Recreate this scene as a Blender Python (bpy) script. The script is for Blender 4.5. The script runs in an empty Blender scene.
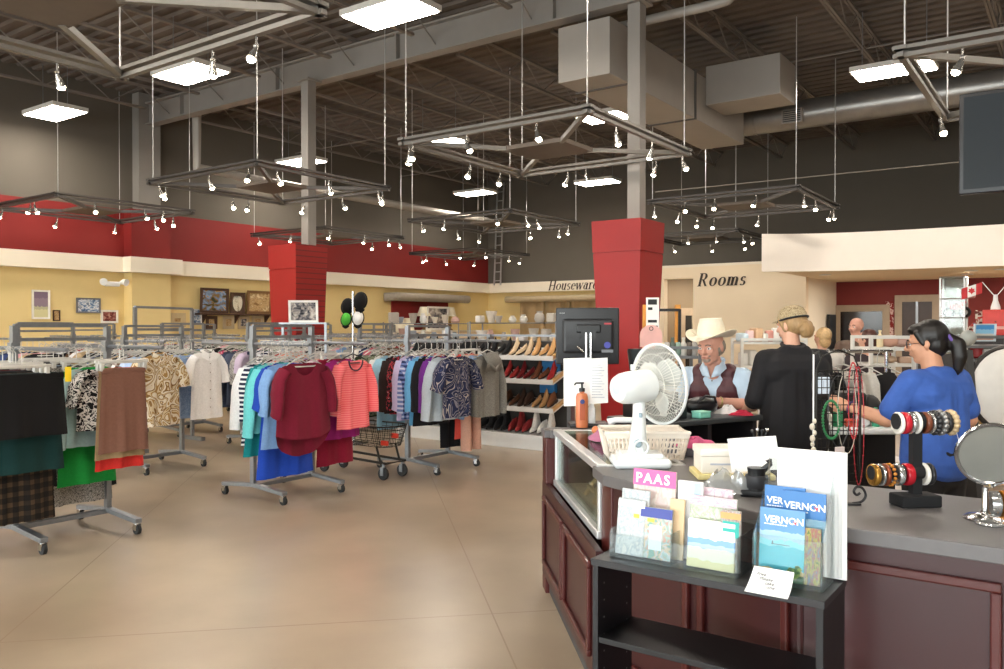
import bpy, math, random
from mathutils import Vector, Matrix, Euler
R = random.Random(7)
scn = bpy.context.scene
COL = scn.collection
PI = math.pi
# ---------------------------------------------------------------- frame of the place
# X runs along the far wall, Y along the left wall; the photographer stands at the origin, eyes at 1.55 m
YAW = math.radians(35.5)
CA, SA = math.cos(YAW), math.sin(YAW)
EYE, F, CX, HY = 1.55, 820.0, 502.0, 327.0
def V(x, y, z=0.0): return Vector((x, y, z))
def C(u, v, z=0.0): return Vector((CA*u - SA*v, SA*u + CA*v, z))           # right / ahead of the photographer
def P(px, py, v): return C((px-CX)/F*v, v, EYE + (HY-py)*v/F)
def G(px, py, z):
    v = (EYE-z)*F/(py-HY); return P(px, py, v)
def onY(px, Y, py=HY):                                                     # ray through px onto the plane Y=const
    k = (px-CX)/F; v = Y/(SA*k+CA); return P(px, py, v)
def onX(px, X, py=HY):
    k = (px-CX)/F; v = X/(CA*k-SA); return P(px, py, v)
# ---------------------------------------------------------------- colours and materials
def lin(c):
    if isinstance(c, str):
        c = c.lstrip('#'); c = c if len(c) == 6 else ''.join(k*2 for k in c); c = [int(c[i:i+2], 16)/255 for i in (0, 2, 4)]
    return tuple(x/12.92 if x <= .04045 else ((x+.055)/1.055)**2.4 for x in c[:3])
def mul(c, k): return tuple(min(1, x*k) for x in c)
MATS = {}
def newmat(name):
    m = bpy.data.materials.new(name); m.use_nodes = True
    nt = m.node_tree; b = nt.nodes['Principled BSDF']
    return m, nt, b
def N(nt, t, **kw):
    n = nt.nodes.new(t)
    for k, v in kw.items():
        if k.startswith('i_'): n.inputs[int(k[2:])].default_value = v
        else: setattr(n, k, v)
    return n
def coords(nt, scale=(1, 1, 1), which='Object'):
    tc = N(nt, 'ShaderNodeTexCoord'); mp = N(nt, 'ShaderNodeMapping')
    nt.links.new(tc.outputs[which], mp.inputs[0]); mp.inputs['Scale'].default_value = scale
    return mp.outputs[0]
def ramp(nt, fac, stops, const=False):
    r = N(nt, 'ShaderNodeValToRGB'); cr = r.color_ramp
    if const: cr.interpolation = 'CONSTANT'
    while len(cr.elements) < len(stops): cr.elements.new(.5)
    for e, (p, c) in zip(cr.elements, stops): e.position = p; e.color = tuple(c)+(1,)
    nt.links.new(fac, r.inputs[0]); return r.outputs[0]
def mat(name, col, rough=.55, metal=0.0, var=.07, scale=9.0, bump=0.0, stretch=(1, 1, 1), coat=0.0):
    if name in MATS: return MATS[name]
    m, nt, b = newmat(name); c = lin(col)
    n = N(nt, 'ShaderNodeTexNoise'); n.inputs['Scale'].default_value = scale; n.inputs['Detail'].default_value = 4
    nt.links.new(coords(nt, stretch), n.inputs['Vector'])
    o = ramp(nt, n.outputs['Fac'], [(.25, mul(c, 1-var)), (.75, mul(c, 1+var))])
    nt.links.new(o, b.inputs['Base Color'])
    b.inputs['Roughness'].default_value = rough; b.inputs['Metallic'].default_value = metal
    b.inputs['Coat Weight'].default_value = coat
    if bump:
        bp = N(nt, 'ShaderNodeBump'); bp.inputs['Strength'].default_value = bump; bp.inputs['Distance'].default_value = .01
        nt.links.new(n.outputs['Fac'], bp.inputs['Height']); nt.links.new(bp.outputs[0], b.inputs['Normal'])
    MATS[name] = m; return m
def emit(name, col, strength):
    if name in MATS: return MATS[name]
    m, nt, b = newmat(name)
    b.inputs['Base Color'].default_value = lin(col)+(1,); b.inputs['Emission Color'].default_value = lin(col)+(1,)
    b.inputs['Emission Strength'].default_value = strength; MATS[name] = m; return m
def glass(name, tint='#ffffff', refl=.12, haze=0.0):
    if name in MATS: return MATS[name]
    m, nt, b = newmat(name)
    t = N(nt, 'ShaderNodeBsdfTransparent'); t.inputs[0].default_value = lin(tint)+(1,)
    g = N(nt, 'ShaderNodeBsdfGlossy'); g.inputs['Roughness'].default_value = .05
    d = N(nt, 'ShaderNodeBsdfDiffuse'); d.inputs[0].default_value = lin('#e8eef2')+(1,)
    lw = N(nt, 'ShaderNodeLayerWeight'); lw.inputs[0].default_value = .25
    mt = N(nt, 'ShaderNodeMath', operation='MULTIPLY_ADD'); mt.inputs[1].default_value = .5; mt.inputs[2].default_value = refl*.4
    nt.links.new(lw.outputs['Fresnel'], mt.inputs[0])
    mx = N(nt, 'ShaderNodeMixShader'); nt.links.new(mt.outputs[0], mx.inputs[0])
    nt.links.new(t.outputs[0], mx.inputs[1]); nt.links.new(g.outputs[0], mx.inputs[2])
    mh = N(nt, 'ShaderNodeMixShader'); mh.inputs[0].default_value = haze
    nt.links.new(mx.outputs[0], mh.inputs[1]); nt.links.new(d.outputs[0], mh.inputs[2])
    nt.links.new(mh.outputs[0], nt.nodes['Material Output'].inputs[0]); MATS[name] = m; return m
def pattern(name, kind, cols, scale=10.0, rough=.85, which='Object'):
    """printed cloth and paper: stripes, plaid, blotches, leaves, dots, picture"""
    if name in MATS: return MATS[name]
    m, nt, b = newmat(name); cs = [lin(c) for c in cols]
    if name.startswith('pack_'): cs = [mul(c, .74) for c in cs]
    co = coords(nt, which=which); b.inputs['Roughness'].default_value = rough
    b.inputs['Specular IOR Level'].default_value = .25
    L = nt.links.new
    if kind in ('stripes', 'plaid', 'vstripes'):
        sx = N(nt, 'ShaderNodeSeparateXYZ'); L(co, sx.inputs[0])
        def wave(out, s, thr):
            a = N(nt, 'ShaderNodeMath', operation='MULTIPLY'); a.inputs[1].default_value = s; L(out, a.inputs[0])
            f = N(nt, 'ShaderNodeMath', operation='FRACT'); L(a.outputs[0], f.inputs[0])
            g = N(nt, 'ShaderNodeMath', operation='GREATER_THAN'); g.inputs[1].default_value = thr; L(f.outputs[0], g.inputs[0]); return g.outputs[0]
        o1 = wave(sx.outputs['X' if kind == 'vstripes' else 'Z'], scale, .55)
        if kind == 'plaid':
            o2 = wave(sx.outputs['X'], scale, .55)
            ad = N(nt, 'ShaderNodeMath', operation='ADD'); L(o1, ad.inputs[0]); L(o2, ad.inputs[1])
            hf = N(nt, 'ShaderNodeMath', operation='MULTIPLY'); hf.inputs[1].default_value = .5; L(ad.outputs[0], hf.inputs[0]); o1 = hf.outputs[0]
        out = ramp(nt, o1, [(i/max(1, len(cs)-1), c) for i, c in enumerate(cs)])
    elif kind == 'dots':
        vo = N(nt, 'ShaderNodeTexVoronoi'); vo.inputs['Scale'].default_value = scale; L(co, vo.inputs['Vector'])
        out = ramp(nt, vo.outputs['Distance'], [(0, cs[1]), (.28, cs[0])], True)
    elif kind == 'leaves':
        w = N(nt, 'ShaderNodeTexNoise'); w.inputs['Scale'].default_value = scale*.55; w.inputs['Detail'].default_value = 1; w.inputs['Distortion'].default_value = 1.2
        L(co, w.inputs['Vector'])
        s = N(nt, 'ShaderNodeMath', operation='MULTIPLY'); s.inputs[1].default_value = 6; L(w.outputs['Fac'], s.inputs[0])
        f = N(nt, 'ShaderNodeMath', operation='FRACT'); L(s.outputs[0], f.inputs[0])
        out = ramp(nt, f.outputs[0], [(i/len(cs), c) for i, c in enumerate(cs)], True)
    else:                                   # blotches / picture
        n = N(nt, 'ShaderNodeTexNoise'); n.inputs['Scale'].default_value = scale; n.inputs['Detail'].default_value = 3; n.inputs['Distortion'].default_value = .6
        L(co, n.inputs['Vector'])
        k = len(cs); lo, hi = .34, .66
        out = ramp(nt, n.outputs['Fac'], [(lo+(hi-lo)*i/max(1, k-1), c) for i, c in enumerate(cs)], kind == 'blotch')
    L(out, b.inputs['Base Color']); MATS[name] = m; return m
def bands(name, stops, axis='Z', noise=0.0, rough=.5):
    """printed picture made of flat bands (sky, water, sand ...) in the picture's own generated space"""
    if name in MATS: return MATS[name]
    m, nt, b = newmat(name); L = nt.links.new
    tc = N(nt, 'ShaderNodeTexCoord'); sx = N(nt, 'ShaderNodeSeparateXYZ'); L(tc.outputs['Generated'], sx.inputs[0])
    n = N(nt, 'ShaderNodeTexNoise'); n.inputs['Scale'].default_value = 6; L(tc.outputs['Generated'], n.inputs['Vector'])
    a = N(nt, 'ShaderNodeMath', operation='MULTIPLY_ADD'); a.inputs[1].default_value = noise; L(n.outputs['Fac'], a.inputs[0]); L(sx.outputs[axis], a.inputs[2])
    s = N(nt, 'ShaderNodeMath', operation='SUBTRACT'); s.inputs[1].default_value = noise*.5; L(a.outputs[0], s.inputs[0])
    L(ramp(nt, s.outputs[0], [(p, lin(c)) for p, c in stops], True), b.inputs['Base Color'])
    b.inputs['Roughness'].default_value = rough; MATS[name] = m; return m
def cloth_mat():
    m, nt, b = newmat('cloth'); L = nt.links.new
    oi = N(nt, 'ShaderNodeObjectInfo'); n = N(nt, 'ShaderNodeTexNoise'); n.inputs['Scale'].default_value = 60; n.inputs['Detail'].default_value = 3
    L(coords(nt), n.inputs['Vector'])
    g = ramp(nt, n.outputs['Fac'], [(.3, (.88,)*3), (.7, (1.0,)*3)])
    mx = N(nt, 'ShaderNodeMix', data_type='RGBA', blend_type='MULTIPLY'); mx.inputs[0].default_value = 1
    L(oi.outputs['Color'], mx.inputs[6]); L(g, mx.inputs[7]); L(mx.outputs[2], b.inputs['Base Color'])
    b.inputs['Roughness'].default_value = .85; b.inputs['Specular IOR Level'].default_value = .25
    b.inputs['Sheen Weight'].default_value = .04
    MATS['cloth'] = m; return m
CLOTH = cloth_mat()
# ---------------------------------------------------------------- mesh builder
def frame_of(d):
    d = d.normalized(); a = Vector((0, 0, 1)) if abs(d.z) < .9 else Vector((1, 0, 0))
    x = d.cross(a).normalized(); return x, x.cross(d).normalized() * -1
class MB:
    def __init__(s): s.v = []; s.f = []; s.mi = []; s.cur = 0
    def add(s, vs, fs, M=None):
        b = len(s.v); s.v += [(M @ Vector(p)) if M else Vector(p) for p in vs]
        s.f += [tuple(i+b for i in f) for f in fs]; s.mi += [s.cur]*len(fs); return s
    def box(s, c, d, M=None, rz=0.0):
        x, y, z = (k/2 for k in d)
        vs = [(-x,-y,-z),(x,-y,-z),(x,y,-z),(-x,y,-z),(-x,-y,z),(x,-y,z),(x,y,z),(-x,y,z)]
        T = Matrix.Translation(Vector(c)) @ Matrix.Rotation(rz, 4, 'Z')
        if M: T = M @ T
        return s.add(vs, [(0,3,2,1),(4,5,6,7),(0,1,5,4),(1,2,6,5),(2,3,7,6),(3,0,4,7)], T)
    def bb(s, x0, y0, z0, x1, y1, z1): return s.box(((x0+x1)/2, (y0+y1)/2, (z0+z1)/2), (abs(x1-x0), abs(y1-y0), abs(z1-z0)))
    def rbox(s, c, d, r=.01, M=None, n=3):
        """box with its vertical edges and top rounded: stacked inset outlines"""
        x, y, z = d[0]/2, d[1]/2, d[2]; r = min(r, x*.99, y*.99, z*.49)
        def outline(ins):
            o = []
            rr = max(r-ins, .0005)
            for (cx, cy, a0) in ((x-r, y-r, 0), (-x+r, y-r, PI/2), (-x+r, -y+r, PI), (x-r, -y+r, 1.5*PI)):
                for k in range(n+1):
                    a = a0 + PI/2*k/n; o.append((cx+rr*math.cos(a), cy+rr*math.sin(a)))
            return o
        lv = []
        for k in range(n+1):
            a = PI/2*k/n; lv.append((r*(1-math.sin(a)) , r*(1-math.cos(a))))
        rings = [(i, -z/2+h) for i, h in lv[0:]]
        rings = [(r*(1-math.sin(PI/2*k/n)), -z/2+r*(1-math.cos(PI/2*k/n))) for k in range(n+1)]
        rings += [(i, -h) for i, h in reversed(rings)]
        vs, fs = [], []; m = 4*(n+1)
        for ins, h in rings: vs += [(a, b, h) for a, b in outline(ins)]
        for j in range(len(rings)-1):
            for i in range(m): fs.append((j*m+i, j*m+(i+1) % m, (j+1)*m+(i+1) % m, (j+1)*m+i))
        fs.append(tuple(reversed(range(m)))); fs.append(tuple((len(rings)-1)*m+i for i in range(m)))
        T = Matrix.Translation(Vector(c));  T = M @ T if M else T
        return s.add(vs, fs, T)
    def tube(s, pts, r, n=8, closed=False, cap=True, ry=None):
        pts = [Vector(p) for p in pts]; k = len(pts)
        rs = r if isinstance(r, (list, tuple)) else [r]*k
        vs, fs = [], []
        d0 = (pts[1]-pts[0]); x, y = frame_of(d0)
        for i, p in enumerate(pts):
            if closed: d = pts[(i+1) % k]-pts[i-1]
            else: d = pts[min(i+1, k-1)]-pts[max(i-1, 0)]
            if d.length < 1e-9: d = d0
            d = d.normalized(); x = (x - d*x.dot(d)); x = x.normalized() if x.length > 1e-6 else frame_of(d)[0]; y = d.cross(x)
            for j in range(n):
                a = 2*PI*j/n; vs.append(p + x*rs[i]*math.cos(a) + y*(ry[i] if ry else rs[i])*math.sin(a))
        for i in range(k if closed else k-1):
            q = (i+1) % k
            for j in range(n): fs.append((i*n+j, i*n+(j+1) % n, q*n+(j+1) % n, q*n+j))
        if cap and not closed: fs.append(tuple(reversed(range(n)))); fs.append(tuple((k-1)*n+j for j in range(n)))
        return s.add(vs, fs)
    def bar(s, a, b, w, h):
        """rectangular bar from a to b, w wide (level) and h tall"""
        a, b = Vector(a), Vector(b); d = (b-a).normalized()
        x = d.cross(Vector((0, 0, 1))); x = x.normalized() if x.length > 1e-4 else Vector((1, 0, 0)); y = x.cross(d)
        vs = [p + x*sx*w/2 + y*sy*h/2 for p in (a, b) for sx, sy in ((-1,-1),(1,-1),(1,1),(-1,1))]
        return s.add(vs, [(0,1,2,3),(7,6,5,4),(0,4,5,1),(1,5,6,2),(2,6,7,3),(3,7,4,0)])
    def lathe(s, prof, n=20, M=None, sx=1.0, sy=1.0):
        vs, fs = [], []; k = len(prof)
        for r, z in prof:
            for j in range(n): a = 2*PI*j/n; vs.append((sx*r*math.cos(a), sy*r*math.sin(a), z))
        for i in range(k-1):
            for j in range(n): fs.append((i*n+j, i*n+(j+1) % n, (i+1)*n+(j+1) % n, (i+1)*n+j))
        if prof[0][0] > 1e-5: fs.append(tuple(reversed(range(n))))
        if prof[-1][0] > 1e-5: fs.append(tuple((k-1)*n+j for j in range(n)))
        return s.add(vs, fs, M)
    def prism(s, poly, z0, z1, M=None):
        n = len(poly); vs = [(x, y, z0) for x, y in poly]+[(x, y, z1) for x, y in poly]
        fs = [tuple(reversed(range(n))), tuple(range(n, 2*n))]+[(i, (i+1) % n, n+(i+1) % n, n+i) for i in range(n)]
        return s.add(vs, fs, M)
    def grid(s, fn, nu, nv, M=None):
        vs = [fn(i/nu, j/nv) for j in range(nv+1) for i in range(nu+1)]
        fs = [(j*(nu+1)+i, j*(nu+1)+i+1, (j+1)*(nu+1)+i+1, (j+1)*(nu+1)+i) for j in range(nv) for i in range(nu)]
        return s.add(vs, fs, M)
    def sphere(s, c, r, n=10, sc=(1, 1, 1), M=None):
        prof = [(max(1e-6, r*math.sin(PI*k/n)), -r*math.cos(PI*k/n)) for k in range(n+1)]
        T = Matrix.Translation(Vector(c)) @ Matrix.Diagonal((sc[0], sc[1], sc[2], 1)); T = M @ T if M else T
        return s.lathe(prof, max(8, int(n*1.4)), T)
    def torus(s, c, Rr, r, n=24, m=8, M=None, sx=1, sy=1):
        pts = [Vector(c)+Vector((sx*Rr*math.cos(2*PI*i/n), sy*Rr*math.sin(2*PI*i/n), 0)) for i in range(n)]
        if M: pts = [M @ p for p in pts]
        return s.tube(pts, r, m, closed=True)
    def capsule(s, a, b, r0, r1, n=12):
        """tapered rounded limb (for bodies that are remeshed into one surface)"""
        a, b = Vector(a), Vector(b); d = b-a; L = max(d.length, 1e-5); d = d/L
        q = Vector((0, 0, 1)).rotation_difference(d).to_matrix().to_4x4()
        prof = [(max(1e-5, r0*math.sin(PI/2*k/5)), -r0*math.cos(PI/2*k/5)) for k in range(6)]
        prof += [(max(1e-5, r1*math.cos(PI/2*k/5)), L+r1*math.sin(PI/2*k/5)) for k in range(6)]
        return s.lathe(prof, n, Matrix.Translation(a) @ q)
    def build(s, name, m=None, parent=None, smooth=True, origin='base', bevel=0.0, local=False, angle=40):
        me = bpy.data.meshes.new(name)
        if local: off = Vector()
        elif parent is not None: off = None
        else:
            xs = [p.x for p in s.v]; ys = [p.y for p in s.v]; zs = [p.z for p in s.v]
            off = Vector(((min(xs)+max(xs))/2, (min(ys)+max(ys))/2, min(zs)))
        if off is None:
            W = wmat(parent).inverted(); vs = [W @ p for p in s.v]
            if isinstance(origin, Vector): o0 = W @ origin
            else:
                o0 = sum(vs, Vector())/max(1, len(vs))
            vs = [p-o0 for p in vs]
        else: vs = [p-off for p in s.v]; o0 = off
        me.from_pydata(vs, [], s.f); me.validate()
        o = bpy.data.objects.new(name, me); COL.objects.link(o); o.location = o0; o.parent = parent
        ms = m if isinstance(m, (list, tuple)) else [m]
        for x in ms:
            if x: me.materials.append(x)
        if len(ms) > 1:
            for p, i in zip(me.polygons, s.mi): p.material_index = i
        if smooth:
            me.shade_smooth(); me.set_sharp_from_angle(angle=math.radians(angle))
        if bevel:
            b = o.modifiers.new('edge', 'BEVEL'); b.width = bevel; b.segments = 2; b.limit_method = 'ANGLE'; b.angle_limit = math.radians(50)
        return o
def wmat(o):
    m = Matrix.Translation(o.location) @ o.rotation_euler.to_matrix().to_4x4() @ Matrix.Diagonal(tuple(o.scale)+(1,))
    return wmat(o.parent) @ m if o.parent else m
def tag(o, label=None, cat=None, group=None, kind=None):
    if label: o['label'] = label
    if cat: o['category'] = cat
    if group: o['group'] = group
    if kind: o['kind'] = kind
    return o
def thing(name, label, cat, loc=(0, 0, 0), rz=0.0, group=None):
    o = bpy.data.objects.new(name, None); COL.objects.link(o); o.empty_display_size = .05
    o.location = loc; o.rotation_euler = (0, 0, rz)
    return tag(o, label, cat, group)
KIDS = {}
def copy_tree(o, parent=None):
    c = o.copy(); COL.objects.link(c); c.parent = parent
    for ch in list(o.children): copy_tree(ch, c)
    return c
def struct(name, mb, m, bevel=0.0, smooth=False): return tag(mb.build(name, m, None, smooth, bevel=bevel), kind='structure')
def paint(o, col):
    o.color = tuple(lin(col))+(1,)
    return o
def lettering(name, body, size, M, m, parent=None, shear=0.0, bold=0.0, ext=.001, align='LEFT', spacing=1.0):
    cu = bpy.data.curves.new(name, 'FONT'); cu.body = body; cu.size = size; cu.shear = shear; cu.offset = bold; cu.extrude = ext
    cu.align_x = align; cu.space_character = spacing; cu.resolution_u = 3
    cu.materials.append(m)
    tmp = bpy.data.objects.new('tmp_text', cu); COL.objects.link(tmp)
    me = bpy.data.meshes.new_from_object(tmp.evaluated_get(bpy.context.evaluated_depsgraph_get())); me.name = name
    bpy.data.objects.remove(tmp); bpy.data.curves.remove(cu)
    if not me.materials: me.materials.append(m)
    o = bpy.data.objects.new(name, me); COL.objects.link(o)
    if parent is not None: M = wmat(parent).inverted() @ M
    o.parent = parent; o.matrix_basis = M
    return o
def frame3(o, x, z):
    """matrix with local X along x, local Y along z (up of lettering), at o"""
    x = Vector(x).normalized(); z = Vector(z); z = (z - x*z.dot(x)).normalized(); y = x.cross(z)
    return Matrix(((x.x, z.x, y.x, o[0]), (x.y, z.y, y.y, o[1]), (x.z, z.z, y.z, o[2]), (0, 0, 0, 1)))
def M3(loc, rz=0.0, rx=0.0, ry=0.0):
    return Matrix.Translation(Vector(loc)) @ Matrix.Rotation(rz, 4, 'Z') @ Matrix.Rotation(ry, 4, 'Y') @ Matrix.Rotation(rx, 4, 'X')
# hand-cut serif italic capitals and small letters for the wall signs
def serif_word(name, word, h, M, m, parent, shear=.26, wt=1.0, depth=.012, gap=.10):
    mb = MB(); TH, TN = .17*wt, .055*wt
    def poly(pts): mb.prism([(x+shear*y, y) for x, y in pts], 0, depth/h)
    def stem(x, y0, y1, w=TH): poly([(x-w/2, y0), (x+w/2, y0), (x+w/2, y1), (x-w/2, y1)])
    def ser(x, y, w=.30, t=.05): poly([(x-w/2, y), (x+w/2, y), (x+w/2, y+t), (x-w/2, y+t)])
    def arc(cx, cy, rx, ry, a0, a1, th=TH, tn=TN, n=26):
        for k in range(n):
            q = []
            for a, s in ((a0+(a1-a0)*k/n, 1), (a0+(a1-a0)*(k+1)/n, 1), (a0+(a1-a0)*(k+1)/n, -1), (a0+(a1-a0)*k/n, -1)):
                w = (tn+(th-tn)*abs(math.cos(a))**1.5)/2*s; q.append((cx0[0]+cx+(rx+w)*math.cos(a), cy+(ry+w*.8)*math.sin(a)))
            mb.prism([(x+shear*y, y) for x, y in q], 0, depth/h)
    cx0 = [0.0]
    def S(x, *r): stem(cx0[0]+x, *r)
    def E(x, *r): ser(cx0[0]+x, *r)
    for ch in word:
        if ch == 'R': S(.16, 0, 1); E(.16, 0); E(.13, .95, .24); arc(.34, .74, .21, .235, -PI/2, PI/2); poly([(cx0[0]+.16, .95), (cx0[0]+.36, .95), (cx0[0]+.36, 1), (cx0[0]+.16, 1)]); poly([(cx0[0]+.16, .48), (cx0[0]+.36, .48), (cx0[0]+.36, .53), (cx0[0]+.16, .53)]); poly([(cx0[0]+.28, .5), (cx0[0]+.45, .5), (cx0[0]+.72, .04), (cx0[0]+.80, 0), (cx0[0]+.60, 0)]); w = .78
        elif ch == 'H': S(.16, 0, 1); S(.68, 0, 1); [E(x, y) for x in (.16, .68) for y in (0, .95)]; poly([(cx0[0]+.16, .47), (cx0[0]+.68, .47), (cx0[0]+.68, .53), (cx0[0]+.16, .53)]); w = .84
        elif ch == 'o': arc(.28, .33, .21, .31, 0, 2*PI); w = .56
        elif ch in 'mn':
            S(.12, 0, .66); E(.12, 0, .26); E(.06, .61, .14)
            for k in range(2 if ch == 'm' else 1): arc(.26+.31*k, .42, .15, .22, 0, PI); S(.41+.31*k, 0, .44); E(.41+.31*k, 0, .26)
            w = .86 if ch == 'm' else .55
        elif ch == 'u': S(.12, .2, .66); E(.06, .61, .16); arc(.27, .24, .15, .22, PI, 2*PI); S(.44, 0, .66); E(.40, .61, .16); E(.50, 0, .14); w = .58
        elif ch == 's': arc(.21, .48, .13, .16, .15*PI, 1.5*PI, TH*.8); arc(.21, .17, .14, .16, -.85*PI, .5*PI, TH*.8); w = .42
        elif ch == 'e': arc(.26, .33, .19, .31, .02*PI, 1.75*PI); poly([(cx0[0]+.10, .35), (cx0[0]+.45, .35), (cx0[0]+.45, .40), (cx0[0]+.10, .40)]); w = .50
        elif ch == 'w':
            for a, b, t in ((.04, .22, TH), (.22, .40, TN), (.38, .56, TH), (.56, .74, TN)): up = t == TN; poly([(cx0[0]+(a if up else b)-t/2, 0), (cx0[0]+(a if up else b)+t/2, 0), (cx0[0]+(b if up else a)+t/2, .66), (cx0[0]+(b if up else a)-t/2, .66)])
            E(.04, .61, .22); E(.74, .61, .18); w = .80
        elif ch == 'a': arc(.23, .26, .15, .24, 0, 2*PI); S(.40, .0, .62); E(.47, 0, .12); arc(.24, .50, .15, .15, .05*PI, .85*PI); w = .54
        elif ch == 'r': S(.12, 0, .66); E(.12, 0, .26); E(.06, .61, .14); arc(.28, .47, .14, .17, .2*PI, PI); w = .40
        cx0[0] += w+gap
    mb.v = [p*h for p in mb.v]; mb.v = [M @ p for p in mb.v]
    return mb.build(name, m, parent, smooth=False)
# common materials
STEEL = mat('rack_steel', '#8d9094', .38, .75, .08, 30)
CHROME = mat('chrome', '#c8c8c8', .18, 1.0, .03)
BLACKP = mat('black_plastic', '#17181b', .4, 0, .15)
WHITEP = mat('white_plastic', '#e9ebea', .35, 0, .02)
RUBBER = mat('dark_rubber', '#242424', .7)
PAPER = mat('white_paper', '#f4f4f1', .8, 0, .01)
WOODD = mat('dark_wood', '#4a3020', .5, 0, .2, 8, stretch=(1, 1, 8))
GOLDF = mat('gilt_wood', '#8c6a35', .45, .2, .15)
ALUM = mat('aluminium', '#d4d4d2', .35, .6, .03)
DAY, EXPO = 260.0, 0.85
# ================================================================ the room
XL, YF, ZC = -16.7, 22.6, 6.55
def floor_mat():
    m, nt, b = newmat('polished_concrete'); L = nt.links.new
    co = coords(nt)
    n1 = N(nt, 'ShaderNodeTexNoise'); n1.inputs['Scale'].default_value = .55; n1.inputs['Detail'].default_value = 2.5; L(co, n1.inputs['Vector'])
    n2 = N(nt, 'ShaderNodeTexNoise'); n2.inputs['Scale'].default_value = 2.6; n2.inputs['Detail'].default_value = 3; L(co, n2.inputs['Vector'])
    c1 = ramp(nt, n1.outputs['Fac'], [(.28, lin('#907d68')), (.72, lin('#b8a68e'))])
    c2 = ramp(nt, n2.outputs['Fac'], [(.25, (.86,)*3), (.75, (1.0,)*3)])
    mx = N(nt, 'ShaderNodeMix', data_type='RGBA', blend_type='MULTIPLY'); mx.inputs[0].default_value = 1
    L(c1, mx.inputs[6]); L(c2, mx.inputs[7])
    # saw-cut joints every 3.05 m, along both directions
    rt = N(nt, 'ShaderNodeVectorRotate', rotation_type='Z_AXIS'); rt.inputs['Angle'].default_value = -PI/4; L(co, rt.inputs['Vector'])
    sx = N(nt, 'ShaderNodeSeparateXYZ'); L(rt.outputs[0], sx.inputs[0])
    def line(out, off, per):
        a = N(nt, 'ShaderNodeMath', operation='ADD'); a.inputs[1].default_value = off; L(out, a.inputs[0])
        w = N(nt, 'ShaderNodeMath', operation='PINGPONG'); w.inputs[1].default_value = per/2; L(a.outputs[0], w.inputs[0])
        g = N(nt, 'ShaderNodeMath', operation='LESS_THAN'); g.inputs[1].default_value = .004; L(w.outputs[0], g.inputs[0]); return g.outputs[0]
    mxl = N(nt, 'ShaderNodeMath', operation='MAXIMUM'); L(line(sx.outputs['X'], -.677, 2.454), mxl.inputs[0]); L(line(sx.outputs['Y'], -4.367, 4.9), mxl.inputs[1])
    m2 = N(nt, 'ShaderNodeMix', data_type='RGBA'); L(mxl.outputs[0], m2.inputs[0]); L(mx.outputs[2], m2.inputs[6]); m2.inputs[7].default_value = lin('#86705a')+(1,)
    L(m2.outputs[2], b.inputs['Base Color'])
    b.inputs['Roughness'].default_value = .31
    b.inputs['Specular IOR Level'].default_value = .5; b.inputs['Coat Weight'].default_value = .12; b.inputs['Coat Roughness'].default_value = .22
    return m
o = MB().bb(-18, -6.2, -.1, 9.2, 24, 0).build('floor', floor_mat(), None, False, local=True); tag(o, kind='structure')
GREYW = mat('grey_wall_paint', '#615b52', .85, 0, .03, 2)
REDW = mat('red_wall_paint', '#801a17', .7, 0, .04, 2)
YELW = mat('yellow_wall_paint', '#e3cb8f', .8, 0, .03, 2)
CREAM = mat('cream_wall_paint', '#ece2cf', .8, 0, .02, 2)
BEIGE = mat('beige_wall_paint', '#ecdabd', .8, 0, .02, 2)
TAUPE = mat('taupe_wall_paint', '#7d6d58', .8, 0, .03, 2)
MAROON = mat('maroon_wall_paint', '#74231f', .75, 0, .04, 2)
DARKC = mat('dark_ceiling_steel', '#5a524c', .75, 0, .08, 3)
BEAMM = mat('beam_grey_paint', '#8f8a84', .6, 0, .05, 3)
# left wall: yellow below, white band, red, grey
w = MB(); w.bb(XL-.3, -6.2, 0, XL, YF+.3, 2.75); struct('wall_left_lower', w, YELW)
w = MB(); w.bb(XL-.3, -6.2, 2.75, XL, YF+.3, 4.05); struct('wall_left_red', w, REDW)
w = MB(); w.bb(XL-.3, -6.2, 4.05, XL, YF+.3, ZC+.3); struct('wall_left_upper', w, GREYW)
w = MB(); w.bb(XL, -6.0, 2.70, XL+.22, YF, 3.02); w.bb(XL, 9.4, 2.70, XL+.52, 10.6, 3.02); struct('trim_1', w, CREAM)
w = MB(); w.bb(XL, 9.55, 0, XL+.3, 10.45, 2.70); struct('wall_left_pier', w, YELW)
w = MB(); w.bb(XL, 9.55, 3.02, XL+.3, 10.45, 4.05); struct('wall_left_pier_red', w, REDW)
w = MB(); w.bb(XL, 9.75, 4.05, XL+.25, 10.25, ZC); struct('column_steel_wall', w, BEAMM)
# far wall
w = MB(); w.bb(XL, YF, 0, 9.2, YF+.3, 2.75); struct('wall_far_lower', w, YELW)
w = MB(); w.bb(XL, YF, 2.75, 9.2, YF+.3, ZC+.3); struct('wall_far_upper', w, GREYW)
w = MB(); w.bb(XL+.22, YF-.22, 2.70, -10.35, YF, 3.02); struct('trim_2', w, CREAM)
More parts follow.
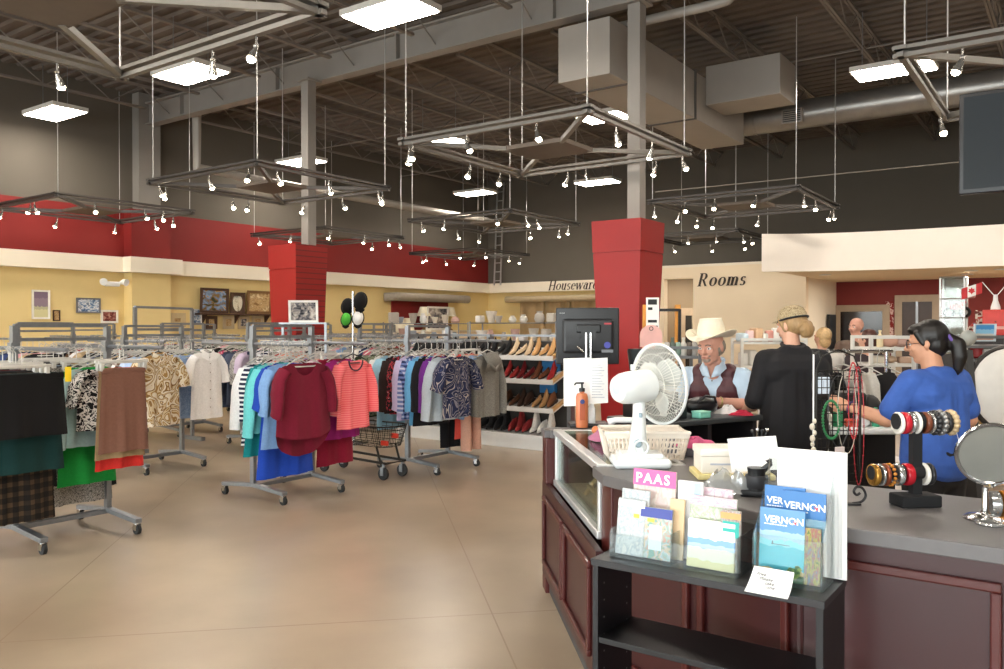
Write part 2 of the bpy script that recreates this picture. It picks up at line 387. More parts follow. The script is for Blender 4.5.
# block with the changing rooms: front at Y=18.7
bx0, bx1, by = -10.35, -5.07, 18.7
pr0, pr1 = onY(664, by).x, onY(693, by).x       # passage opening
w = MB(); w.bb(bx0, by, 0, pr0, by+.2, 3.05); w.bb(pr0, by, 2.72, pr1, by+.2, 3.05); w.bb(pr1, by, 0, bx1, by+.2, 3.05)
w.bb(bx0, by+.2, 0, bx0+.2, YF, 3.0); struct('wall_rooms', w, BEIGE)
w = MB(); w.bb(bx0, by-.01, 2.99, bx1, by, 3.05); struct('trim_3', w, CREAM)
w = MB(); w.bb(bx1-.2, by+.2, 0, bx1, 21.4, 3.05); struct('wall_rooms_side', w, CREAM)
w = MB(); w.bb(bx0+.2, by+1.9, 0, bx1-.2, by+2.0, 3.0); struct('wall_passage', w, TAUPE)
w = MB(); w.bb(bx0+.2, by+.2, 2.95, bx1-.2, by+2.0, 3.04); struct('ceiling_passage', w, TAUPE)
# maroon wall behind the right-hand soffit
w = MB(); w.bb(bx1-.2, 21.4, 0, 9.2, 21.55, 3.3); struct('wall_maroon', w, MAROON)
# soffit ceiling and curved cream fascia
fp = [(-5.1, 15.75), (-4.5, 16.15), (-3.8, 16.42), (-3.0, 16.58), (-2.0, 16.66), (-.8, 16.72), (1.5, 16.8), (9.2, 17.0)]
def smooth_poly(pts, k=6):
    out = []
    for i in range(len(pts)-1):
        p0 = Vector(pts[max(0, i-1)]); p1 = Vector(pts[i]); p2 = Vector(pts[i+1]); p3 = Vector(pts[min(len(pts)-1, i+2)])
        for j in range(k):
            t = j/k; out.append(.5*((2*p1)+(p2-p0)*t+(2*p0-5*p1+4*p2-p3)*t*t+(3*p1-p0-3*p2+p3)*t**3))
    out.append(Vector(pts[-1])); return out
sp = smooth_poly([V(*p) for p in fp])
poly = [(p.x, p.y) for p in sp] + [(p.x, p.y+.14) for p in reversed(sp)]
FASC = mat('fascia_cream_paint', '#faf1e6', .8, 0, .02, 2)
w = MB(); w.prism(poly, 2.62, 3.34); o = struct('wall_fascia', w, FASC, smooth=True)
poly = [(p.x, p.y+.1) for p in sp] + [(9.2, 21.4), (bx1, 21.4)]
w = MB(); w.prism(poly, 2.66, 2.72); struct('ceiling_soffit', w, BEIGE)
# right wall, wall behind the photographer with shop windows
w = MB(); w.bb(9.0, -6.2, 0, 9.3, 24, ZC+.3); struct('wall_right', w, GREYW)
w = MB(); w.bb(XL, -6.3, 0, 9.2, -6.0, .5); w.bb(XL, -6.3, 3.4, 9.2, -6.0, ZC+.3)
for i in range(7): w.bb(XL+i*4.28, -6.3, .5, XL+i*4.28+.35, -6.0, 3.4)
struct('wall_front', w, GREYW)
wf = mat('window_frame_metal', '#5c5f62', .4, .6); wg = glass('shop_window_glass', '#f4f8fa', .1)
for i in range(6):
    x0 = XL+i*4.28+.35; x1 = x0+3.93
    f = MB(); f.bb(x0, -6.2, .5, x1, -6.12, .56); f.bb(x0, -6.2, 3.34, x1, -6.12, 3.4); f.bb(x0, -6.2, .5, x0+.06, -6.12, 3.4); f.bb(x1-.06, -6.2, .5, x1, -6.12, 3.4)
    f.bb((x0+x1)/2-.03, -6.2, .5, (x0+x1)/2+.03, -6.12, 3.4)
    o = struct(f'window_{i+1}', f, wf)
    MB().bb(x0+.06, -6.17, .56, x1-.06, -6.155, 3.34).build('pane', wg, o, smooth=False)
# ceiling: ribbed deck
def deck_mat():
    m, nt, b = newmat('ribbed_steel_deck'); L = nt.links.new
    co = coords(nt); sx = N(nt, 'ShaderNodeSeparateXYZ'); L(co, sx.inputs[0])
    n = N(nt, 'ShaderNodeTexNoise'); n.inputs['Scale'].default_value = 1.2; L(co, n.inputs['Vector'])
    L(ramp(nt, n.outputs['Fac'], [(.3, lin('#5f564f')), (.7, lin('#6f665e'))]), b.inputs['Base Color'])
    b.inputs['Roughness'].default_value = .8; return m
w = MB()
ys = []; y = -6.0
prof = []
while y < 22.6:
    prof += [(y, ZC), (y+.10, ZC), (y+.14, ZC+.04), (y+.24, ZC+.04)]; y += .28
vs = [(x, yy, zz) for x in (XL, 9.1) for yy, zz in prof]; k = len(prof)
w.add(vs, [(i, i+1, k+i+1, k+i) for i in range(k-1)])
w.bb(XL, -6.1, ZC+.1, 9.2, 22.7, ZC+.2)
struct('ceiling', w, deck_mat())
# main beam along X at Y=10 (I-section), steel joists along Y
def ibeam(y, x0, x1, z0, z1, wd=.22):
    b = MB(); b.bb(x0, y-wd/2, z0, x1, y+wd/2, z0+.03); b.bb(x0, y-wd/2, z1-.03, x1, y+wd/2, z1); b.bb(x0, y-.012, z0+.03, x1, y+.012, z1-.03)
    for i in range(int((x1-x0)/3)): b.bb(x0+1.5+i*3, y-wd/2+.01, z0+.03, x0+1.52+i*3, y+wd/2-.01, z1-.03)
    return b
struct('beam_main', ibeam(10.0, XL, 9.0, 5.88, 6.36), BEAMM)
struct('beam_front', ibeam(-.8, XL, 9.0, 5.88, 6.36), BEAMM)
JM = mat('joist_paint', '#7d756e', .65, 0, .05)
def joist(x, y0, y1, z0=6.02, z1=6.46):
    b = MB()
    for sx in (-.022, .022):
        b.bar((x+sx, y0, z1), (x+sx, y1, z1), .035, .045)
        b.bar((x+sx, y0+.55, z0), (x+sx, y1-.55, z0), .035, .04)
    n = int((y1-y0)/.62); d = (y1-y0)/n
    for i in range(n):
        za, zb = (z1, z0) if i % 2 == 0 else (z0, z1)
        b.tube([(x, y0+i*d, za), (x, y0+(i+1)*d, zb)], .011, 5)
    return b
for i in range(14):
    x = -15.7+i*1.82
    tag(joist(x, 10.0, 22.5).build('joist', JM), kind='structure')
    tag(joist(x, -.8, 10.0).build('joist', JM), kind='structure')
# bridging rods across the joists
for yy, zz in ((4.6, 6.04), (14.2, 6.04), (18.2, 6.04)):
    tag(MB().tube([(XL, yy, zz), (9.0, yy, zz)], .014, 6).build('joist_bridging', JM), kind='structure')
# columns: steel post above a tapered red casing
REDC = mat('column_red_laminate', '#9a1512', .5, 0, .04, 3)
def slat_red():
    m, nt, b = newmat('red_slatwall'); L = nt.links.new
    co = coords(nt); sx = N(nt, 'ShaderNodeSeparateXYZ'); L(co, sx.inputs[0])
    a = N(nt, 'ShaderNodeMath', operation='MULTIPLY'); a.inputs[1].default_value = 10.5; L(sx.outputs['Z'], a.inputs[0])
    f = N(nt, 'ShaderNodeMath', operation='FRACT'); L(a.outputs[0], f.inputs[0])
    L(ramp(nt, f.outputs[0], [(0, lin('#5c1512')), (.14, lin('#931613'))], True), b.inputs['Base Color']); b.inputs['Roughness'].default_value = .45; return m
SLR = slat_red()
def column(x, y, s0, s1, ztop, name, slat, off=0.0):
    p = MB(); h = .09; x0_, y0_ = x, y
    p.bb(x-h, y-h, ztop-.3, x+h, y+h, 5.88); p.bb(x-.16, y-.16, 5.85, x+.16, y+.16, 5.88)
    struct(f'column_post_{name}', p, BEAMM)
    c = MB(); zj = ztop-.42; x, y = x-CA*off, y-SA*off
    def fr(za, zb, ta, tb):
        a, b2 = ta/2, tb/2
        vs = [(x-a, y-a, za), (x+a, y-a, za), (x+a, y+a, za), (x-a, y+a, za), (x-b2, y-b2, zb), (x+b2, y-b2, zb), (x+b2, y+b2, zb), (x-b2, y+b2, zb)]
        b0 = len(c.f); c.add(vs, [(0,3,2,1), (4,5,6,7), (0,1,5,4), (1,2,6,5), (2,3,7,6), (3,0,4,7)])
        if slat: c.mi[b0+3] = 1
    sj = s0+(s1-s0)*(zj/ztop)
    fr(0, zj-.008, s0, sj); fr(zj+.008, ztop, sj+.01, s1)
    c.bb(x-sj/2+.01, y-sj/2+.01, zj-.01, x+sj/2-.01, y+sj/2-.01, zj+.01)
    o = struct(f'column_{name}', c, [REDC, SLR if slat else REDC])
column(-11.15, 9.78, .56, .72, 2.97, 'far', True, .19)
column(-4.92, 10.0, .50, .72, 2.95, 'near', False, .11)
# ---------------------------------------------------------------- ducts and pipes
DUCT = mat('duct_painted_metal', '#a09a92', .5, .1, .04, 3)
GALV = mat('duct_galvanised', '#9a9894', .35, .7, .12, 5)
t = thing('air_duct', 'large rectangular grey air duct under the ceiling beside the near red column', 'duct', (-5.7, 12.5, 5.0))
MB().bb(-6.12, 9.95, 5.0, -5.3, 15.3, 5.78).build('trunk', DUCT, t, smooth=False, bevel=.01)
for yy in (10.5, 12.9): MB().bb(-6.15, yy, 4.98, -5.27, yy+.03, 5.8).build('flange', mat('duct_seam', '#55514d', .6), t, smooth=False)
MB().bb(-5.3, 13.4, 5.32, -4.05, 14.25, 5.98).build('branch_box', DUCT, t, smooth=False, bevel=.01)
t = thing('round_duct', 'long round galvanised duct running to the right under the ceiling', 'duct', (1, 16.05, 5.3))
b = MB(); b.tube([(-5.75, 16.05, 5.6), (8.9, 16.05, 5.6)], .27, 24)
b.build('pipe', GALV, t)
for i in range(9):
    x = -5.3+i*1.5; MB().tube([(x-.02, 16.05, 5.6), (x+.02, 16.05, 5.6)], .28, 24).build('collar', GALV, t)
g = MB(); g.bb(-4.72, 15.70, 5.38, -4.34, 15.80, 5.64); gr = g.build('grille', DUCT, t, smooth=False)
g = MB()
for i in range(6): g.bb(-4.69, 15.69, 5.41+i*.037, -4.37, 15.705, 5.425+i*.037)
g.build('louvre', BLACKP, gr, smooth=False)
t = tag(MB().tube([(-5.9, 10.6, 5.86), (-4.05, 10.6, 5.86), (-3.9, 10.62, 5.88), (-3.82, 10.65, 5.96), (-3.8, 10.65, 6.05), (-3.8, 10.65, 6.5)], .065, 12).build('pipe', DUCT),
        'pale pipe with an upward elbow near the ceiling right of the main post', 'pipe')
t = tag(MB().tube([(-15.2, 10.3, 6.3), (-15.2, 10.3, 4.9), (-15.2, 12, 4.85), (-15.2, 22.4, 4.85)], .1, 10).build('conduit_pipe', DUCT), 'grey overhead pipe running along the left wall', 'pipe')
tag(MB().tube([(-7.9, 17.0, 4.58), (9.0, 17.0, 4.5)], .011, 5).build('cable', mat('pale_cable', '#a09a90', .6)), 'thin pale cable stretched level across the dark upper wall', 'cable')
b = MB()
for dx in (-.13, .13): b.bar((-16.1+dx, 22.3, 2.95), (-16.1+dx, 22.5, 6.4), .04, .04)
for i in range(11): b.bar((-16.23, 22.3+.02*i, 3.1+i*.3), (-15.97, 22.3+.02*i, 3.1+i*.3), .025, .025)
tag(b.build('ladder', ALUM, smooth=False), 'metal ladder fixed in the far left corner above the white band', 'ladder')
# ---------------------------------------------------------------- ceiling lights
LIT = emit('troffer_diffuser', '#fff4e6', 29.0); LFR = mat('troffer_frame', '#d8d4cc', .5)
def troffer(x, y, label, group=None):
    t = thing('ceiling_light', label, 'light', (x, y, 5.46), 0, group)
    f = MB(); f.bb(x-.57, y-.32, 5.46, x+.57, y-.29, 5.52); f.bb(x-.57, y+.29, 5.46, x+.57, y+.32, 5.52); f.bb(x-.57, y-.29, 5.46, x-.54, y+.29, 5.52); f.bb(x+.54, y-.29, 5.46, x+.57, y+.29, 5.52)
    f.bb(x-.57, y-.32, 5.52, x+.57, y+.32, 5.535); f.build('housing', LFR, t, smooth=False)
    MB().bb(x-.54, y-.29, 5.445, x+.54, y+.29, 5.48).build('diffuser', LIT, t, smooth=False)
    for dx in (-.45, .45): MB().tube([(x+dx, y, 5.53), (x+dx, y, 6.45)], .006, 5).build('hanger_wire', STEEL, t)
tl = [(-7.1, 7.55, 'largest ceiling light panel, at the top edge left of the beam'),
      (-11.3, 7.55, 'bright ceiling light panel behind the nearest track frame, upper left'),
      (-15.4, 7.5, 'bright ceiling light panel closest to the left wall'),
      (-15.2, 13.1, 'ceiling light panel partly hidden by the far red column post'),
      (-14.6, 19.1, 'small distant ceiling light panel above the far corner'),
      (-10.8, 19.6, 'narrow distant ceiling light panel below the large central track frame, near the main post'),
      (-7.24, 13.6, 'ceiling light panel touching the main post under the air duct'),
      (-11.2, 13.4, 'small ceiling light panel seen through the large central track frame'),
      (-2.42, 13.68, 'ceiling light panel at the upper right beside the track frame corner')]
for x, y, l in tl: troffer(x, y, l)
for x, y in ((-7.1, 1.6), (-2.9, 1.6), (1.3, 1.6), (5.5, 1.6), (1.3, 7.5), (5.5, 7.5), (5.5, 13.5), (-2.9, -3.6), (1.3, -3.6), (-11.3, 1.6), (-15.4, 1.6), (-7.1, -3.6), (-2.8, 7.5), (1.3, 13.5)):
    troffer(x, y, 'ceiling light panel outside the picture, over the front of the shop', 'ceiling light panels over the shop front')
# track-light frames
RAILM = mat('track_rail_grey', '#77736d', .45, .35, .06); RAILB = mat('track_rail_dark', '#4c4845', .5, .2, .06)
PANM = mat('track_centre_panel', '#5d5248', .7)
BULB = emit('spot_bulb', '#fff0d4', 30.0)
def spot(parent, x, y, z, tilt):
    b = MB(); b.tube([(x, y, z), (x, y, z-.07)], .009, 6); b.tube([(x-.015, y, z-.07), (x+.015, y, z-.07)], .015, 8)
    d = Vector((math.cos(tilt)*.45, math.sin(tilt)*.45, -1)).normalized(); p = Vector((x, y, z-.085))
    b.tube([p, p+d*.05, p+d*.10], [.016, .028, .040], 10)
    s = b.build('spot_head', mat('spot_chrome', '#b9b6b0', .25, .8), parent)
    MB().sphere(p+d*.105, .033, 6, (1, 1, .8)).build('bulb', BULB, s)
def track(x1, y0, label, rm, nsp=10, z=3.7, w=2.48, seed=0):
    """square frame of twin rails, its corner struts meeting at a centre panel, spots below"""
    rr = random.Random(seed); x0 = x1-w; y1 = y0+w; cx, cy = (x0+x1)/2, (y0+y1)/2
    t = thing('track_light_frame', label, 'track light', (cx, cy, z))
    for a, b2 in (((x0, y0), (x1, y0)), ((x1, y0), (x1, y1)), ((x1, y1), (x0, y1)), ((x0, y1), (x0, y0))):
        m = MB(); dx, dy = b2[0]-a[0], b2[1]-a[1]; L = math.hypot(dx, dy); ex, ey = dx/L*.06, dy/L*.06
        m.bar((a[0]-ex, a[1]-ey, z), (b2[0]+ex, b2[1]+ey, z), .05, .035)
        m.bar((a[0]-ex, a[1]-ey, z+.055), (b2[0]+ex, b2[1]+ey, z+.055), .09, .03)
        m.build('rail', rm, t, smooth=False)
    for sx, sy in ((-1, -1), (1, -1), (1, 1), (-1, 1)):
        MB().bar((cx+sx*w/2, cy+sy*w/2, z+.02), (cx+sx*.36, cy+sy*.30, z+.0), .05, .05).build('strut', rm, t, smooth=False)
        wx, wy = cx+sx*(w/2-.02), cy+sy*(w/2-.02)
        MB().tube([(wx, wy, z+.06), (wx, wy, 6.4)], .007, 5).build('hanger_wire', ALUM, t)
    MB().prism([(cx-.42, cy-.36), (cx+.42, cy-.36), (cx+.42, cy+.36), (cx-.42, cy+.36)], z-.02, z+.03).build('centre_panel', PANM, t, smooth=False)
    for k in range(nsp):
        e = k % 4; q = (k//4+.5)/math.ceil(nsp/4)+rr.uniform(-.15, .15); q = min(.96, max(.04, q))
        p = [(x0+q*w, y0), (x1, y0+q*w), (x1-q*w, y1), (x0, y1-q*w)][e]
        spot(t, p[0], p[1], z-.02, rr.uniform(0, 2*PI))
track(-4.08, 7.2, 'large central square track-light frame hanging in front of the main post', RAILM, 12, seed=1)
track(-4.3, 1.38, 'nearest track-light frame, cut by the upper left edge', RAILM, 9, seed=2)
track(1.27, 7.15, 'track-light frame at the upper right beside the hanging screen', RAILM, 7, seed=3)
track(-8.97, 6.98, 'square track-light frame hanging in front of the far red column post', RAILB, 12, seed=4)
track(-13.8, 6.75, 'leftmost track-light frame, before the red wall', RAILB, 10, seed=5)
track(-3.70, 13.12, 'dark track-light frame hanging above the cream curved fascia', RAILB, 12, seed=6)
track(-8.8, 12.6, 'small distant track-light frame left of the near red column', RAILB, 10, seed=7)
track(-13.6, 12.4, 'distant track-light frame right of the far red column', RAILB, 10, seed=8)
track(-13.8, 18.2, 'farthest track-light frame, near the wall ladder', RAILB, 8, seed=9)
track(-6.4, 18.0, 'distant track-light frame just above the wall reading Rooms', RAILB, 10, w=2.3, seed=10)
# downlights in the soffit
for px, py, l in ((825, 274.5, 'round downlight at the left end of the soffit'), (971, 270.5, 'round downlight in the soffit, upper of the close pair'),
                  (967, 274, 'round downlight in the soffit, lower of the close pair'), (1001, 269, 'round downlight in the soffit at the right edge')):
    p = G(px, py, 2.66) if False else P(px, py, (2.66-EYE)*F/(HY-py))
    if p.y > 21.2: p = Vector((p.x+.3, 21.0, 2.66))
    t = thing('downlight', l, 'light', (p.x, p.y, 2.6))
    MB().lathe([(.08, 2.66), (.12, 2.655), (.12, 2.645), (.085, 2.645)], 20, Matrix.Translation((p.x, p.y, 0))).build('trim_ring', WHITEP, t)
    MB().lathe([(.001, 2.648), (.085, 2.648), (.085, 2.652)], 20, Matrix.Translation((p.x, p.y, 0))).build('lens', emit('downlight_lens', '#fff4e2', 60), t)
# ================================================================ clothes racks
def make_rack(label, zt=1.56):
    """double rail rack: two caster feet, a cross bar, two posts, two cantilever rails, a top frame"""
    t = thing('clothes_rack', label, 'clothes rack', (0, 0, 0))
    S = .68
    for y in (0, S):
        f = MB(); f.bar((-.41, y, .135), (.02, y, .10), .055, .035); f.bar((-.41, y, .135), (-.84, y, .10), .055, .035)
        f.build('foot', STEEL, t, smooth=False, bevel=.004)
        MB().bb(-.435, y-.018, .12, -.385, y+.018, zt).build('post', STEEL, t, smooth=False)
        r = MB(); r.tube([(.34, y, 1.4), (-1.16, y, 1.4)], .014, 8); r.bb(-.44, y-.03, 1.36, -.38, y+.03, 1.44); r.build('rail', STEEL, t)
        for x in (0, -.82):
            c = MB(); c.tube([(x, y, .10), (x, y, .075)], .016, 8); c.bb(x-.02, y-.022, .03, x+.02, y-.016, .078); c.bb(x-.02, y+.016, .03, x+.02, y+.022, .078)
            cc = c.build('caster', CHROME, t)
            MB().tube([(x, y-.014, .038), (x, y+.014, .038)], .038, 14).build('wheel', RUBBER, cc)
    MB().bar((-.41, 0, .125), (-.41, S, .125), .05, .035).build('crossbar', STEEL, t, smooth=False)
    b = MB(); b.bar((-.41, 0, zt), (-.41, S, zt), .03, .025); b.bar((-.41, 0, zt-.1), (-.41, S, zt-.1), .03, .025)
    b.build('top_frame', STEEL, t, smooth=False)
    return t
HGC = mat('hanger_clear_plastic', '#c9c6be', .25, .1, .06); HGB = BLACKP
def hanger_mb(w=.2, dz=.07):
    b = MB(); b.tube([(0, 0, -.10), (0, 0, -.03)], .003, 5)
    b.tube([(.0, 0, -.03)]+[(.0+.02*math.sin(a)*-1+0, 0, .0+.02*math.cos(a)*1) for a in (PI*.5, PI*.2, -PI*.1, -PI*.45)], .003, 5)
    b.tube([(0, .006, -.10), (-w*.5, .006, -.10-dz*.4), (-w, 0, -.10-dz), (-w*.5, -.006, -.115-dz), (0, -.006, -.115-dz), (w*.5, -.006, -.115-dz), (w, 0, -.10-dz), (w*.5, .006, -.10-dz*.4), (0, .006, -.10)], .0065, 5)
    return b
def cliphanger_mb(w=.19):
    b = MB(); b.tube([(0, 0, -.09), (0, 0, -.02)], .003, 5); b.tube([(0, 0, -.02), (-.018, 0, 0), (0, 0, .02), (.016, 0, .008)], .003, 5)
    b.rbox((0, 0, -.105), (2*w, .014, .024), .005)
    for s in (-1, 1): b.rbox((s*w*.86, 0, -.14), (.03, .026, .06), .006)
    return b
HM = {}
def hanger(parent, kind='clear', w=.19):
    key = (kind, round(w, 2))
    if key not in HM:
        mb = cliphanger_mb(w) if kind == 'clip' else hanger_mb(w)
        o = mb.build('hanger', HGB if kind == 'black' else HGC, parent, local=True); HM[key] = o.data; return o
    o = bpy.data.objects.new('hanger', HM[key]); COL.objects.link(o); o.parent = parent; return o
def prof_at(t, ws, wc, wh):
    if t < .2: k = t/.2; return ws+(wc-ws)*k
    k = (t-.2)/.8; return wc+(wh-wc)*k
def torso_mb(ws=.2, wc=.23, wh=.25, L=.62, top=-.15, neck=.085, nd=.09, th=.045, hem=0.0, fold=.016, seed=0, nu=18, nv=14, back_extra=0.0, slope=.24):
    """hanging top: front and back sheets with a neckline, folds that grow towards the hem"""
    rr = random.Random(seed); k1, k2, p1, p2 = rr.uniform(5, 9), rr.uniform(11, 17), rr.uniform(0, 6), rr.uniform(0, 6)
    b = MB()
    for s in (-1, 1):
        def fn(a, t, s=s):
            u = 2*a-1; w = prof_at(t, ws, wc, wh); x = u*w
            zt = top-slope*max(0, abs(u*ws)-.06)
            if abs(u*ws) < neck: zt -= (nd if s < 0 else .02)*math.sqrt(max(0, 1-(u*ws/neck)**2))
            zb = top-L-(back_extra if s > 0 else 0)*math.sqrt(max(0, 1-u*u)) + hem*(u*u)
            z = zt+(zb-zt)*t
            fl = fold*(.25+.75*t)*(math.sin(k1*u+p1)+.5*math.sin(k2*u+p2+t*2))
            y = s*th*(.35+.65*t**.5)*math.sqrt(max(0, 1-u*u)) + fl*(1-u**6)
            return (x+rr.uniform(-.001, .001), y, z)
        g0 = len(b.f); b.grid(fn, nu, nv)
        if s < 0: b.f[g0:] = [tuple(reversed(f)) for f in b.f[g0:]]
    return b
def sleeve_mb(side, ws, top, length, r0=.075, r1=.055, flare=.16, slope=.24, seed=0):
    rr = random.Random(seed); zs = top-slope*max(0, ws-.06)-.055
    pts, rs, ry = [], [], []
    n = 8
    for i in range(n+1):
        t = i/n; d = t*length
        a = flare*(1-.5*t) if length > .3 else flare*1.5
        x = side*(ws-.035+math.sin(min(1, t*2.2)*PI/2)*.05+a*d); z = zs-d*.93+.02*math.cos(t*3)
        pts.append((x, .012*math.sin(t*5+rr.uniform(0, 2)), z)); rs.append(r0+(r1-r0)*t); ry.append((r0+(r1-r0)*t)*.55)
    b = MB(); b.tube(pts, rs, 10, cap=False, ry=ry); return b
def skirt_mb(w0=.19, w1=.24, L=.5, top=-.16, th=.035, fold=.015, seed=0, pleats=0):
    rr = random.Random(seed); p1 = rr.uniform(0, 6); k1 = rr.uniform(5, 8)
    b = MB()
    for s in (-1, 1):
        def fn(a, t, s=s):
            u = 2*a-1; w = w0+(w1-w0)*t; z = top-L*t-.01*u*u*t
            f = fold*t*(math.sin(k1*u+p1)+.4*math.sin(2.3*k1*u)) + (.012*math.sin(u*pleats)*t if pleats else 0)
            return (u*w, s*th*(.4+.6*t)*math.sqrt(max(0, 1-u*u))+f*(1-u**6), z)
        g0 = len(b.f); b.grid(fn, 20, 10)
        if s < 0: b.f[g0:] = [tuple(reversed(f)) for f in b.f[g0:]]
    b.rbox((0, 0, top-.01), (2*w0+.004, .03, .035), .008)
    return b
def trousers_mb(w0=.19, L=1.0, top=-.16, seed=0):
    b = MB(); b.rbox((0, 0, top-.02), (2*w0, .035, .045), .01)
    for s in (-1, 1):
        pts = [(s*w0*.5, 0, top-.02), (s*w0*.52, 0, top-.25), (s*w0*.55, .01, top-.6), (s*w0*.57, 0, top-L)]
        b.tube(pts, [w0*.52, w0*.5, w0*.42, w0*.4], 12, ry=[.03, .05, .045, .045])
    return b
def garment(name, label, cat, x, y, col, kind='top', pat=None, rz=None, hk='clear', z=1.4, group=None, **kw):
    """one garment on its own hanger; front sheet looks along +X"""
    sd = R.randrange(10**6); sl = kw.pop('sleeve', .2); nk = kw.pop('collar', None); r0 = kw.pop('r0', .075); r1 = kw.pop('r1', .058); fl = kw.pop('flare', .16)
    m = pat if pat else CLOTH
    if kind == 'skirt': b = skirt_mb(seed=sd, **kw)
    elif kind == 'trousers': b = trousers_mb(seed=sd, **kw)
    else: b = torso_mb(seed=sd, **kw)
    o = b.build(name, m, None, local=True, angle=70); paint(o, col)
    if kind == 'top' and sl > 0:
        ws = kw.get('ws', .2); tp = kw.get('top', -.15)
        for s in (-1, 1): paint(sleeve_mb(s, ws, tp, sl, r0, r1, fl, seed=sd+s).build('sleeve', m, o, local=True, angle=70), col)
    if nk:
        c = MB(); tp = kw.get('top', -.15)
        if nk == 'shirt':
            for s in (-1, 1): c.add([(0, -.05, tp-.10), (s*.015, -.055, tp-.015), (s*.075, -.02, tp+.02), (s*.10, -.04, tp-.055), (s*.05, -.06, tp-.085)], [(0, 1, 2, 3, 4)])
            c.tube([(-.07, .0, tp+.012), (0, .03, tp+.016), (.07, 0, tp+.012)], .014, 6)
            paint(c.build('collar', m, o, local=True), col)
            pk = MB(); L = kw.get('L', .62)
            for i in range(6): pk.sphere((0, -.062, tp-.13-i*(L-.16)/6), .006, 5, (1, .4, 1))
            pk.build('button', mat('shirt_button', '#7c6a55', .4), o, local=True)
        elif nk == 'hood':
            c.grid(lambda a, t: ((2*a-1)*(.11+.02*math.sin(t*PI)), -.045-.05*math.sin(t*PI)-.02*math.cos((2*a-1)*1.5), tp+.03-.20*t-.03*(2*a-1)**2), 10, 8)
            c.tube([(-.11, -.03, tp+.02), (-.085, -.085, tp-.09), (0, -.105, tp-.17), (.085, -.085, tp-.09), (.11, -.03, tp+.02)], .022, 8)
            paint(c.build('hood', m, o, local=True, angle=80), col)
        elif nk == 'band':
            c.tube([(.09*math.cos(a), -.035+.0*a, tp-.01-.095*abs(math.sin(a))) for a in [PI*i/12+PI for i in range(13)]], .007, 6)
            paint(c.build('neck_band', CLOTH, o, local=True), kw.get('bandcol', '#4a3a44'))
    hanger(o, 'clip' if kind in ('skirt', 'trousers') else hk)
    o.location = (x, y, z); o.rotation_euler = (0, 0, PI/2+(rz if rz is not None else R.uniform(-.07, .07)))
    return tag(o, label, cat, group)
# patterns
pt_leaf = pattern('tan_leaf_print', 'leaves', ['#e8dcc4', '#b08a52', '#dcc9a4', '#94703f', '#efe6d4'], 9)
pt_floral = pattern('navy_floral_print', 'leaves', ['#1d2340', '#1d2340', '#1d2340', '#77737c', '#1d2340', '#1d2340', '#2c3558', '#a3988f'], 9)
pt_coral = pattern('coral_fine_stripes', 'stripes', ['#f0666b', '#f7898a'], 48)
pt_navyst = pattern('navy_white_stripes', 'stripes', ['#1e2440', '#e6e6e8'], 26)
pt_redst = pattern('red_white_stripes', 'stripes', ['#a8324a', '#e9dfe0'], 24)
pt_plaidb = pattern('brown_plaid', 'plaid', ['#171412', '#2a2119', '#4a3a29'], 15)
pt_plaidn = pattern('navy_plaid', 'plaid', ['#27335c', '#6d7db0', '#c7cbe0'], 22)
pt_tweed = pattern('grey_tweed', 'blotch', ['#55524f', '#b9b4ad', '#6f6b67', '#d4d0c8'], 120)
pt_bw = pattern('black_white_print', 'blotch', ['#1b1b1d', '#e6e3de', '#2a2a2c', '#f0eee9'], 28)
pt_redfl = pattern('dark_red_flower_print', 'blotch', ['#1e1418', '#1e1418', '#b23a45', '#1e1418', '#d3a6a0'], 24)
pt_pinkdot = pattern('pink_dotted_cloth', 'dots', ['#e0507a', '#f3e6ea'], 45)
pt_grey = pattern('grey_soft_print', 'blotch', ['#9b9490', '#c3bdb6', '#6e6866', '#d6d0ca'], 30)
pt_denim = pattern('pale_denim', 'blotch', ['#86a0c4', '#9db3d2', '#7790b6'], 60)
pt_heather = pattern('heather_grey', 'blotch', ['#77736d', '#8b877f', '#6a665f', '#96918a'], 90)
pt_olive = pattern('olive_print', 'blotch', ['#6f7460', '#8f9478', '#4b5042', '#a3a58b'], 26)
ORD = ['', 'just', 'second', 'third', 'fourth', 'fifth', 'sixth', 'seventh', 'eighth', 'ninth', 'tenth', 'eleventh', 'twelfth', 'thirteenth', 'fourteenth', 'fifteenth']
def rail_row(x, y, front, items, step=.085, x1=None):
    """the front garment is placed by hand; the ones behind it follow along the rail"""
    for i, it in enumerate(items):
        nm, desc, cat, col, kw = it
        lab = f'{desc} hanging just behind the {front}' if i == 0 else f'{desc}, {ORD[i+1]} garment back behind the {front}'
        garment(nm, lab, cat, x-step*(i+1)-.02, y+R.uniform(-.012, .012), col, **dict(kw))
K = dict
# ---- rack nearest on the left
RK = [(-5.78, 2.72, 'nearest clothes rack at the left edge, hung with black skirts'),
      (-7.98, 4.80, 'clothes rack under the tan leaf-print shirt and white blouse'),
      (-5.68, 4.69, 'clothes rack under the maroon tunic and coral striped top'),
      (-5.52, 6.57, 'clothes rack under the navy floral top and grey hooded cardigan')]
rack0 = make_rack(RK[0][2])
for i, (x, y, l) in enumerate(RK):
    r = rack0 if i == 0 else copy_tree(rack0)
    r.location = (x, y, 0); r['label'] = l
x, y = RK[0][:2]
garment('skirt', 'black knee-length skirt at the left edge with a yellow size tag', 'skirt', x+.20, y-.22, '#0d0b0c', 'skirt', w0=.27, w1=.30, L=.40, z=1.4)
tg = MB(); tg.rbox((x+.25, y+.05, 1.235), (.006, .042, .10), .003); t = tg.build('size_tag', mat('yellow_card', '#f2cf1f', .6)); tag(t, 'yellow size tag clipped to the black skirt hanger', 'tag')
garment('skirt', 'dark teal green skirt showing below the black skirt', 'skirt', x+.12, y-.22, '#0b302f', 'skirt', w0=.26, w1=.31, L=.64, z=1.4)
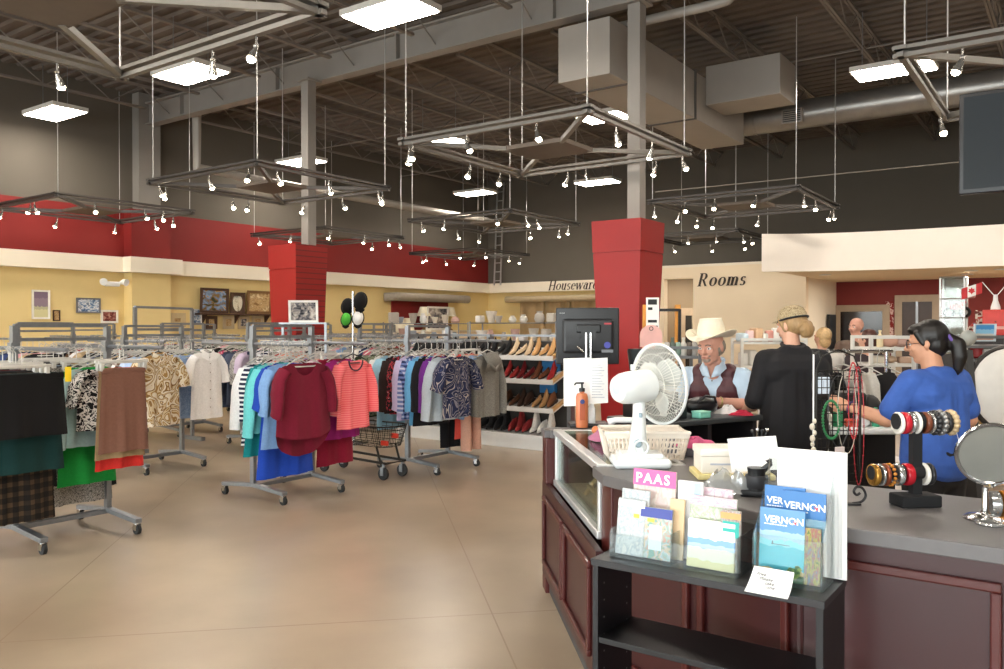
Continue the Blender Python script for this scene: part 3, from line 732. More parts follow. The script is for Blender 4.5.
garment('skirt', 'brown plaid skirt hanging lowest at the left edge', 'skirt', x+.04, y-.22, '#2a211c', 'skirt', pat=pt_plaidb, w0=.24, w1=.29, L=.98, pleats=40)
rail_row(x-.02, y-.12, 'brown plaid skirt', [('skirt', 'black skirt', 'skirt', '#0b0b0c', K(kind='skirt', L=.8, w0=.24, w1=.28)), ('trousers', 'black trousers', 'trousers', '#131315', K(kind='trousers', L=.92)),
    ('skirt', 'charcoal skirt', 'skirt', '#2c2a2d', K(kind='skirt', L=.6)), ('skirt', 'wine red skirt', 'skirt', '#6d1b25', K(kind='skirt', L=.5)), ('trousers', 'dark grey trousers', 'trousers', '#35343a', K(kind='trousers', L=.9)),
    ('skirt', 'black narrow skirt', 'skirt', '#1b1a1c', K(kind='skirt', L=.7)), ('skirt', 'navy skirt', 'skirt', '#1d2236', K(kind='skirt', L=.62))])
y2 = y+.66
garment('skirt', 'brown suede skirt with a beige hem, front of its rail', 'skirt', x+.0, y2-.08, '#7b5546', 'skirt', w0=.165, w1=.195, L=.60, rz=0.0)
garment('skirt', 'beige skirt lining showing under the brown suede skirt', 'skirt', x-.05, y2-.08, '#a58a67', 'skirt', w0=.16, w1=.195, L=.65, rz=0.0)
garment('skirt', 'bright red skirt showing just below the brown suede skirt', 'skirt', x-.11, y2-.05, '#d8352f', 'skirt', L=.74, w0=.14, w1=.19)
garment('blouse', 'black and white printed top peeking out left of the brown suede skirt', 'top', x-.17, y2-.16, '#ddd', pat=pt_bw, L=.46, ws=.16, wc=.165, wh=.18, sleeve=.20)
garment('cardigan', 'pale mint cardigan hanging left of the black and white printed top', 'cardigan', x-.26, y2-.20, '#a9c9cb', L=.58, ws=.16, wc=.175, wh=.20, sleeve=.52, flare=.14)
garment('skirt', 'bright green skirt showing below the pale mint cardigan', 'skirt', x-.33, y2-.18, '#1f9a41', 'skirt', L=.86, w0=.17, w1=.22)
rail_row(x-.34, y2-.20, 'bright green skirt', [
    ('skirt', 'long grey tweed skirt', 'skirt', '#8a8680', K(kind='skirt', pat=pt_tweed, L=1.02, w0=.22, w1=.27, pleats=30)),
    ('dress', 'long black dress', 'dress', '#0c0c0e', K(L=.95, ws=.22, wc=.27, wh=.36, sleeve=.2)), ('trousers', 'wide black trousers', 'trousers', '#121214', K(kind='trousers', L=.98, w0=.22)),
    ('skirt', 'long black skirt', 'skirt', '#151517', K(kind='skirt', L=.98, w0=.24, w1=.30)), ('dress', 'black sleeveless dress', 'dress', '#17171a', K(L=.98, wh=.3, sleeve=0)),
    ('trousers', 'pale blue trousers', 'trousers', '#9fb3c8', K(kind='trousers', L=.95)), ('skirt', 'dark navy skirt', 'skirt', '#1b2033', K(kind='skirt', L=.8))], step=.088)
# ---- leaf print rack
x, y = RK[1][:2]
garment('shirt', 'tan and brown leaf-print short-sleeved shirt on a black hanger', 'shirt', x+.26, y-.02, '#c9a873', pat=pt_leaf, hk='black', collar='shirt', ws=.22, wc=.235, wh=.25, L=.73, sleeve=.24, r0=.10, r1=.09, top=-.13, rz=.06)
rail_row(x+.22, y, 'tan leaf-print shirt', [('shirt', 'grey-blue denim shirt', 'shirt', '#8fa7c6', K(L=.6, sleeve=.5)), ('shirt', 'pale blue shirt', 'shirt', '#a9c0e0', K(L=.62, sleeve=.5, wh=.28)), ('blouse', 'light blue blouse', 'top', '#b7cbe8', K(L=.66, sleeve=.22, wh=.28)),
    ('top', 'brown top', 'top', '#6c4d36', K(sleeve=.2)), ('top', 'white knit top', 'top', '#e8e4dd', K(sleeve=.45)), ('blouse', 'black blouse', 'top', '#1d1c1e', K(sleeve=.4)), ('top', 'tan knit top', 'top', '#b79b73', K(sleeve=.4)),
    ('top', 'grey top', 'top', '#8d8a86', K(sleeve=.3)), ('top', 'cream top', 'top', '#e2d8c2', K(sleeve=.3)), ('top', 'olive top', 'top', '#6b6b4a', K(sleeve=.3)), ('top', 'dark blue top', 'top', '#2c3a63', K(sleeve=.3)), ('scarf', 'silver grey scarf top', 'top', '#a8a6a4', K(L=.85, sleeve=0, wh=.2))])
y2 = y+.68
garment('blouse', 'long white buttoned blouse with short sleeves', 'blouse', x+.12, y2-.04, '#fbf8f5', collar='shirt', ws=.18, wc=.185, wh=.21, L=.73, sleeve=.26, r0=.08, r1=.075, flare=.12, top=-.12, rz=.04)
rail_row(x+.10, y2-.13, 'long white blouse', [('shirt', 'pale blue denim shirt', 'shirt', '#9db6d6', K(pat=pt_denim, L=.66, sleeve=.5, wh=.27)), ('shirt', 'light blue shirt', 'shirt', '#a9c0e0', K(L=.70, sleeve=.5, wh=.28)), ('blouse', 'sky blue blouse', 'top', '#b7cbe8', K(L=.68, sleeve=.4, wh=.28)),
    ('top', 'yellow top', 'top', '#e2c23d', K(L=.60, sleeve=.1)), ('jacket', 'dark navy jacket', 'jacket', '#262c44', K(L=.72, sleeve=.5)), ('top', 'dark grey top', 'top', '#55525a', K(sleeve=.3)), ('top', 'pale grey top', 'top', '#c5c2bd', K(sleeve=.3)), ('top', 'white top', 'top', '#ecebe8', K(sleeve=.3))])
# ---- maroon rack
x, y = RK[2][:2]
garment('tunic', 'large maroon V-neck tunic with a rounded long back hem', 'tunic', x+.27, y, '#74142b', ws=.235, wc=.27, wh=.30, L=.66, back_extra=.15, hem=.05, sleeve=.36, r0=.095, r1=.075, flare=.25, neck=.11, nd=.12, top=-.14, fold=.012, rz=.0)
rail_row(x+.22, y-.02, 'large maroon tunic', [('top', 'dusty blue top', 'top', '#7fa6d6', K(L=.72, sleeve=.35, wh=.30, ws=.23)), ('tunic', 'long royal blue tunic', 'tunic', '#1f47b0', K(L=.98, sleeve=.3, wh=.31, ws=.22)), ('cardigan', 'turquoise cardigan', 'cardigan', '#6fd0d3', K(L=.6, sleeve=.55, wh=.27, ws=.23, flare=.3)),
    ('top', 'dark teal top', 'top', '#17898c', K(L=.80, sleeve=.4, wh=.31)), ('top', 'navy and white striped top', 'top', '#333', K(pat=pt_navyst, L=.72, sleeve=.42, ws=.22, wh=.28)), ('top', 'white ribbed top', 'top', '#e8e8ea', K(L=.62, sleeve=.50, ws=.22, flare=.28))], step=.075)
y2 = y+.68
garment('top', 'coral pink finely striped top with three-quarter sleeves on a black hanger', 'top', x+.12, y2+.04, '#f4666b', pat=pt_coral, hk='black', collar='band', ws=.185, wc=.195, wh=.215, L=.64, sleeve=.43, r0=.075, r1=.068, flare=.22, neck=.085, nd=.07, rz=.02)
rail_row(x+.08, y2+.02, 'coral pink striped top', [('top', 'magenta top', 'top', '#a5277d', K(L=.74, sleeve=.4, wh=.25)), ('skirt', 'dark red skirt', 'skirt', '#8b1530', K(kind='skirt', L=.98, w0=.2, w1=.24)), ('blouse', 'pale pink blouse', 'blouse', '#d993b2', K(L=.58, sleeve=.35)),
    ('top', 'red and white striped top', 'top', '#a8324a', K(pat=pt_redst, L=.78, sleeve=.35, wh=.27)), ('top', 'wine red top', 'top', '#5c1226', K(L=.88, sleeve=.45, wh=.28)), ('top', 'peach top', 'top', '#eeb29c', K(sleeve=.25)), ('blouse', 'red patterned blouse', 'blouse', '#a33', K(pat=pt_redfl, sleeve=.3)),
    ('top', 'lavender top', 'top', '#a9a3cf', K(sleeve=.3)), ('blouse', 'cream printed blouse', 'blouse', '#ccc', K(pat=pt_grey, sleeve=.3)), ('top', 'salmon top', 'top', '#de7d68', K(sleeve=.3)), ('top', 'burgundy top', 'top', '#4d1a2a', K(sleeve=.3))])
# ---- navy floral rack
x, y = RK[3][:2]
garment('blouse', 'navy blouse with a pale floral print and short sleeves', 'blouse', x+.27, y, '#2b3252', pat=pt_floral, ws=.21, wc=.225, wh=.235, L=.63, sleeve=.26, r0=.085, r1=.08, flare=.3, top=-.14)
rail_row(x+.22, y, 'navy floral blouse', [('cardigan', 'pale grey cardigan', 'cardigan', '#b4bdc4', K(L=.66, sleeve=.58, ws=.2, flare=.25)), ('top', 'purple top', 'top', '#6f2a86', K(L=.66, sleeve=.5)), ('top', 'black top', 'top', '#17161a', K(L=.72, sleeve=.5, wh=.28)), ('top', 'sky blue top', 'top', '#6cb2df', K(L=.72, sleeve=.5)),
    ('blouse', 'navy plaid shirt', 'shirt', '#446', K(pat=pt_plaidn, L=.66, sleeve=.52)), ('top', 'pale lilac top', 'top', '#cdbfe0', K(L=.68, sleeve=.5)), ('blouse', 'dark flowered blouse', 'blouse', '#422', K(pat=pt_redfl, L=.62, sleeve=.5)), ('jacket', 'dark brown jacket', 'jacket', '#2f201e', K(L=.62, sleeve=.52, ws=.22)),
    ('top', 'light blue top', 'top', '#9cc8dc', K(L=.80, sleeve=.2)), ('top', 'white top', 'top', '#eceae6', K(L=.6, sleeve=.45)), ('jacket', 'olive patterned jacket', 'jacket', '#778', K(pat=pt_olive, L=.66, sleeve=.52, ws=.22)), ('jacket', 'sage green jacket', 'jacket', '#8c957c', K(L=.64, sleeve=.5)),
    ('jacket', 'dark green jacket', 'jacket', '#3c4636', K(L=.7, sleeve=.5))], step=.092)
y2 = y+.68
garment('cardigan', 'heather grey cowl-neck cardigan at the front of its rail', 'cardigan', x+.16, y2, '#7d7972', pat=pt_heather, collar='hood', ws=.19, wc=.195, wh=.2, L=.68, sleeve=.60, r0=.07, r1=.055, flare=.12)
rail_row(x+.12, y2, 'heather grey cardigan', [('jacket', 'pale denim jacket', 'jacket', '#9db3c8', K(pat=pt_denim, L=.66, sleeve=.62, ws=.22, flare=.22)), ('trousers', 'peach coloured trousers', 'trousers', '#d9a58e', K(kind='trousers', L=1.06, w0=.17)), ('skirt', 'coral red skirt', 'skirt', '#dd5348', K(kind='skirt', L=.92, w0=.16, w1=.2)),
    ('top', 'white top', 'top', '#eeecea', K(L=.62, sleeve=.5)), ('top', 'black long top', 'top', '#19181b', K(L=1.05, sleeve=.4, wh=.22)), ('top', 'coral top', 'top', '#e0685c', K(sleeve=.3)), ('blouse', 'pink blouse', 'blouse', '#e8a7b0', K(sleeve=.3)), ('top', 'dark grey top', 'top', '#4a484c', K(sleeve=.4)), ('top', 'orange red top', 'top', '#d9482f', K(sleeve=.3)), ('top', 'taupe top', 'top', '#8f7f70', K(sleeve=.3))])
# ---- racks behind: simple garments from a small pool of meshes
POOL = []
for i in range(6):
    b = torso_mb(seed=i+50, L=R.uniform(.5, .75), ws=.2, wh=R.uniform(.22, .27), nu=10, nv=6)
    for s in (-1, 1): sb = sleeve_mb(s, .2, -.15, [.2, .5, .35][i % 3], seed=i); b.add(sb.v, sb.f)
    o = b.build('top', CLOTH, None, local=True, angle=70); POOL.append(o.data); bpy.data.objects.remove(o)
PAL = {'white or cream': ['#e9e5de', '#dcd6ca', '#efeeee'], 'grey': ['#9a9894', '#7c7a79', '#b5b3b0'], 'black': ['#1d1c1f', '#2b292c'], 'blue': ['#4a679e', '#7f9fc8', '#2c3c66'],
       'pink or red': ['#c66a78', '#a83a42', '#e0a3a8'], 'tan or brown': ['#a0825c', '#6f513b', '#c4aa84'], 'green': ['#5f7358', '#8fa28a'], 'patterned': None}
PW = ['white or cream']*4+['grey']*4+['black']*3+['blue']*2+['pink or red']*2+['tan or brown']*2+['green', 'patterned']
PMAT = [pt_grey, pt_bw, pt_navyst, pt_olive]
BR = [(-8.45, 6.75, 'second row behind the white blouse'), (-8.65, 8.95, 'row beside the shoe shelves'),
      (-10.4, 4.8, 'row at the left edge behind the black skirts'), (-10.4, 6.75, 'row behind the tall empty frame'), (-10.4, 8.7, 'third row behind the maroon tunic'), (-10.4, 10.7, 'row behind the hat stand'), 
      (-12.9, 6.75, 'last row under the wall posters'), (-12.9, 8.7, 'last row under the painted pictures'), (-12.9, 11.6, 'last row under the far red column'), (-12.9, 13.6, 'last row under the red panel')]
rackb = make_rack('x', 1.6)
for i, (x, y, w) in enumerate(BR):
    r = rackb if i == 0 else copy_tree(rackb)
    r.location = (x, y, 0); r['label'] = f'grey clothes rack in the packed {w}'
    for q in (0, .68):
        n = 9
        if i == 0 and q == 0:
            for k, (nm, l, ct, c, kw) in enumerate([('top', 'pink and white dotted top', 'top', '#e0507a', K(pat=pt_pinkdot, L=.62, sleeve=.3)), ('jacket', 'dark denim jacket', 'jacket', '#3a4256', K(L=.74, sleeve=.52)), ('top', 'charcoal blue top', 'top', '#474e60', K(L=.7, sleeve=.3)), ('blouse', 'grey printed blouse', 'blouse', '#aaa', K(pat=pt_grey, L=.62, sleeve=.35)),
                    ('top', 'lilac top', 'top', '#d9c6dc', K(L=.9, sleeve=.2)), ('trousers', 'navy trousers', 'trousers', '#232a48', K(kind='trousers', L=1.02)), ('top', 'white ribbed top', 'top', '#e9e7e6', K(L=.66, sleeve=.5)), ('top', 'navy and white striped top', 'top', '#333', K(pat=pt_navyst, L=.7, sleeve=.3)), ('top', 'heather grey top', 'top', '#b8b2ac', K(pat=pt_heather, L=.6, sleeve=.4)), ('top', 'deep red top', 'top', '#a8413c', K(L=.6, sleeve=.3)), ('top', 'soft coral top', 'top', '#d98a76', K(L=.6, sleeve=.3))]):
                garment(nm, f'{l} on the rack between the white blouse and the maroon tunic', ct, x+.46-(10-k)*.125, y, c, **dict(kw))
            continue
        for k in range(n):
            c = R.choice(PW); g = R.choice(POOL)
            o = bpy.data.objects.new('top', g); COL.objects.link(o)
            o.location = (x+.28-k*1.36/n, y+q, 1.4); o.rotation_euler = (0, 0, PI/2+R.uniform(-.1, .1)); o.scale = (R.uniform(.95, 1.1), 1.2, R.uniform(.95, 1.1))
            if c == 'patterned':
                o.data = g.copy(); o.data.materials[0] = R.choice(PMAT); paint(o, '#999')
            else: paint(o, R.choice(PAL[c]))
            tag(o, f'{c} garment packed in the {w}', 'garment', f'{c} garments in the {w}')
            hanger(o, 'clear')
# tall empty display frame standing above the racks on the left
t = thing('clothes_gantry', 'tall empty steel frame rising above the racks left of the painted pictures', 'clothes rack', (-9.6, 6.1, 0))
p0 = P(135, 330, 10.2); p1 = P(192, 330, 11.3); 
for p in (p0, p1): MB().bb(p.x-.02, p.y-.02, 0, p.x+.02, p.y+.02, 1.8).build('post', STEEL, t, smooth=False)
for z in (1.8, 1.52): MB().bar((p0.x, p0.y, z), (p1.x, p1.y, z), .03, .03).build('bar', STEEL, t, smooth=False)
for p in (p0, p1): MB().bb(p.x-.25, p.y-.03, 0.0, p.x+.25, p.y+.03, .05).build('foot', STEEL, t, smooth=False)
# ================================================================ shoe shelves
SH = mat('shoe_shelf_white', '#d8d6d2', .45, 0, .03); SHW = mat('shelf_end_wood', '#c79f68', .5, 0, .1); SHD = mat('shelf_back_dark', '#3a3632', .7)
sx0, sx1, sy = -8.0, -5.42, 8.62
t = thing('shoe_shelf', 'long shoe shelving unit of four slanted tiers with wooden ends', 'shelving unit', ((sx0+sx1)/2, sy+.3, 0))
TZ = [(.13, .10), (.47, .13), (.83, .13), (1.13, .13)]      # front height, rise to the back
def tier_pt(k, x, f):                                       # f 0 front, 1 back
    z, r = TZ[k]; dep = .46 if k == 0 else .36
    return Vector((x, sy+(0 if k == 0 else .08)+f*dep, z+r*f+.02))
MB().bb(sx0, sy, 0, sx1, sy+.55, .13).build('base', SH, t, smooth=False, bevel=.006)
MB().bb(sx0, sy+.50, .1, sx1, sy+.55, 1.36).build('back_panel', SHD, t, smooth=False)
for xx in (sx0, (sx0+sx1)/2, sx1): MB().bb(xx-.03, sy+.46, .1, xx+.03, sy+.56, 1.45).build('post', STEEL, t, smooth=False)
MB().bb(sx0, sy+.5, 1.42, sx1, sy+.54, 1.45).build('top_rail', STEEL, t, smooth=False)
for k in range(4):
    a, b2, c2, d2 = tier_pt(k, sx0, 0), tier_pt(k, sx1, 0), tier_pt(k, sx1, 1), tier_pt(k, sx0, 1)
    m = MB(); dz = Vector((0, 0, -.025)); m.add([a, b2, c2, d2, a+dz, b2+dz, c2+dz, d2+dz], [(0,1,2,3), (7,6,5,4), (0,4,5,1), (1,5,6,2), (2,6,7,3), (3,7,4,0)])
    m.bar(a+Vector((0, -.008, .012)), b2+Vector((0, -.008, .012)), .014, .05); s = m.build('shelf', SH, t, smooth=False)
    if k:
        e = MB(); e.bar(b2+Vector((-.02, 0, .015)), c2+Vector((-.02, 0, .015)), .05, .03); e.build('shelf_end', SHW, s, smooth=False)
def shoe_mb(kind):
    """shoe lofted along its length: toe at -y; sole, upper with an opening, heel"""
    b = MB(); Ls = .25; n = 11; heel = {'heel': .07, 'flat': .012, 'trainer': .03, 'boot': .03}[kind]
    def base(t): return heel*max(0, (t-.35)/.65)**1.3 if kind == 'heel' else heel*.6
    rings = []
    for i in range(n+1):
        t = i/n; w = .040*(math.sin(min(1, t*2.6+.12)*PI/2))*(1-.28*max(0, t-.35)/.65); w *= 1-.75*max(0, t-.94)/.06
        h = {'heel': .03+.05*t*t, 'flat': .028+.035*t*t, 'trainer': .04+.06*min(1, t*1.6), 'boot': .045+.16*min(1, max(0, (t-.35)*3))}[kind]*(.55+.45*min(1, t*5)); z0 = base(t); y = -Ls/2+Ls*t
        rings.append([(w*math.cos(a)*(1 if math.sin(a) < 0 else .78), y, z0+.006+h*(.5+.5*math.sin(a))) for a in [2*PI*j/12 for j in range(12)]])
    vs = [p for r in rings for p in r]
    b.add(vs, [(i*12+j, (i+1)*12+j, (i+1)*12+(j+1) % 12, i*12+(j+1) % 12) for i in range(n) for j in range(12)]+[tuple(range(12)), tuple(n*12+j for j in reversed(range(12)))])
    o = MB(); ring = [(.036*(math.sin(min(1, t*2.6+.12)*PI/2))*(1-.28*max(0, t-.35)/.65)*1.08, -Ls/2+Ls*t, base(t)) for t in [i/8 for i in range(9)]]
    vs = [(s*w, y, z) for w, y, z in ring for s in (-1, 1)]+[(s*w, y, z+.008) for w, y, z in ring for s in (-1, 1)]
    fs = []
    for i in range(8):
        a = 2*i; fs += [(a, a+1, a+3, a+2), (18+a, 18+a+2, 18+a+3, 18+a+1), (a, a+2, 18+a+2, 18+a), (a+1, 18+a+1, 18+a+3, a+3)]
    o.add(vs, fs)
    if kind == 'heel': o.tube([(0, .105, heel), (0, .108, 0)], [.016, .008], 8)
    elif kind != 'flat': o.bb(-.03, .05, 0, .03, .12, heel*.6)
    return b, o
SOLE = mat('shoe_sole', '#3a2a20', .6)
SHOE = {}
for kind in ('heel', 'flat', 'trainer', 'boot'):
    u, so = shoe_mb(kind); a = u.build('shoe', CLOTH, None, local=True); c = so.build('sole', SOLE, None, local=True)
    SHOE[kind] = (a.data, c.data); bpy.data.objects.remove(a); bpy.data.objects.remove(c)
tiers = [('bottom tier', ['boot', 'trainer', 'boot', 'trainer'], [('black', '#1a1a1c')]*6+[('dark red', '#8c2a2a'), ('white', '#ddd9d2')]),
         ('third tier', ['flat', 'heel', 'trainer'], [('brown', '#6b4226'), ('chestnut', '#8a5230'), ('brown', '#5a3a26'), ('dark brown', '#3d2a20'), ('tan', '#b58a5c')]),
         ('second tier', ['heel', 'flat'], [('red', '#a32a2c'), ('black', '#1c1b1d'), ('red', '#b83b3a'), ('dark red', '#7a2226'), ('brown', '#7d4a32')]),
         ('top tier', ['heel', 'flat', 'heel'], [('black', '#19191b')]*6+[('beige', '#cdb594'), ('tan', '#c79a66')])]
for k, (tn, kinds, cols) in enumerate(tiers):
    n = 21
    for i in range(n):
        kd = kinds[i % len(kinds)]; f = i/(n-1)
        cn, cc = cols[min(len(cols)-1, int(f*len(cols)))] if k in (0, 3) else cols[(i//2) % len(cols)]
        p = tier_pt(k, sx0+.16+(sx1-sx0-.28)*f, .46); p.z += .004
        o = bpy.data.objects.new('shoe', SHOE[kd][0]); COL.objects.link(o); paint(o, cc)
        r = TZ[k][1]/(.46 if k == 0 else .36)
        o.location = p; o.rotation_euler = (math.atan(r), 0, R.uniform(-.12, .12)); o.scale = (1.15, 1, 1.15)
        s = bpy.data.objects.new('sole', SHOE[kd][1]); COL.objects.link(s); s.parent = o
        tag(o, f'{cn} shoe on the {tn} of the shoe shelves', 'shoe', f'{cn} shoes on the {tn}')
for px, py, wd, hg, l in ((545, 367, .16, .18, 'bright blue card box hanging behind the second shoe tier'), (541, 389, .15, .12, 'bright blue card box behind the third shoe tier')):
    p = P(px, py, 10.55); m = MB(); m.rbox((p.x, sy+.44, p.z), (wd*1.5, .08, hg), .008); m.bb(p.x-wd*.4, sy+.395, p.z-.03, p.x+wd*.4, sy+.399, p.z+.03)
    tag(m.build('card_box', mat('bright_blue_card', '#2d7fc0', .5)), l, 'box')
# ================================================================ shopping cart
t = thing('shopping_cart', 'black wire shopping cart with red clips between the racks', 'shopping cart', (-6.25, 6.2, 0))
WIRE = mat('cart_wire_black', '#26241f', .4, .4); REDP = mat('red_plastic', '#c8321f', .4)
cx0, cx1, cy0, cy1 = -6.75, -5.72, 6.0, 6.36
b = MB()
def rr_loop(z, e=0.0, n=6, r=.14):
    o = []
    for (ax, ay, a0) in ((cx1-r, cy1-r, 0), (cx0+r, cy1-r, PI/2), (cx0+r, cy0+r, PI), (cx1-r, cy0+r, 1.5*PI)):
        for k in range(n+1): a = a0+PI/2*k/n; o.append(Vector((ax+(r+e)*math.cos(a), ay+(r+e)*math.sin(a), z)))
    return o
for z, e in ((.54, .03), (.50, .022), (.46, .015), (.42, .008), (.37, 0), (.33, -.03)): b.tube(rr_loop(z, e), .008 if z == .54 else .0035, 6, closed=True)
A, Bl = rr_loop(.54, .03, 10), rr_loop(.33, -.03, 10)
for p, q in zip(A, Bl): b.tube([p, q], .003, 5)
for i in range(1, 12):
    x = cx0+i*(cx1-cx0)/12; b.tube([(x, cy0-.03, .54), (x, cy0+.03, .33), (x, cy1-.03, .33), (x, cy1+.03, .54)], .003, 5)
b.build('basket', WIRE, t)
b = MB(); b.tube([(cx0+.05, cy0+.04, .2), (cx1-.02, cy0+.04, .17), (cx1-.02, cy1-.04, .17), (cx0+.05, cy1-.04, .2)], .014, 8, closed=True)
for yy in (cy0+.04, cy1-.04):
    b.tube([(cx0+.05, yy, .2), (cx0+.0, yy, .34), (cx0-.12, yy, .98)], .012, 8); b.tube([(cx1-.1, yy, .17), (cx1-.16, yy, .34)], .012, 8)
b.build('chassis', WIRE, t)
MB().tube([(cx0-.12, cy0-.0, .98), (cx0-.12, cy1+.0, .98)], .018, 10).build('handle', REDP, t)
for x, y in ((cx1-.06, cy0+.04), (cx1-.06, cy1-.04), (cx0+.1, cy0+.04), (cx0+.1, cy1-.04)):
    c = MB(); c.tube([(x, y, .17), (x, y, .13)], .016, 8); c.bb(x-.02, y-.03, .05, x+.02, y-.02, .13); c.bb(x-.02, y+.02, .05, x+.02, y+.03, .13); cc = c.build('caster', STEEL, t)
    MB().lathe([(.03, -.018), (.062, -.016), (.066, 0), (.062, .016), (.03, .018)], 20, M3((x, y, .066), 0, PI/2)).build('wheel', RUBBER, cc)
for px, py in ((386, 443), (405, 437)):
    p = P(px, py, 8.2); m = MB(); m.rbox((min(cx1+.02, p.x), cy0-.02 if px < 400 else cy0+.12, p.z), (.09, .03, .05), .01); m.build('clip', REDP, t)
# ================================================================ things on and along the walls
def picture(name, label, cat, c, w, h, xdir, m, fm, fw=.035, mat_w=0.0, lean=0.0, depth=.03, parts=True):
    """framed picture: four mouldings mitred into one frame, backing, printed sheet; c = centre of the lower edge"""
    xd = Vector(xdir).normalized(); nrm = Vector((xd.y, -xd.x, 0)); up = (Vector((0, 0, 1))*math.cos(lean) - nrm*math.sin(lean))
    M = Matrix(((xd.x, nrm.x, up.x, c[0]), (xd.y, nrm.y, up.y, c[1]), (xd.z, nrm.z, up.z, c[2]), (0, 0, 0, 1)))
    t = thing(name, label, cat, c)
    f = MB(); o = [(-w/2, 0), (w/2, 0), (w/2, h), (-w/2, h)]; i = [(-w/2+fw, fw), (w/2-fw, fw), (w/2-fw, h-fw), (-w/2+fw, h-fw)]
    vs = [M @ Vector((x, y, z)) for (y, ring) in ((0, o), (depth, o), (depth*.8, i), (0, i)) for x, z in ring]
    fs = []
    for r in range(4):
        q = (r+1) % 4
        for k in range(4): j = (k+1) % 4; fs.append((r*4+k, r*4+j, q*4+j, q*4+k))
    f.add(vs, fs); f.build('frame', fm, t, smooth=False)
    p = MB(); p.box((0, .006, h/2), (w-2*fw+.002, .008, h-2*fw+.002), M); sh = p.build('print' if not mat_w else 'mount', m if not mat_w else PAPER, t, smooth=False)
    if mat_w: MB().box((0, .012, h/2), (w-2*fw-2*mat_w, .006, h-2*fw-2*mat_w), M).build('print', m, t, smooth=False)
    return t
WF = mat('white_frame', '#e8e4dc', .5)
im_land = pattern('painted_landscape', 'picture', ['#3a3f2c', '#8a6a2f', '#6c87a8', '#93a9c4', '#b98d3e'], 3.2, which='Generated')
im_warm = pattern('warm_painting', 'picture', ['#8c6a42', '#c7a878', '#a5825a', '#d8c49a'], 4, which='Generated')
im_blue = pattern('blue_white_print', 'picture', ['#4d6486', '#8fa3bc', '#e7e7e6', '#6f7d92'], 5, which='Generated')
im_grey = pattern('grey_photo_print', 'picture', ['#2b2d33', '#6d6a6d', '#a59a92', '#c9c2b8'], 4, which='Generated')
im_red = pattern('dark_red_print', 'picture', ['#5a2a28', '#8f4f47', '#b88f80'], 5, which='Generated')
im_purple = bands('poster_with_violet_sky', [(0, '#d6cf9e'), (.3, '#b9b58f'), (.42, '#8d7a86'), (.75, '#7a6579')], noise=.18)
im_sky = bands('beach_sky_print', [(0, '#c9a08c'), (.28, '#d9cfc4'), (.42, '#8fc3e0'), (.7, '#4a94cf')], noise=.12)
LW = (0, 1, 0)
def on_left(px, y_low, gap=.0): p = onX(px, XL+gap, y_low); return p
def wallpic(px, y0, y1, wpx, label, m, fm, cat='picture', **kw):
    p = onX(px, XL+.05, y1); v = (-p.x*SA+p.y*CA); h = (y1-y0)*v/F; a = onX(px-wpx/2, XL+.05).y; b2 = onX(px+wpx/2, XL+.05).y
    return picture(kw.pop('name', 'wall_picture'), label, cat, (XL+.02, p.y, p.z), abs(b2-a), h, LW, m, fm, **kw)
wallpic(41.5, 290, 319, 18, 'tall white-framed poster with a violet sky on the yellow wall', im_purple, WF, 'poster', name='poster')
wallpic(57, 310, 321, 7, 'small narrow brown picture right of the violet poster', im_warm, WOODD, fw=.02)
wallpic(89, 298, 313, 24, 'blue and white picture left of the yellow wall pier', im_blue, mat('grey_frame', '#6f6f74', .5), fw=.03)
wallpic(110, 310, 323, 17, 'dark red picture in a white frame below the yellow wall pier', im_red, WF, fw=.04)
wallpic(149, 319, 332, 17, 'dark wooden frame, empty, low on the yellow wall', mat('pale_card', '#d9c08c', .8), WOODD, 'picture frame', fw=.1)
wallpic(178, 313, 327, 16, 'small gold picture with a wide pale frame inside the tall steel frame', im_warm, mat('pale_gilt', '#c7b48c', .5), fw=.12)
wallpic(197, 309, 324, 10, 'small blue and red poster beside the tall steel frame', im_blue, WF, fw=.02)
# ledge with three leaning pictures
a, b2 = onX(194, XL).y, onX(272, XL).y
t = thing('picture_ledge', 'long dark ledge on the yellow wall under the painted pictures', 'shelf', (XL+.1, (a+b2)/2, 1.83))
MB().bb(XL, a, 1.83, XL+.22, b2, 1.87).build('board', WOODD, t, smooth=False, bevel=.005)
for f in (.1, .5, .9):
    yy = a+(b2-a)*f; MB().add([(XL, yy-.015, 1.83), (XL+.18, yy-.015, 1.83), (XL, yy-.015, 1.63), (XL, yy+.015, 1.83), (XL+.18, yy+.015, 1.83), (XL, yy+.015, 1.63)], [(0,1,2), (5,4,3), (0,3,4,1), (1,4,5,2), (2,5,3,0)]).build('bracket', WOODD, t, smooth=False)
def ledgepic(px0, px1, h, label, m, fm, **kw):
    y0, y1 = onX(px0, XL+.1).y, onX(px1, XL+.1).y
    return picture('framed_painting', label, 'picture', (XL+.12, (y0+y1)/2, 1.875), abs(y1-y0), h, LW, m, fm, lean=-.06, **kw)
ledgepic(199, 227, .58, 'dark-framed painted landscape with blue sky, left on the ledge', im_land, WOODD, fw=.06)
t = ledgepic(229, 243.5, .50, 'dark-framed oval mirror between two paintings on the ledge', mat('brown_mount', '#5a4534', .6), WOODD, fw=.05)
t.name = 'framed_mirror'; t['category'] = 'mirror'
ym = (onX(229, XL+.1).y+onX(243.5, XL+.1).y)/2
MB().lathe([(.001, .0), (.17, 0), (.18, .006), (.001, .012)], 28, Matrix.Translation((XL+.148, ym, 2.13)) @ Matrix.Rotation(PI/2, 4, 'Y'), 1.15, .75).build('oval_glass', mat('silver_mirror', '#dfe3e4', .08, .9), t)
ledgepic(246, 270, .56, 'warm brown painting in a wooden frame, right on the ledge', im_warm, mat('mid_wood_frame', '#7d5a35', .5), fw=.06)
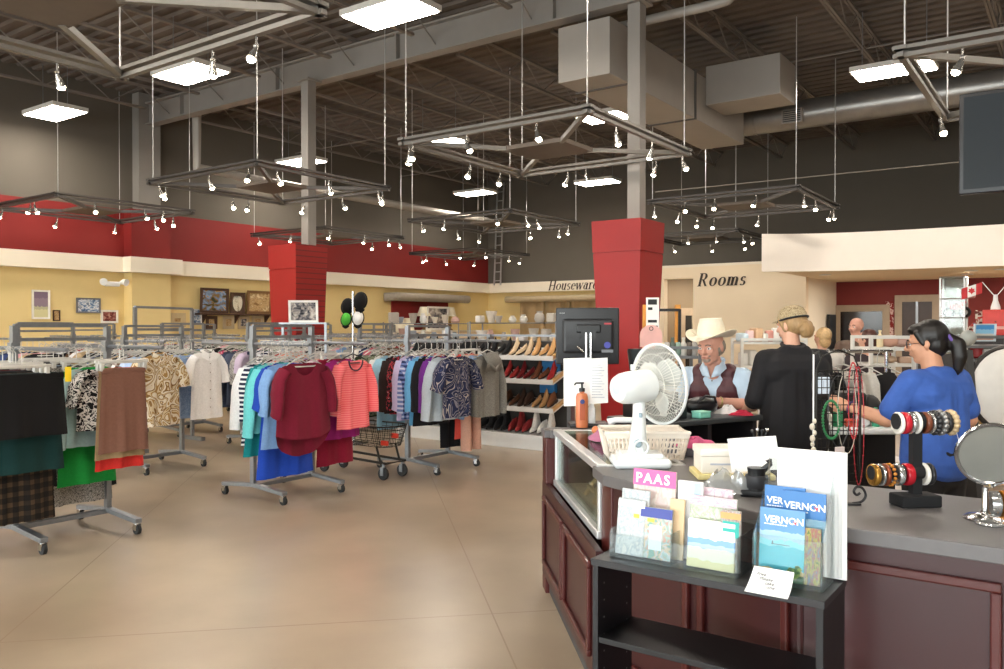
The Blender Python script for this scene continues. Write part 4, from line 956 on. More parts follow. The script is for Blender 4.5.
for px, l in ((212, 'small brown framed picture under the ledge, left'), (229, 'small pale framed picture under the ledge, middle'), (244, 'small dark framed photo under the ledge, second from right'), (258, 'small pale framed picture under the ledge, right')):
    wallpic(px, 316, 329, 11, l, im_grey if 'dark' in l else im_warm, WOODD if 'brown' in l else mat('pale_wood_frame', '#b7a384', .5), fw=.07)
# framed photograph on top of a rack
p = P(304, 322.5, 10.35)
picture('framed_photo', 'white-framed photograph standing on the rack top before the far red column', 'picture', p, .37, .28, (CA, SA, 0), im_grey, WF, fw=.028, lean=-.1)
s = MB(); s.bb(-.30, -.07, -.02, .30, .10, 0); 
for px_ in (-.27, .27): s.bb(px_-.015, 0, -p.z, px_+.015, .03, -.02)
t = thing('rack_shelf', 'narrow steel shelf stand under the white-framed photograph', 'shelf', (p.x, p.y, 0), YAW)
s.add([], []); s.v = [q+Vector((0, 0, p.z)) for q in s.v]
s2 = MB(); s2.v, s2.f, s2.mi = s.v, s.f, s.mi; o = s2.build('shelf_stand', STEEL, t, smooth=False, local=True)
# hat stand with caps
p = P(353, 327, 10.9); t = thing('hat_stand', 'chrome hat stand rising above the racks', 'hat stand', (p.x, p.y, 0))
b = MB(); b.tube([(p.x, p.y, .02), (p.x, p.y, 2.02)], .016, 10); b.lathe([(.2, 0), (.2, .015), (.03, .035), (.016, .05)], 24, Matrix.Translation((p.x, p.y, 0))); b.build('pole', CHROME, t)
hats = [(-.085, .05, 1.83, '#080808', 'black knitted hat, left on the hat stand', .105), (.10, -.02, 1.90, '#0a0909', 'black knitted hat, right and higher on the hat stand', .115), (-.09, -.02, 1.655, '#4fae3d', 'green and white cap low on the hat stand', .085), (.075, -.04, 1.67, '#e7e6e3', 'white cap with black edge on the hat stand', .095)]
for u, v, z, c, l, r in hats:
    q = p+C(u, v); MB().tube([(p.x, p.y, z-.02), (q.x, q.y, z)], .005, 6).build('hook', CHROME, t)
    h = MB(); M = Matrix.Translation((q.x, q.y, z)) @ Matrix.Rotation(YAW, 4, 'Z') @ Matrix.Rotation(1.15, 4, 'X')
    h.lathe([(.001, r*.75), (r*.5, r*.68), (r*.85, r*.4), (r, 0), (r*1.02, -.02), (r*.9, -.025)], 20, M, .74, 1.08)
    o = h.build('hat', CLOTH); paint(o, c); tag(o, l, 'hat')
    k = MB(); k.torus((0, 0, -.012), r*1.01, .012, 20, 6, M, .74, 1.08); k.grid(lambda a, c: M @ Vector(((a-.5)*r*1.1, -r*(1.02+.5*c*math.cos((a-.5)*2.6)), -.014-.01*c)), 8, 3); paint(k.build('brim', CLOTH, o), '#101010' if 'white cap' in l else c)
# red display panel with a grey valance on the left wall, goods in front
ya, yb, yc = onX(391, XL).y, onX(447, XL).y, onX(459, XL).y
tag(MB().bb(XL, ya, 1.46, XL+.05, yb, 2.36).build('display_board', REDW, None, False), 'red display panel on the left wall behind the lamps', 'panel')
b = MB(); b.tube([(XL+.02, ya-.3, 2.42), (XL+.30, ya-.1, 2.44), (XL+.36, ya+.4, 2.44), (XL+.36, yc, 2.44)], .13, 10); b.bb(XL, ya-.3, 2.35, XL+.4, yc, 2.40)
tag(b.build('valance', mat('valance_grey', '#9c9284', .6)), 'rounded grey valance above the red display panel', 'valance')
xa, xb = onY(512, YF).x, onY(592, YF).x
b = MB(); b.bb(xa, YF-.35, 2.36, -10.36, YF, 2.56); b.tube([(xa, YF-.35, 2.46), (-10.36, YF-.35, 2.46)], .1, 10)
tag(b.build('valance', mat('valance_tan', '#b3a283', .6)), 'straight tan valance on the far wall under the Houseware sign', 'valance')
xa2 = onY(523, YF).x
t = thing('curtain', 'tan panelled curtain under the straight valance', 'curtain', (xa2, YF-.2, 0))
for i in range(5):
    x0 = xa2+i*(-10.36-xa2)/5; x1 = xa2+(i+1)*(-10.36-xa2)/5
    b = MB(); b.grid(lambda a, q: (x0+.02+(x1-x0-.04)*a, YF-.2+.03*math.sin(a*PI*4), .1+2.26*q), 24, 1); b.build('panel', mat('curtain_tan', '#a38a64', .85), t)
q = onX(112, XL+.33, 284); t = thing('emergency_light', 'white twin-headed emergency light on the yellow wall pier', 'light', (XL+.36, q.y, q.z)); b = MB(); b.rbox((XL+.35, q.y, q.z), (.09, .30, .10), .02); b.build('housing', WHITEP, t)
for dy in (-.22, .22): MB().tube([(XL+.36, q.y+dy*.6, q.z+.02), (XL+.38, q.y+dy, q.z+.05), (XL+.46, q.y+dy*1.1, q.z+.03)], [.02, .06, .075], 12).build('lamp_head', WHITEP, t)
# lettering on the walls
INK = mat('sign_lettering_dark', '#3a2c22', .6)
p = onY(548, YF-.23, 291); v = -p.x*SA+p.y*CA
t = thing('wall_sign', 'dark italic lettering Houseware on the white band of the far wall', 'sign', (p.x, YF-.23, p.z))
serif_word('letters', 'Housewares', 9.6*v/F, frame3((p.x, YF-.222, p.z+.02), (1, 0, 0), (0, 0, 1)), INK, t, gap=.075, wt=.85)
p = onY(697, by-.02, 286.5); v = -p.x*SA+p.y*CA
t = thing('wall_sign', 'large dark italic lettering Rooms on the beige wall', 'sign', (p.x, by-.02, p.z))
serif_word('letters', 'Rooms', 13*v/F, frame3((p.x, by-.012, p.z), (1, 0, 0), (0, 0, 1)), INK, t, gap=.13, wt=1.05)
# lamps, boxes and a photograph in front of the red panel (on a long counter shelf along the left wall)
t = thing('wall_counter', 'long pale counter along the left wall under the red panel', 'counter', (XL+.3, (ya+yc)/2, 0))
MB().bb(XL+.05, ya, 1.40, XL+.65, yc+1, 1.45).build('top', CREAM, t, smooth=False, bevel=.01)
MB().bb(XL+.1, ya+.05, 0, XL+.6, yc+.95, 1.40).build('cabinet', BEIGE, t, smooth=False)
LSH = mat('lamp_shade_cream', '#e6dcc4', .8)
def lamp(px, label, h=.55, r0=.12, r1=.22):
    y = onX(px, XL+.4).y; t = thing('table_lamp', label, 'lamp', (XL+.4, y, 1.45)); M = Matrix.Translation((XL+.4, y, 1.45))
    MB().lathe([(.09, 0), (.09, .02), (.03, .06), (.06, .15), (.03, .26), (.012, .3), (.012, h)], 16, M).build('base', GOLDF, t)
    MB().lathe([(r1, h-.12), (r0, h+.16), (r0-.01, h+.16), (r1-.01, h-.12)], 20, M).build('lamp_shade', LSH, t)
lamp(424, 'table lamp with a cream flared shade left of the framed portrait'); lamp(450, 'table lamp with a cream shade right of the framed portrait', .56, .13, .2)
y0 = onX(437, XL+.55).y; picture('framed_photo', 'white-framed portrait photo standing between two table lamps', 'picture', (XL+.52, y0, 1.455), 1.0, .72, LW, im_grey, WF, fw=.06, lean=-.1)
for px, l in ((399, 'pale cream lampshade standing alone at the left of the red panel'), (408, 'pale cream lampshade standing alone, second from the left before the red panel')):
    y0 = onX(px, XL+.4).y; o = MB().lathe([(.19, 0), (.15, .36), (.14, .36), (.18, 0)], 20, Matrix.Translation((XL+.4, y0, 1.451))).build('lampshade', LSH); tag(o, l, 'lampshade')
p = onY(469, YF-.4, 324)
picture('wall_picture', 'black picture in a cream frame beside the far corner', 'picture', (p.x, YF-.3, 1.6), .75, .72, (1, 0, 0), BLACKP, mat('cream_frame', '#dccb9b', .6), fw=.1)
# wire shelving with pale goods below the far corner
def wire_shelf(px0, px1, v0, v1, label, seed, tops=(1.62, 1.30)):
    rr = random.Random(seed); a, b2 = P(px0, 327, v0), P(px1, 327, v1); d = (b2-a); L = d.length; d.normalize(); rz = math.atan2(d.y, d.x)
    t = thing('wire_shelf', label, 'shelving unit', (a.x, a.y, 0), rz)
    for x in (0, L):
        for y in (0, .4): MB().tube([(x, y, 0), (x, y, tops[0]+.03)], .015, 8).build('post', STEEL, t, local=True)
    for z in list(tops)+[.95, .5]:
        b = MB(); b.tube([(0, 0, z), (L, 0, z)], .01, 6); b.tube([(0, .4, z), (L, .4, z)], .01, 6)
        for i in range(int(L/.12)): b.tube([(i*.12, 0, z), (i*.12, .4, z)], .005, 5)
        b.build('shelf', STEEL, t, local=True)
    return a, d, L, rz
GOODS = ['#e6e1d8', '#d9d3c8', '#eeeceb', '#c9c2b6', '#b8b0a5', '#dcd0c0', '#a9b5c2', '#caa59a']
def goods(a, d, L, z, label, grp, seed, step=.22, h=(.1, .22)):
    rr = random.Random(seed); x = .1; nrm = Vector((-d.y, d.x, 0)); rz = math.atan2(d.y, d.x)
    while x < L-.08:
        hh = rr.uniform(*h); ww = rr.uniform(.12, .2); p = a+d*x+nrm*rr.uniform(.12, .26); M = Matrix.Translation((p.x, p.y, z+.012)) @ Matrix.Rotation(rz+rr.uniform(-.2, .2), 4, 'Z')
        k = rr.randrange(3); b = MB()
        if k == 0: b.rbox((0, 0, hh/2), (ww, .14, hh), .02, M)
        elif k == 1: b.lathe([(ww*.35, 0), (ww*.5, hh*.3), (ww*.42, hh*.7), (ww*.25, hh*.85), (ww*.3, hh), (ww*.26, hh)], 14, M)
        else: b.lathe([(ww*.3, 0), (ww*.55, hh*.8), (ww*.58, hh), (ww*.52, hh), (ww*.27, .02)], 14, M)
        o = b.build(['box', 'vase', 'bowl'][k], CLOTH); paint(o, rr.choice(GOODS)); tag(o, label.replace('#', ['box', 'vase', 'bowl'][k]), ['box', 'vase', 'bowl'][k], grp+' '+['boxes', 'vases', 'bowls'][k])
        x += step*rr.uniform(.8, 1.3)
a, d, L, rz = wire_shelf(392, 468, 16.5, 17.5, 'wire shelf of pale housewares below the red panel', 1)
goods(a, d, L, 1.62, 'pale # on the upper deck of the wire shelf below the red panel', 'upper deck left', 2); goods(a, d, L, 1.30, 'pale # on the second deck of the wire shelf below the red panel', 'second deck left', 3)
a, d, L, rz = wire_shelf(470, 556, 15.0, 14.0, 'wire shelf of pale housewares below the far corner, behind the shoes', 2)
goods(a, d, L, 1.62, 'pale # on the upper deck of the wire shelf behind the shoes', 'upper deck right', 4); goods(a, d, L, 1.30, 'pale # on the second deck of the wire shelf behind the shoes', 'second deck right', 5)
# ================================================================ right background
DOORW = mat('door_dark_wood', '#35251f', .45, 0, .1); JAMB = mat('door_casing_taupe', '#a3917c', .6); GLD = mat('door_glass_dark', '#2a2220', .15, 0, .1)
def door(n, px0, px1, ytop, Y, leafm, double=False, casing=.16):
    a, b2 = onY(px0, Y), onY(px1, Y); v = -(a.x+b2.x)/2*SA+Y*CA; h = EYE+(HY-ytop)*v/F; x0, x1 = a.x, b2.x
    m = MB(); m.bb(x0, Y-.06, 0, x0+casing, Y, h-casing); m.bb(x1-casing, Y-.06, 0, x1, Y, h-casing); m.bb(x0, Y-.06, h-casing, x1, Y, h)
    o = struct(f'door_{n}', m, JAMB)
    MB().bb(x0+casing, Y-.035, 0, x1-casing, Y-.002, h-casing).build('leaf', leafm, o, smooth=False)
    if double:
        xm = (x0+x1)/2; MB().bb(xm-.025, Y-.06, 0, xm+.025, Y-.03, h-casing).build('stile', STEEL, o, smooth=False)
    else: MB().tube([(x1-casing-.1, Y-.035, 1.0), (x1-casing-.1, Y-.09, 1.0), (x1-casing-.22, Y-.09, 1.0)], .012, 8).build('handle', CHROME, o)
    return o
door(1, 834, 890, 305, 21.4, GLD); door(2, 895, 940, 295, 21.4, DOORW, True)
door(3, 646, 667, 307, by+1.9, DOORW, casing=.2); door(4, 679, 700, 308, by+1.9, BLACKP, casing=.2)
p = P(893, 333, 20); q = P(893, 302, 20)
tag(MB().bb(p.x-.09, 21.37, p.z-.2, p.x+.09, 21.4, q.z).build('wall_poster', pattern('red_white_poster', 'blotch', ['#7d2624', '#c9aaa4', '#8a2b28'], 12), None, False), 'narrow red and white notice between the two doors', 'poster')
# dark grey cabinet at the left of the doors
p = G(820, 352, .75); t = thing('display_cabinet', 'black cabinet standing left of the black door', 'cabinet', (-4.6, 20.6, 0))
x0, x1 = bx1+.03, onY(832, 20.6).x
MB().bb(x0, 20.4, 0, x1, 21.0, 1.85).build('body', BLACKP, t, smooth=False, bevel=.01)
for i in range(2): MB().bb(x0+.03+i*(x1-x0)/2, 20.38, .1, x0+(i+1)*(x1-x0)/2-.03, 20.4, 1.75).build('door', mat('cabinet_door_dark', '#26221f', .3), t, smooth=False)
# glass showcase with toys
x0, x1, Y = onY(939, 18.5).x, onY(965, 18.5).x, 18.5
t = thing('glass_showcase', 'tall grey glass showcase with toys, before the maroon wall', 'showcase', ((x0+x1)/2, Y, 0))
gm = mat('showcase_grey', '#8d8a80', .5); z1 = EYE+(HY-281)*17.9/F
MB().bb(x0, Y+.45, 0, x1, Y+.5, z1).build('back_panel', gm, t, smooth=False)
for zz in (.05, .6, 1.0, 1.32, 1.72, 2.1, z1-.02): MB().bb(x0, Y, zz, x1, Y+.45, zz+.025).build('shelf', gm, t, smooth=False)
for xx in (x0, x1-.03):
    for yy in (Y, Y+.42): MB().bb(xx, yy, 0, xx+.03, yy+.03, z1).build('post', ALUM, t, smooth=False)
MB().bb(x0+.03, Y+.005, .08, x1-.03, Y+.012, z1-.03).build('glass_front', glass('showcase_glass', '#f2f6f4', .12), t, smooth=False)
b = MB(); M = Matrix.Translation((x0+.28, Y+.2, 1.745))
b.torus((0, 0, 0), .085, .03, 18, 8, M @ Matrix.Translation((-.13, 0, .1)) @ Matrix.Rotation(PI/2, 4, 'X')); b.torus((0, 0, 0), .085, .03, 18, 8, M @ Matrix.Translation((.15, 0, .1)) @ Matrix.Rotation(PI/2, 4, 'X'))
o = thing('toy_motorbike', 'red toy motorbike on the showcase shelf', 'toy', (x0+.28, Y+.2, 1.745))
b.build('wheel_set', BLACKP, o)
b = MB(); b.capsule(M @ Vector((-.08, 0, .2)), M @ Vector((.08, 0, .22)), .05, .07); b.capsule(M @ Vector((.08, 0, .22)), M @ Vector((.16, 0, .30)), .03, .02); b.bar(M @ Vector((.15, 0, .1)), M @ Vector((.1, 0, .3)), .03, .03); b.build('body', mat('toy_red', '#c22a2c', .3), o)
tag(MB().rbox((x0+.2, Y+.22, 2.125+.10), (.26, .18, .2), .05).build('toy_box', mat('soft_green', '#7e9479', .6)), 'green toy block on the upper showcase shelf', 'toy')
tag(MB().rbox((x0+.5, Y+.22, 2.125+.06), (.22, .16, .12), .03).build('toy_box', mat('soft_red_white', '#b9837f', .6)), 'pale red box beside the green toy block in the showcase', 'box')
# tall black unit with red boxes, flags, toy and the beach picture on a rack
Y = 12.6; t = thing('display_unit', 'dark display unit carrying the small flags and red box at the right edge', 'display unit', (onY(985, Y).x, Y, 0))
x0, x1 = onY(968, Y).x, onY(1030, Y).x; MB().bb(x0, Y, 0, x1, Y+.5, 1.40).build('body', mat('unit_dark', '#241c1b', .5), t, smooth=False, bevel=.01)
MB().bb(x0-.02, Y-.02, 1.40, x1+.02, Y+.52, 1.44).build('top', mat('unit_top_dark', '#2b211f', .4), t, smooth=False)
v0 = lambda px: -onY(px, Y).x*SA+Y*CA
x = onY(1000, Y).x; o = thing('card_box', 'bright red box at the right edge under the small flags', 'box', (x, Y+.15, 1.44)); MB().rbox((x+.05, Y+.2, 1.44+.17), (.52, .25, .34), .01).build('body', mat('bright_red_card', '#d23a30', .45), o); MB().bb(x-.12, Y+.07, 1.52, x+.2, Y+.074, 1.56).build('label_strip', mat('pale_red_card', '#e9a79c', .5), o, smooth=False)
x = onY(994, Y).x; o = thing('flag_stand', 'white stand holding two small red and white flags', 'flag stand', (x, Y+.15, 1.78)); b = MB(); b.lathe([(.06, 0), (.055, .04), (.03, .12), (.025, .2)], 14, Matrix.Translation((x, Y+.2, 1.785)))
b.build('holder', WHITEP, o); FR = mat('flag_red', '#c8272b', .6); FWm = mat('flag_white', '#f0ece6', .6)
for s in (-1, 1):
    d = Vector((s*.75, 0, 1)).normalized(); p0 = Vector((x, Y+.2, 1.95)); e = p0+d*.26; MB().tube([p0, e], .006, 6).build('flag_pole', WHITEP, o)
    side = Vector((s, 0, -.35)).normalized(); dn = Vector((s*.0, 0, -1)); st = e
    for k, (f0, f1, mm) in enumerate(((0, .3, FR), (.3, .7, FWm), (.7, 1, FR))):
        m = MB(); m.grid(lambda a, q: st+side*(.26*(f0+(f1-f0)*a))+dn*(.15*q)+Vector((0, .01*math.sin(6*(f0+(f1-f0)*a)), 0)), 4, 2); m.build('flag_cloth', mm, o)
    c = st+side*.13+dn*.075+Vector((0, -.012, 0)); m = MB()
    pts = [(0, .05), (.012, .025), (.035, .03), (.028, .005), (.045, -.005), (.01, -.028), (0, -.05), (-.01, -.028), (-.045, -.005), (-.028, .005), (-.035, .03), (-.012, .025)]
    m.add([c+Vector((a, 0, b2)) for a, b2 in pts], [tuple(range(12))]); m.build('leaf_emblem', FR, o, smooth=False)
x = onY(980, Y).x; b = MB(); b.sphere((x, Y+.2, 1.53), .10, 8, (1.2, .8, .9)); b.sphere((x, Y+.18, 1.68), .08, 8); b.sphere((x-.06, Y+.18, 1.75), .03, 6); b.sphere((x+.06, Y+.18, 1.75), .03, 6); b.capsule((x-.08, Y+.15, 1.58), (x-.16, Y+.1, 1.48), .035, .03); b.capsule((x+.08, Y+.15, 1.58), (x+.17, Y+.1, 1.62), .035, .03); b.capsule((x-.05, Y+.12, 1.48), (x-.1, Y+.02, 1.47), .035, .04); b.capsule((x+.05, Y+.12, 1.48), (x+.1, Y+.02, 1.47), .035, .04)
m = b.build('soft_toy', pattern('toy_patchwork', 'blotch', ['#6b3b35', '#c9beb0', '#a8453c', '#4b4a63'], 9)); md = m.modifiers.new('r', 'REMESH'); md.mode = 'VOXEL'; md.voxel_size = .014; md.use_smooth_shade = True
tag(m, 'small patchwork soft toy beside the flag stand', 'toy')
def flatrack(px0, px1, v, ztop, zs, label, mt, dep=.4):
    """open white or grey shelf rack facing the photographer"""
    a, b2 = P(px0, 327, v), P(px1, 327, v); L = (b2-a).length; t = thing('display_rack', label, 'display rack', (a.x, a.y, 0), YAW)
    for x in (0, L):
        for y in (0, dep): MB().bb(x-.015, y-.015, 0, x+.015, y+.015, ztop).build('post', mt, t, smooth=False, local=True)
    for z in zs: MB().bb(0, 0, z-.03, L, dep, z).build('shelf', mt, t, smooth=False, local=True)
    b = MB(); b.bb(0, -.012, ztop-.03, L, .012, ztop); b.bb(0, dep-.012, ztop-.03, L, dep+.012, ztop); b.build('top_rail', mt, t, smooth=False, local=True)
    return t, a, L
RKW = mat('rack_white_metal', '#dedcd6', .4, .1)
flatrack(871, 914, 7.6, 1.47, (1.36, 1.21, .8, .3), 'white open rack standing just left of the woman in blue', RKW)
flatrack(962, 1030, 8.5, 1.46, (1.36, 1.22, .8, .3), 'grey open rack under the beach picture at the right edge', STEEL)
p = P(983.5, 340, 8.6); picture('framed_picture', 'beach and blue sky picture leaning above the grey rack at the right edge', 'picture', (p.x, p.y, 1.40), .225, .185, (CA, SA, 0), im_sky, mat('pale_blue_frame', '#cfd9e0', .5), fw=.014, lean=-.08)
def small(name, label, cat, px, pyb, v, w, h, d, col, shape='box', m=None, group=None, z=None, rough=.5):
    q = P(px, pyb, v); z0 = q.z if z is None else z; M = Matrix.Translation((q.x, q.y, z0)) @ Matrix.Rotation(YAW+R.uniform(-.3, .3), 4, 'Z'); b = MB()
    if shape == 'box': b.rbox((0, 0, h/2), (w, d, h), min(.02, h*.2), M)
    elif shape == 'round': b.lathe([(w*.3, 0), (w*.5, h*.15), (w*.5, h*.8), (w*.35, h*.95), (w*.3, h)], 16, M)
    elif shape == 'bottle': b.lathe([(w*.45, 0), (w*.5, h*.05), (w*.5, h*.6), (w*.2, h*.78), (w*.18, h*.9), (w*.24, h*.9), (w*.24, h), (.001, h)], 16, M)
    elif shape == 'soft': b.sphere((0, 0, h/2), h/2, 8, (w/h, d/h, 1), M)
    o = b.build(name, m or mat(f'paint_{col}', col, rough)); return tag(o, label, cat, group)
for i, (px, z, c, s, w, h) in enumerate([(880, 1.36, '#d9c7a0', 'bottle', .06, .16), (890, 1.36, '#b98d78', 'soft', .16, .11), (901, 1.36, '#a9877a', 'soft', .18, .10), (879, 1.21, '#e2d6c2', 'box', .14, .07), (890, 1.21, '#d6b79a', 'soft', .12, .07), (905, 1.21, '#c9a58c', 'box', .12, .06)]):
    nm = {'bottle': 'bottle', 'soft': 'soft_bag', 'box': 'box'}[s]; dk = {'#d9c7a0': 'cream', '#b98d78': 'rosy brown', '#a9877a': 'dull brown', '#e2d6c2': 'ivory', '#d6b79a': 'peach', '#c9a58c': 'tan'}[c]
    small(nm, f'{dk} {nm.replace("_", " ")} on the white rack left of the woman in blue', nm.split('_')[-1], px, 327, 7.75, w, h, .12, c, s, z=z)
# crowded merchandise tables behind the women: table, clothes on it, tagged items
t = thing('merchandise_table', 'long white table behind the staff, piled with small goods', 'table', C(2.5, 5.75), YAW)
MB().rbox((0, 0, .85), (.74, .56, .04), .012).build('table_top', WHITEP, t, local=True)
for x in (-.33, .33):
    for y in (-.25, .25): MB().bb(x-.018, y-.018, 0, x+.018, y+.018, .83).build('leg', ALUM, t, smooth=False, local=True)
MB().bb(-.31, .1, .1, .31, .14, .82).build('modesty_panel', mat('table_panel_dark', '#1c1a1b', .7), t, smooth=False, local=True)
for px, c, w, h, s, l in ((825, '#d8d2c6', .10, .10, 'round', 'pale round jar at the left end of the white table'), (838, '#2a8a5a', .07, .20, 'bottle', 'green bottle on the white table behind the wire rack'), (852, '#c9452f', .09, .05, 'box', 'small red box on the white table'), (863, '#e9e9e8', .09, .10, 'round', 'white roll on the white table beside the wire rack'), (876, '#4fb98e', .05, .13, 'bottle', 'mint green bottle lying before the woman in blue'), (887, '#efece6', .16, .12, 'soft', 'white crumpled bag on the white table'), (846, '#23201f', .22, .22, 'box', 'black box on the white table behind the wire rack'), (869, '#1d1b1b', .18, .2, 'soft', 'black bag on the white table')):
    small(l.split()[-6] if False else {'round': 'jar', 'bottle': 'bottle', 'box': 'box', 'soft': 'bag'}[s], l, {'round': 'jar', 'bottle': 'bottle', 'box': 'box', 'soft': 'bag'}[s], px, 430, 5.6 if px not in (846, 869) else 5.85, w, h, w, c, s, z=.87)
# white clothes on hangers and a bra held beside the woman in blue
t = thing('garment_rail', 'low chrome rail of pale lingerie before the woman in blue', 'clothes rail', C(2.55, 6.4), YAW)
for x in (-.45, .45): MB().tube([(x, 0, .0), (x, 0, 1.36)], .014, 8).build('post', CHROME, t, local=True); MB().bb(x-.02, -.22, 0, x+.02, .22, .03).build('foot', CHROME, t, smooth=False, local=True)
MB().tube([(-.5, 0, 1.36), (.5, 0, 1.36)], .013, 8).build('rail', CHROME, t, local=True)
for i in range(7):
    q = C(2.55, 6.4)+C(-.4+.13*i, 0); c = ['#e8e4de', '#efece8', '#bcb2a6', '#1b1a1b', '#e6ded2', '#dcd6cd', '#2a2728'][i]; dn = ['white', 'bright white', 'beige', 'black', 'ivory', 'pale grey', 'charcoal'][i]
    o = garment('slip_top', f'{dn} slip top hanging on the low chrome rail before the woman in blue', 'top', q.x, q.y, c, ws=.13, wc=.17, wh=.19, L=R.uniform(.35, .5), sleeve=0, z=1.36); o.rotation_euler.z = YAW+PI/2+R.uniform(.5, .9)
# leaning dark frame, white oval seat backs, wooden blocks at the right
a = P(957, 347, 5.45); b2 = P(974, 418, 5.25)
m = MB(); m.bar(Vector((a.x, a.y, 1.38)), Vector((b2.x, b2.y, .03)), .045, .30); t = m.build('folded_board', mat('board_dark_edge', '#3a3836', .6), None, False); tag(t, 'dark edged board leaning behind the woman in blue, right', 'board')
t = thing('oval_mirror_back', 'large pale oval panel at the right edge behind the bracelets', 'panel', P(1012, 390, 5.3)-Vector((0, 0, 1.1)))
M = Matrix.Translation(P(1012, 390, 5.3)) @ Matrix.Rotation(YAW, 4, 'Z') @ Matrix.Rotation(PI/2-.1, 4, 'X')
MB().lathe([(.001, .03), (.25, .03), (.27, .015), (.25, 0), (.001, 0)], 36, M, 1.0, 1.0).build('panel_disc', mat('pale_laminate', '#d8d3cb', .5), t)
MB().torus((0, 0, .0), .275, .018, 36, 8, M).build('rim', mat('dark_rim', '#2b2523', .5), t)
q = P(1012, 430, 5.33); b = MB(); b.tube([(q.x, q.y, 0), (q.x, q.y, q.z+.05)], .025, 10); b.lathe([(.22, 0), (.2, .02), (.03, .05)], 20, Matrix.Translation((q.x, q.y, 0))); b.build('stand', BLACKP, t)
t = thing('side_table', 'low table with wooden boxes behind the bracelet stand, right edge', 'table', C(3.46, 5.95), YAW); MB().rbox((0, 0, .80), (.9, .6, .04), .01).build('table_top', mat('table_taupe', '#a79a8a', .6), t, local=True)
for x in (-.4, .4):
    for y in (-.25, .25): MB().bb(x-.02, y-.02, 0, x+.02, y+.02, .78).build('leg', BLACKP, t, smooth=False, local=True)
small('wooden_box', 'pale wooden box, upper of two behind the woman in blue', 'box', 985, 400, 5.75, .2, .05, .12, '#c9a877', z=.87); small('wooden_box', 'pale wooden box, lower of two behind the woman in blue', 'box', 988, 405, 5.7, .24, .05, .14, '#d8c08f', z=.82)
small('handbag', 'black handbag on the low table at the right edge', 'bag', 972, 410, 5.8, .16, .2, .12, '#1a1818', 'soft', z=.82)
for i, (px, pyb, v, w, h, c, s, l) in enumerate([(977, 374, 8.65, .13, .13, '#9c2426', 'round', 'red vase standing on the grey rack shelf'), (968, 352, 8.4, .16, .16, '#a7aaa5', 'soft', 'clear glass ball vase on the grey rack'), (990, 360, 8.6, .16, .1, '#d9d4cc', 'box', 'pale box on the grey rack at the right edge'), (975, 378, 8.5, .2, .06, '#d4b892', 'box', 'tan box low on the grey rack')]):
    small(l.split()[1] if s == 'round' else {'soft': 'vase', 'box': 'box'}[s], l, {'round': 'vase', 'soft': 'vase', 'box': 'box'}[s], px, pyb, v, w, h, w, c, s, z=[1.22, 1.36, 1.22, .8][i])
# goods rack behind the man (between the near red column and the beige wall)
t, a, L = flatrack(742, 806, 9.5, 1.42, (1.38, 1.1, .7), 'white goods rack between the man in the hat and the woman in black', RKW)
for i in range(9):
    c = ['#cfe0e8', '#e9c9c4', '#d9b28c', '#e8e2d6', '#c98a7c', '#e4dfd6', '#8fb0c0', '#d7c7b4', '#e6d8ce'][i]; px = 743+i*6.5
    dn = ['pale blue', 'pale pink', 'tan', 'cream', 'terracotta', 'off-white', 'grey-blue', 'beige', 'blush'][i]
    small('folded_cloth', f'{dn} folded cloth on the white goods rack behind the man in the hat', 'cloth', px, 330, 9.65, .09, .10+.03*(i % 3), .2, c, z=1.38-.0)
    small('folded_cloth', f'{dn} bundle on the middle shelf of the white goods rack', 'cloth', px, 345, 9.65, .09, .12+.03*((i+1) % 3), .2, ['#e4e2dc', '#d2cdc2', '#e9e6df'][i % 3], z=1.10)
t, a, L = flatrack(664, 700, 8.5, 1.35, (1.25, 1.0, .6), 'grey rack of trinkets left of the man in the hat', STEEL)
for i in range(6):
    c = ['#bcb8b2', '#4e5a52', '#8fa89a', '#d6d0c6', '#6b5f57', '#a7a19a'][i]; small('trinket', f'{["silver", "dark green", "sage", "cream", "brown", "pewter"][i]} trinket on the grey rack left of the man in the hat', 'ornament', 667+i*5.5, 335, 8.65, .07, .14+.05*(i % 2), .07, c, ['round', 'bottle'][i % 2], z=1.25)
# price sign on a dark arm, orange post, pink tag sign beside the near red column
q = P(660, 310, 9.2); t = thing('sign_stand', 'orange post with a dark arm beside the near red column', 'sign stand', (q.x, q.y, 0), YAW)
MB().bb(-.19, -.02, 0, -.12, .05, 1.80).build('post', mat('orange_wood', '#e09a45', .5), t, smooth=False, local=True)
b = MB(); b.bar((-.15, .0, 1.74), (.22, 0, 1.74), .03, .03); b.bar((.22, 0, 1.75), (.22, 0, 1.0), .03, .03); b.build('arm', BLACKP, t, smooth=False, local=True)
MB().bb(.18, .02, 0, .235, .07, 1.80).build('rear_post', mat('orange_wood', '#e09a45', .5), t, smooth=False, local=True)
MB().bb(-.16, -.025, 1.50, -.015, -.017, 1.88).build('price_card', PAPER, t, smooth=False, local=True)
b = MB()
for z, hgt, w0 in ((1.80, .06, .10), (1.74, .03, .05), (1.60, .03, .10), (1.545, .02, .11)): b.bb(-.14, -.028, z, -.14+w0, -.0255, z+hgt)
b.build('printed_text', BLACKP, t, smooth=False, local=True)
q = P(651, 347, 8.9); o = thing('pink_card_tag', 'rounded pink card tag standing before the near red column', 'sign', (q.x, q.y, q.z), YAW)
MB().prism([(-.12, 0), (.12, 0), (.12, .12)]+[(.12*math.cos(a), .13+.11*math.sin(a)) for a in [PI*i/10 for i in range(11)]]+[(-.12, .12)], -.008, .008, Matrix.Rotation(PI/2, 4, 'X')).build('card', mat('pink_card', '#f0bcb4', .7), o, smooth=False, local=True)
MB().torus((0, 0, 0), .02, .004, 14, 6, Matrix.Translation((0, -.012, .2)) @ Matrix.Rotation(PI/2, 4, 'X')).build('ring', BLACKP, o, local=True)
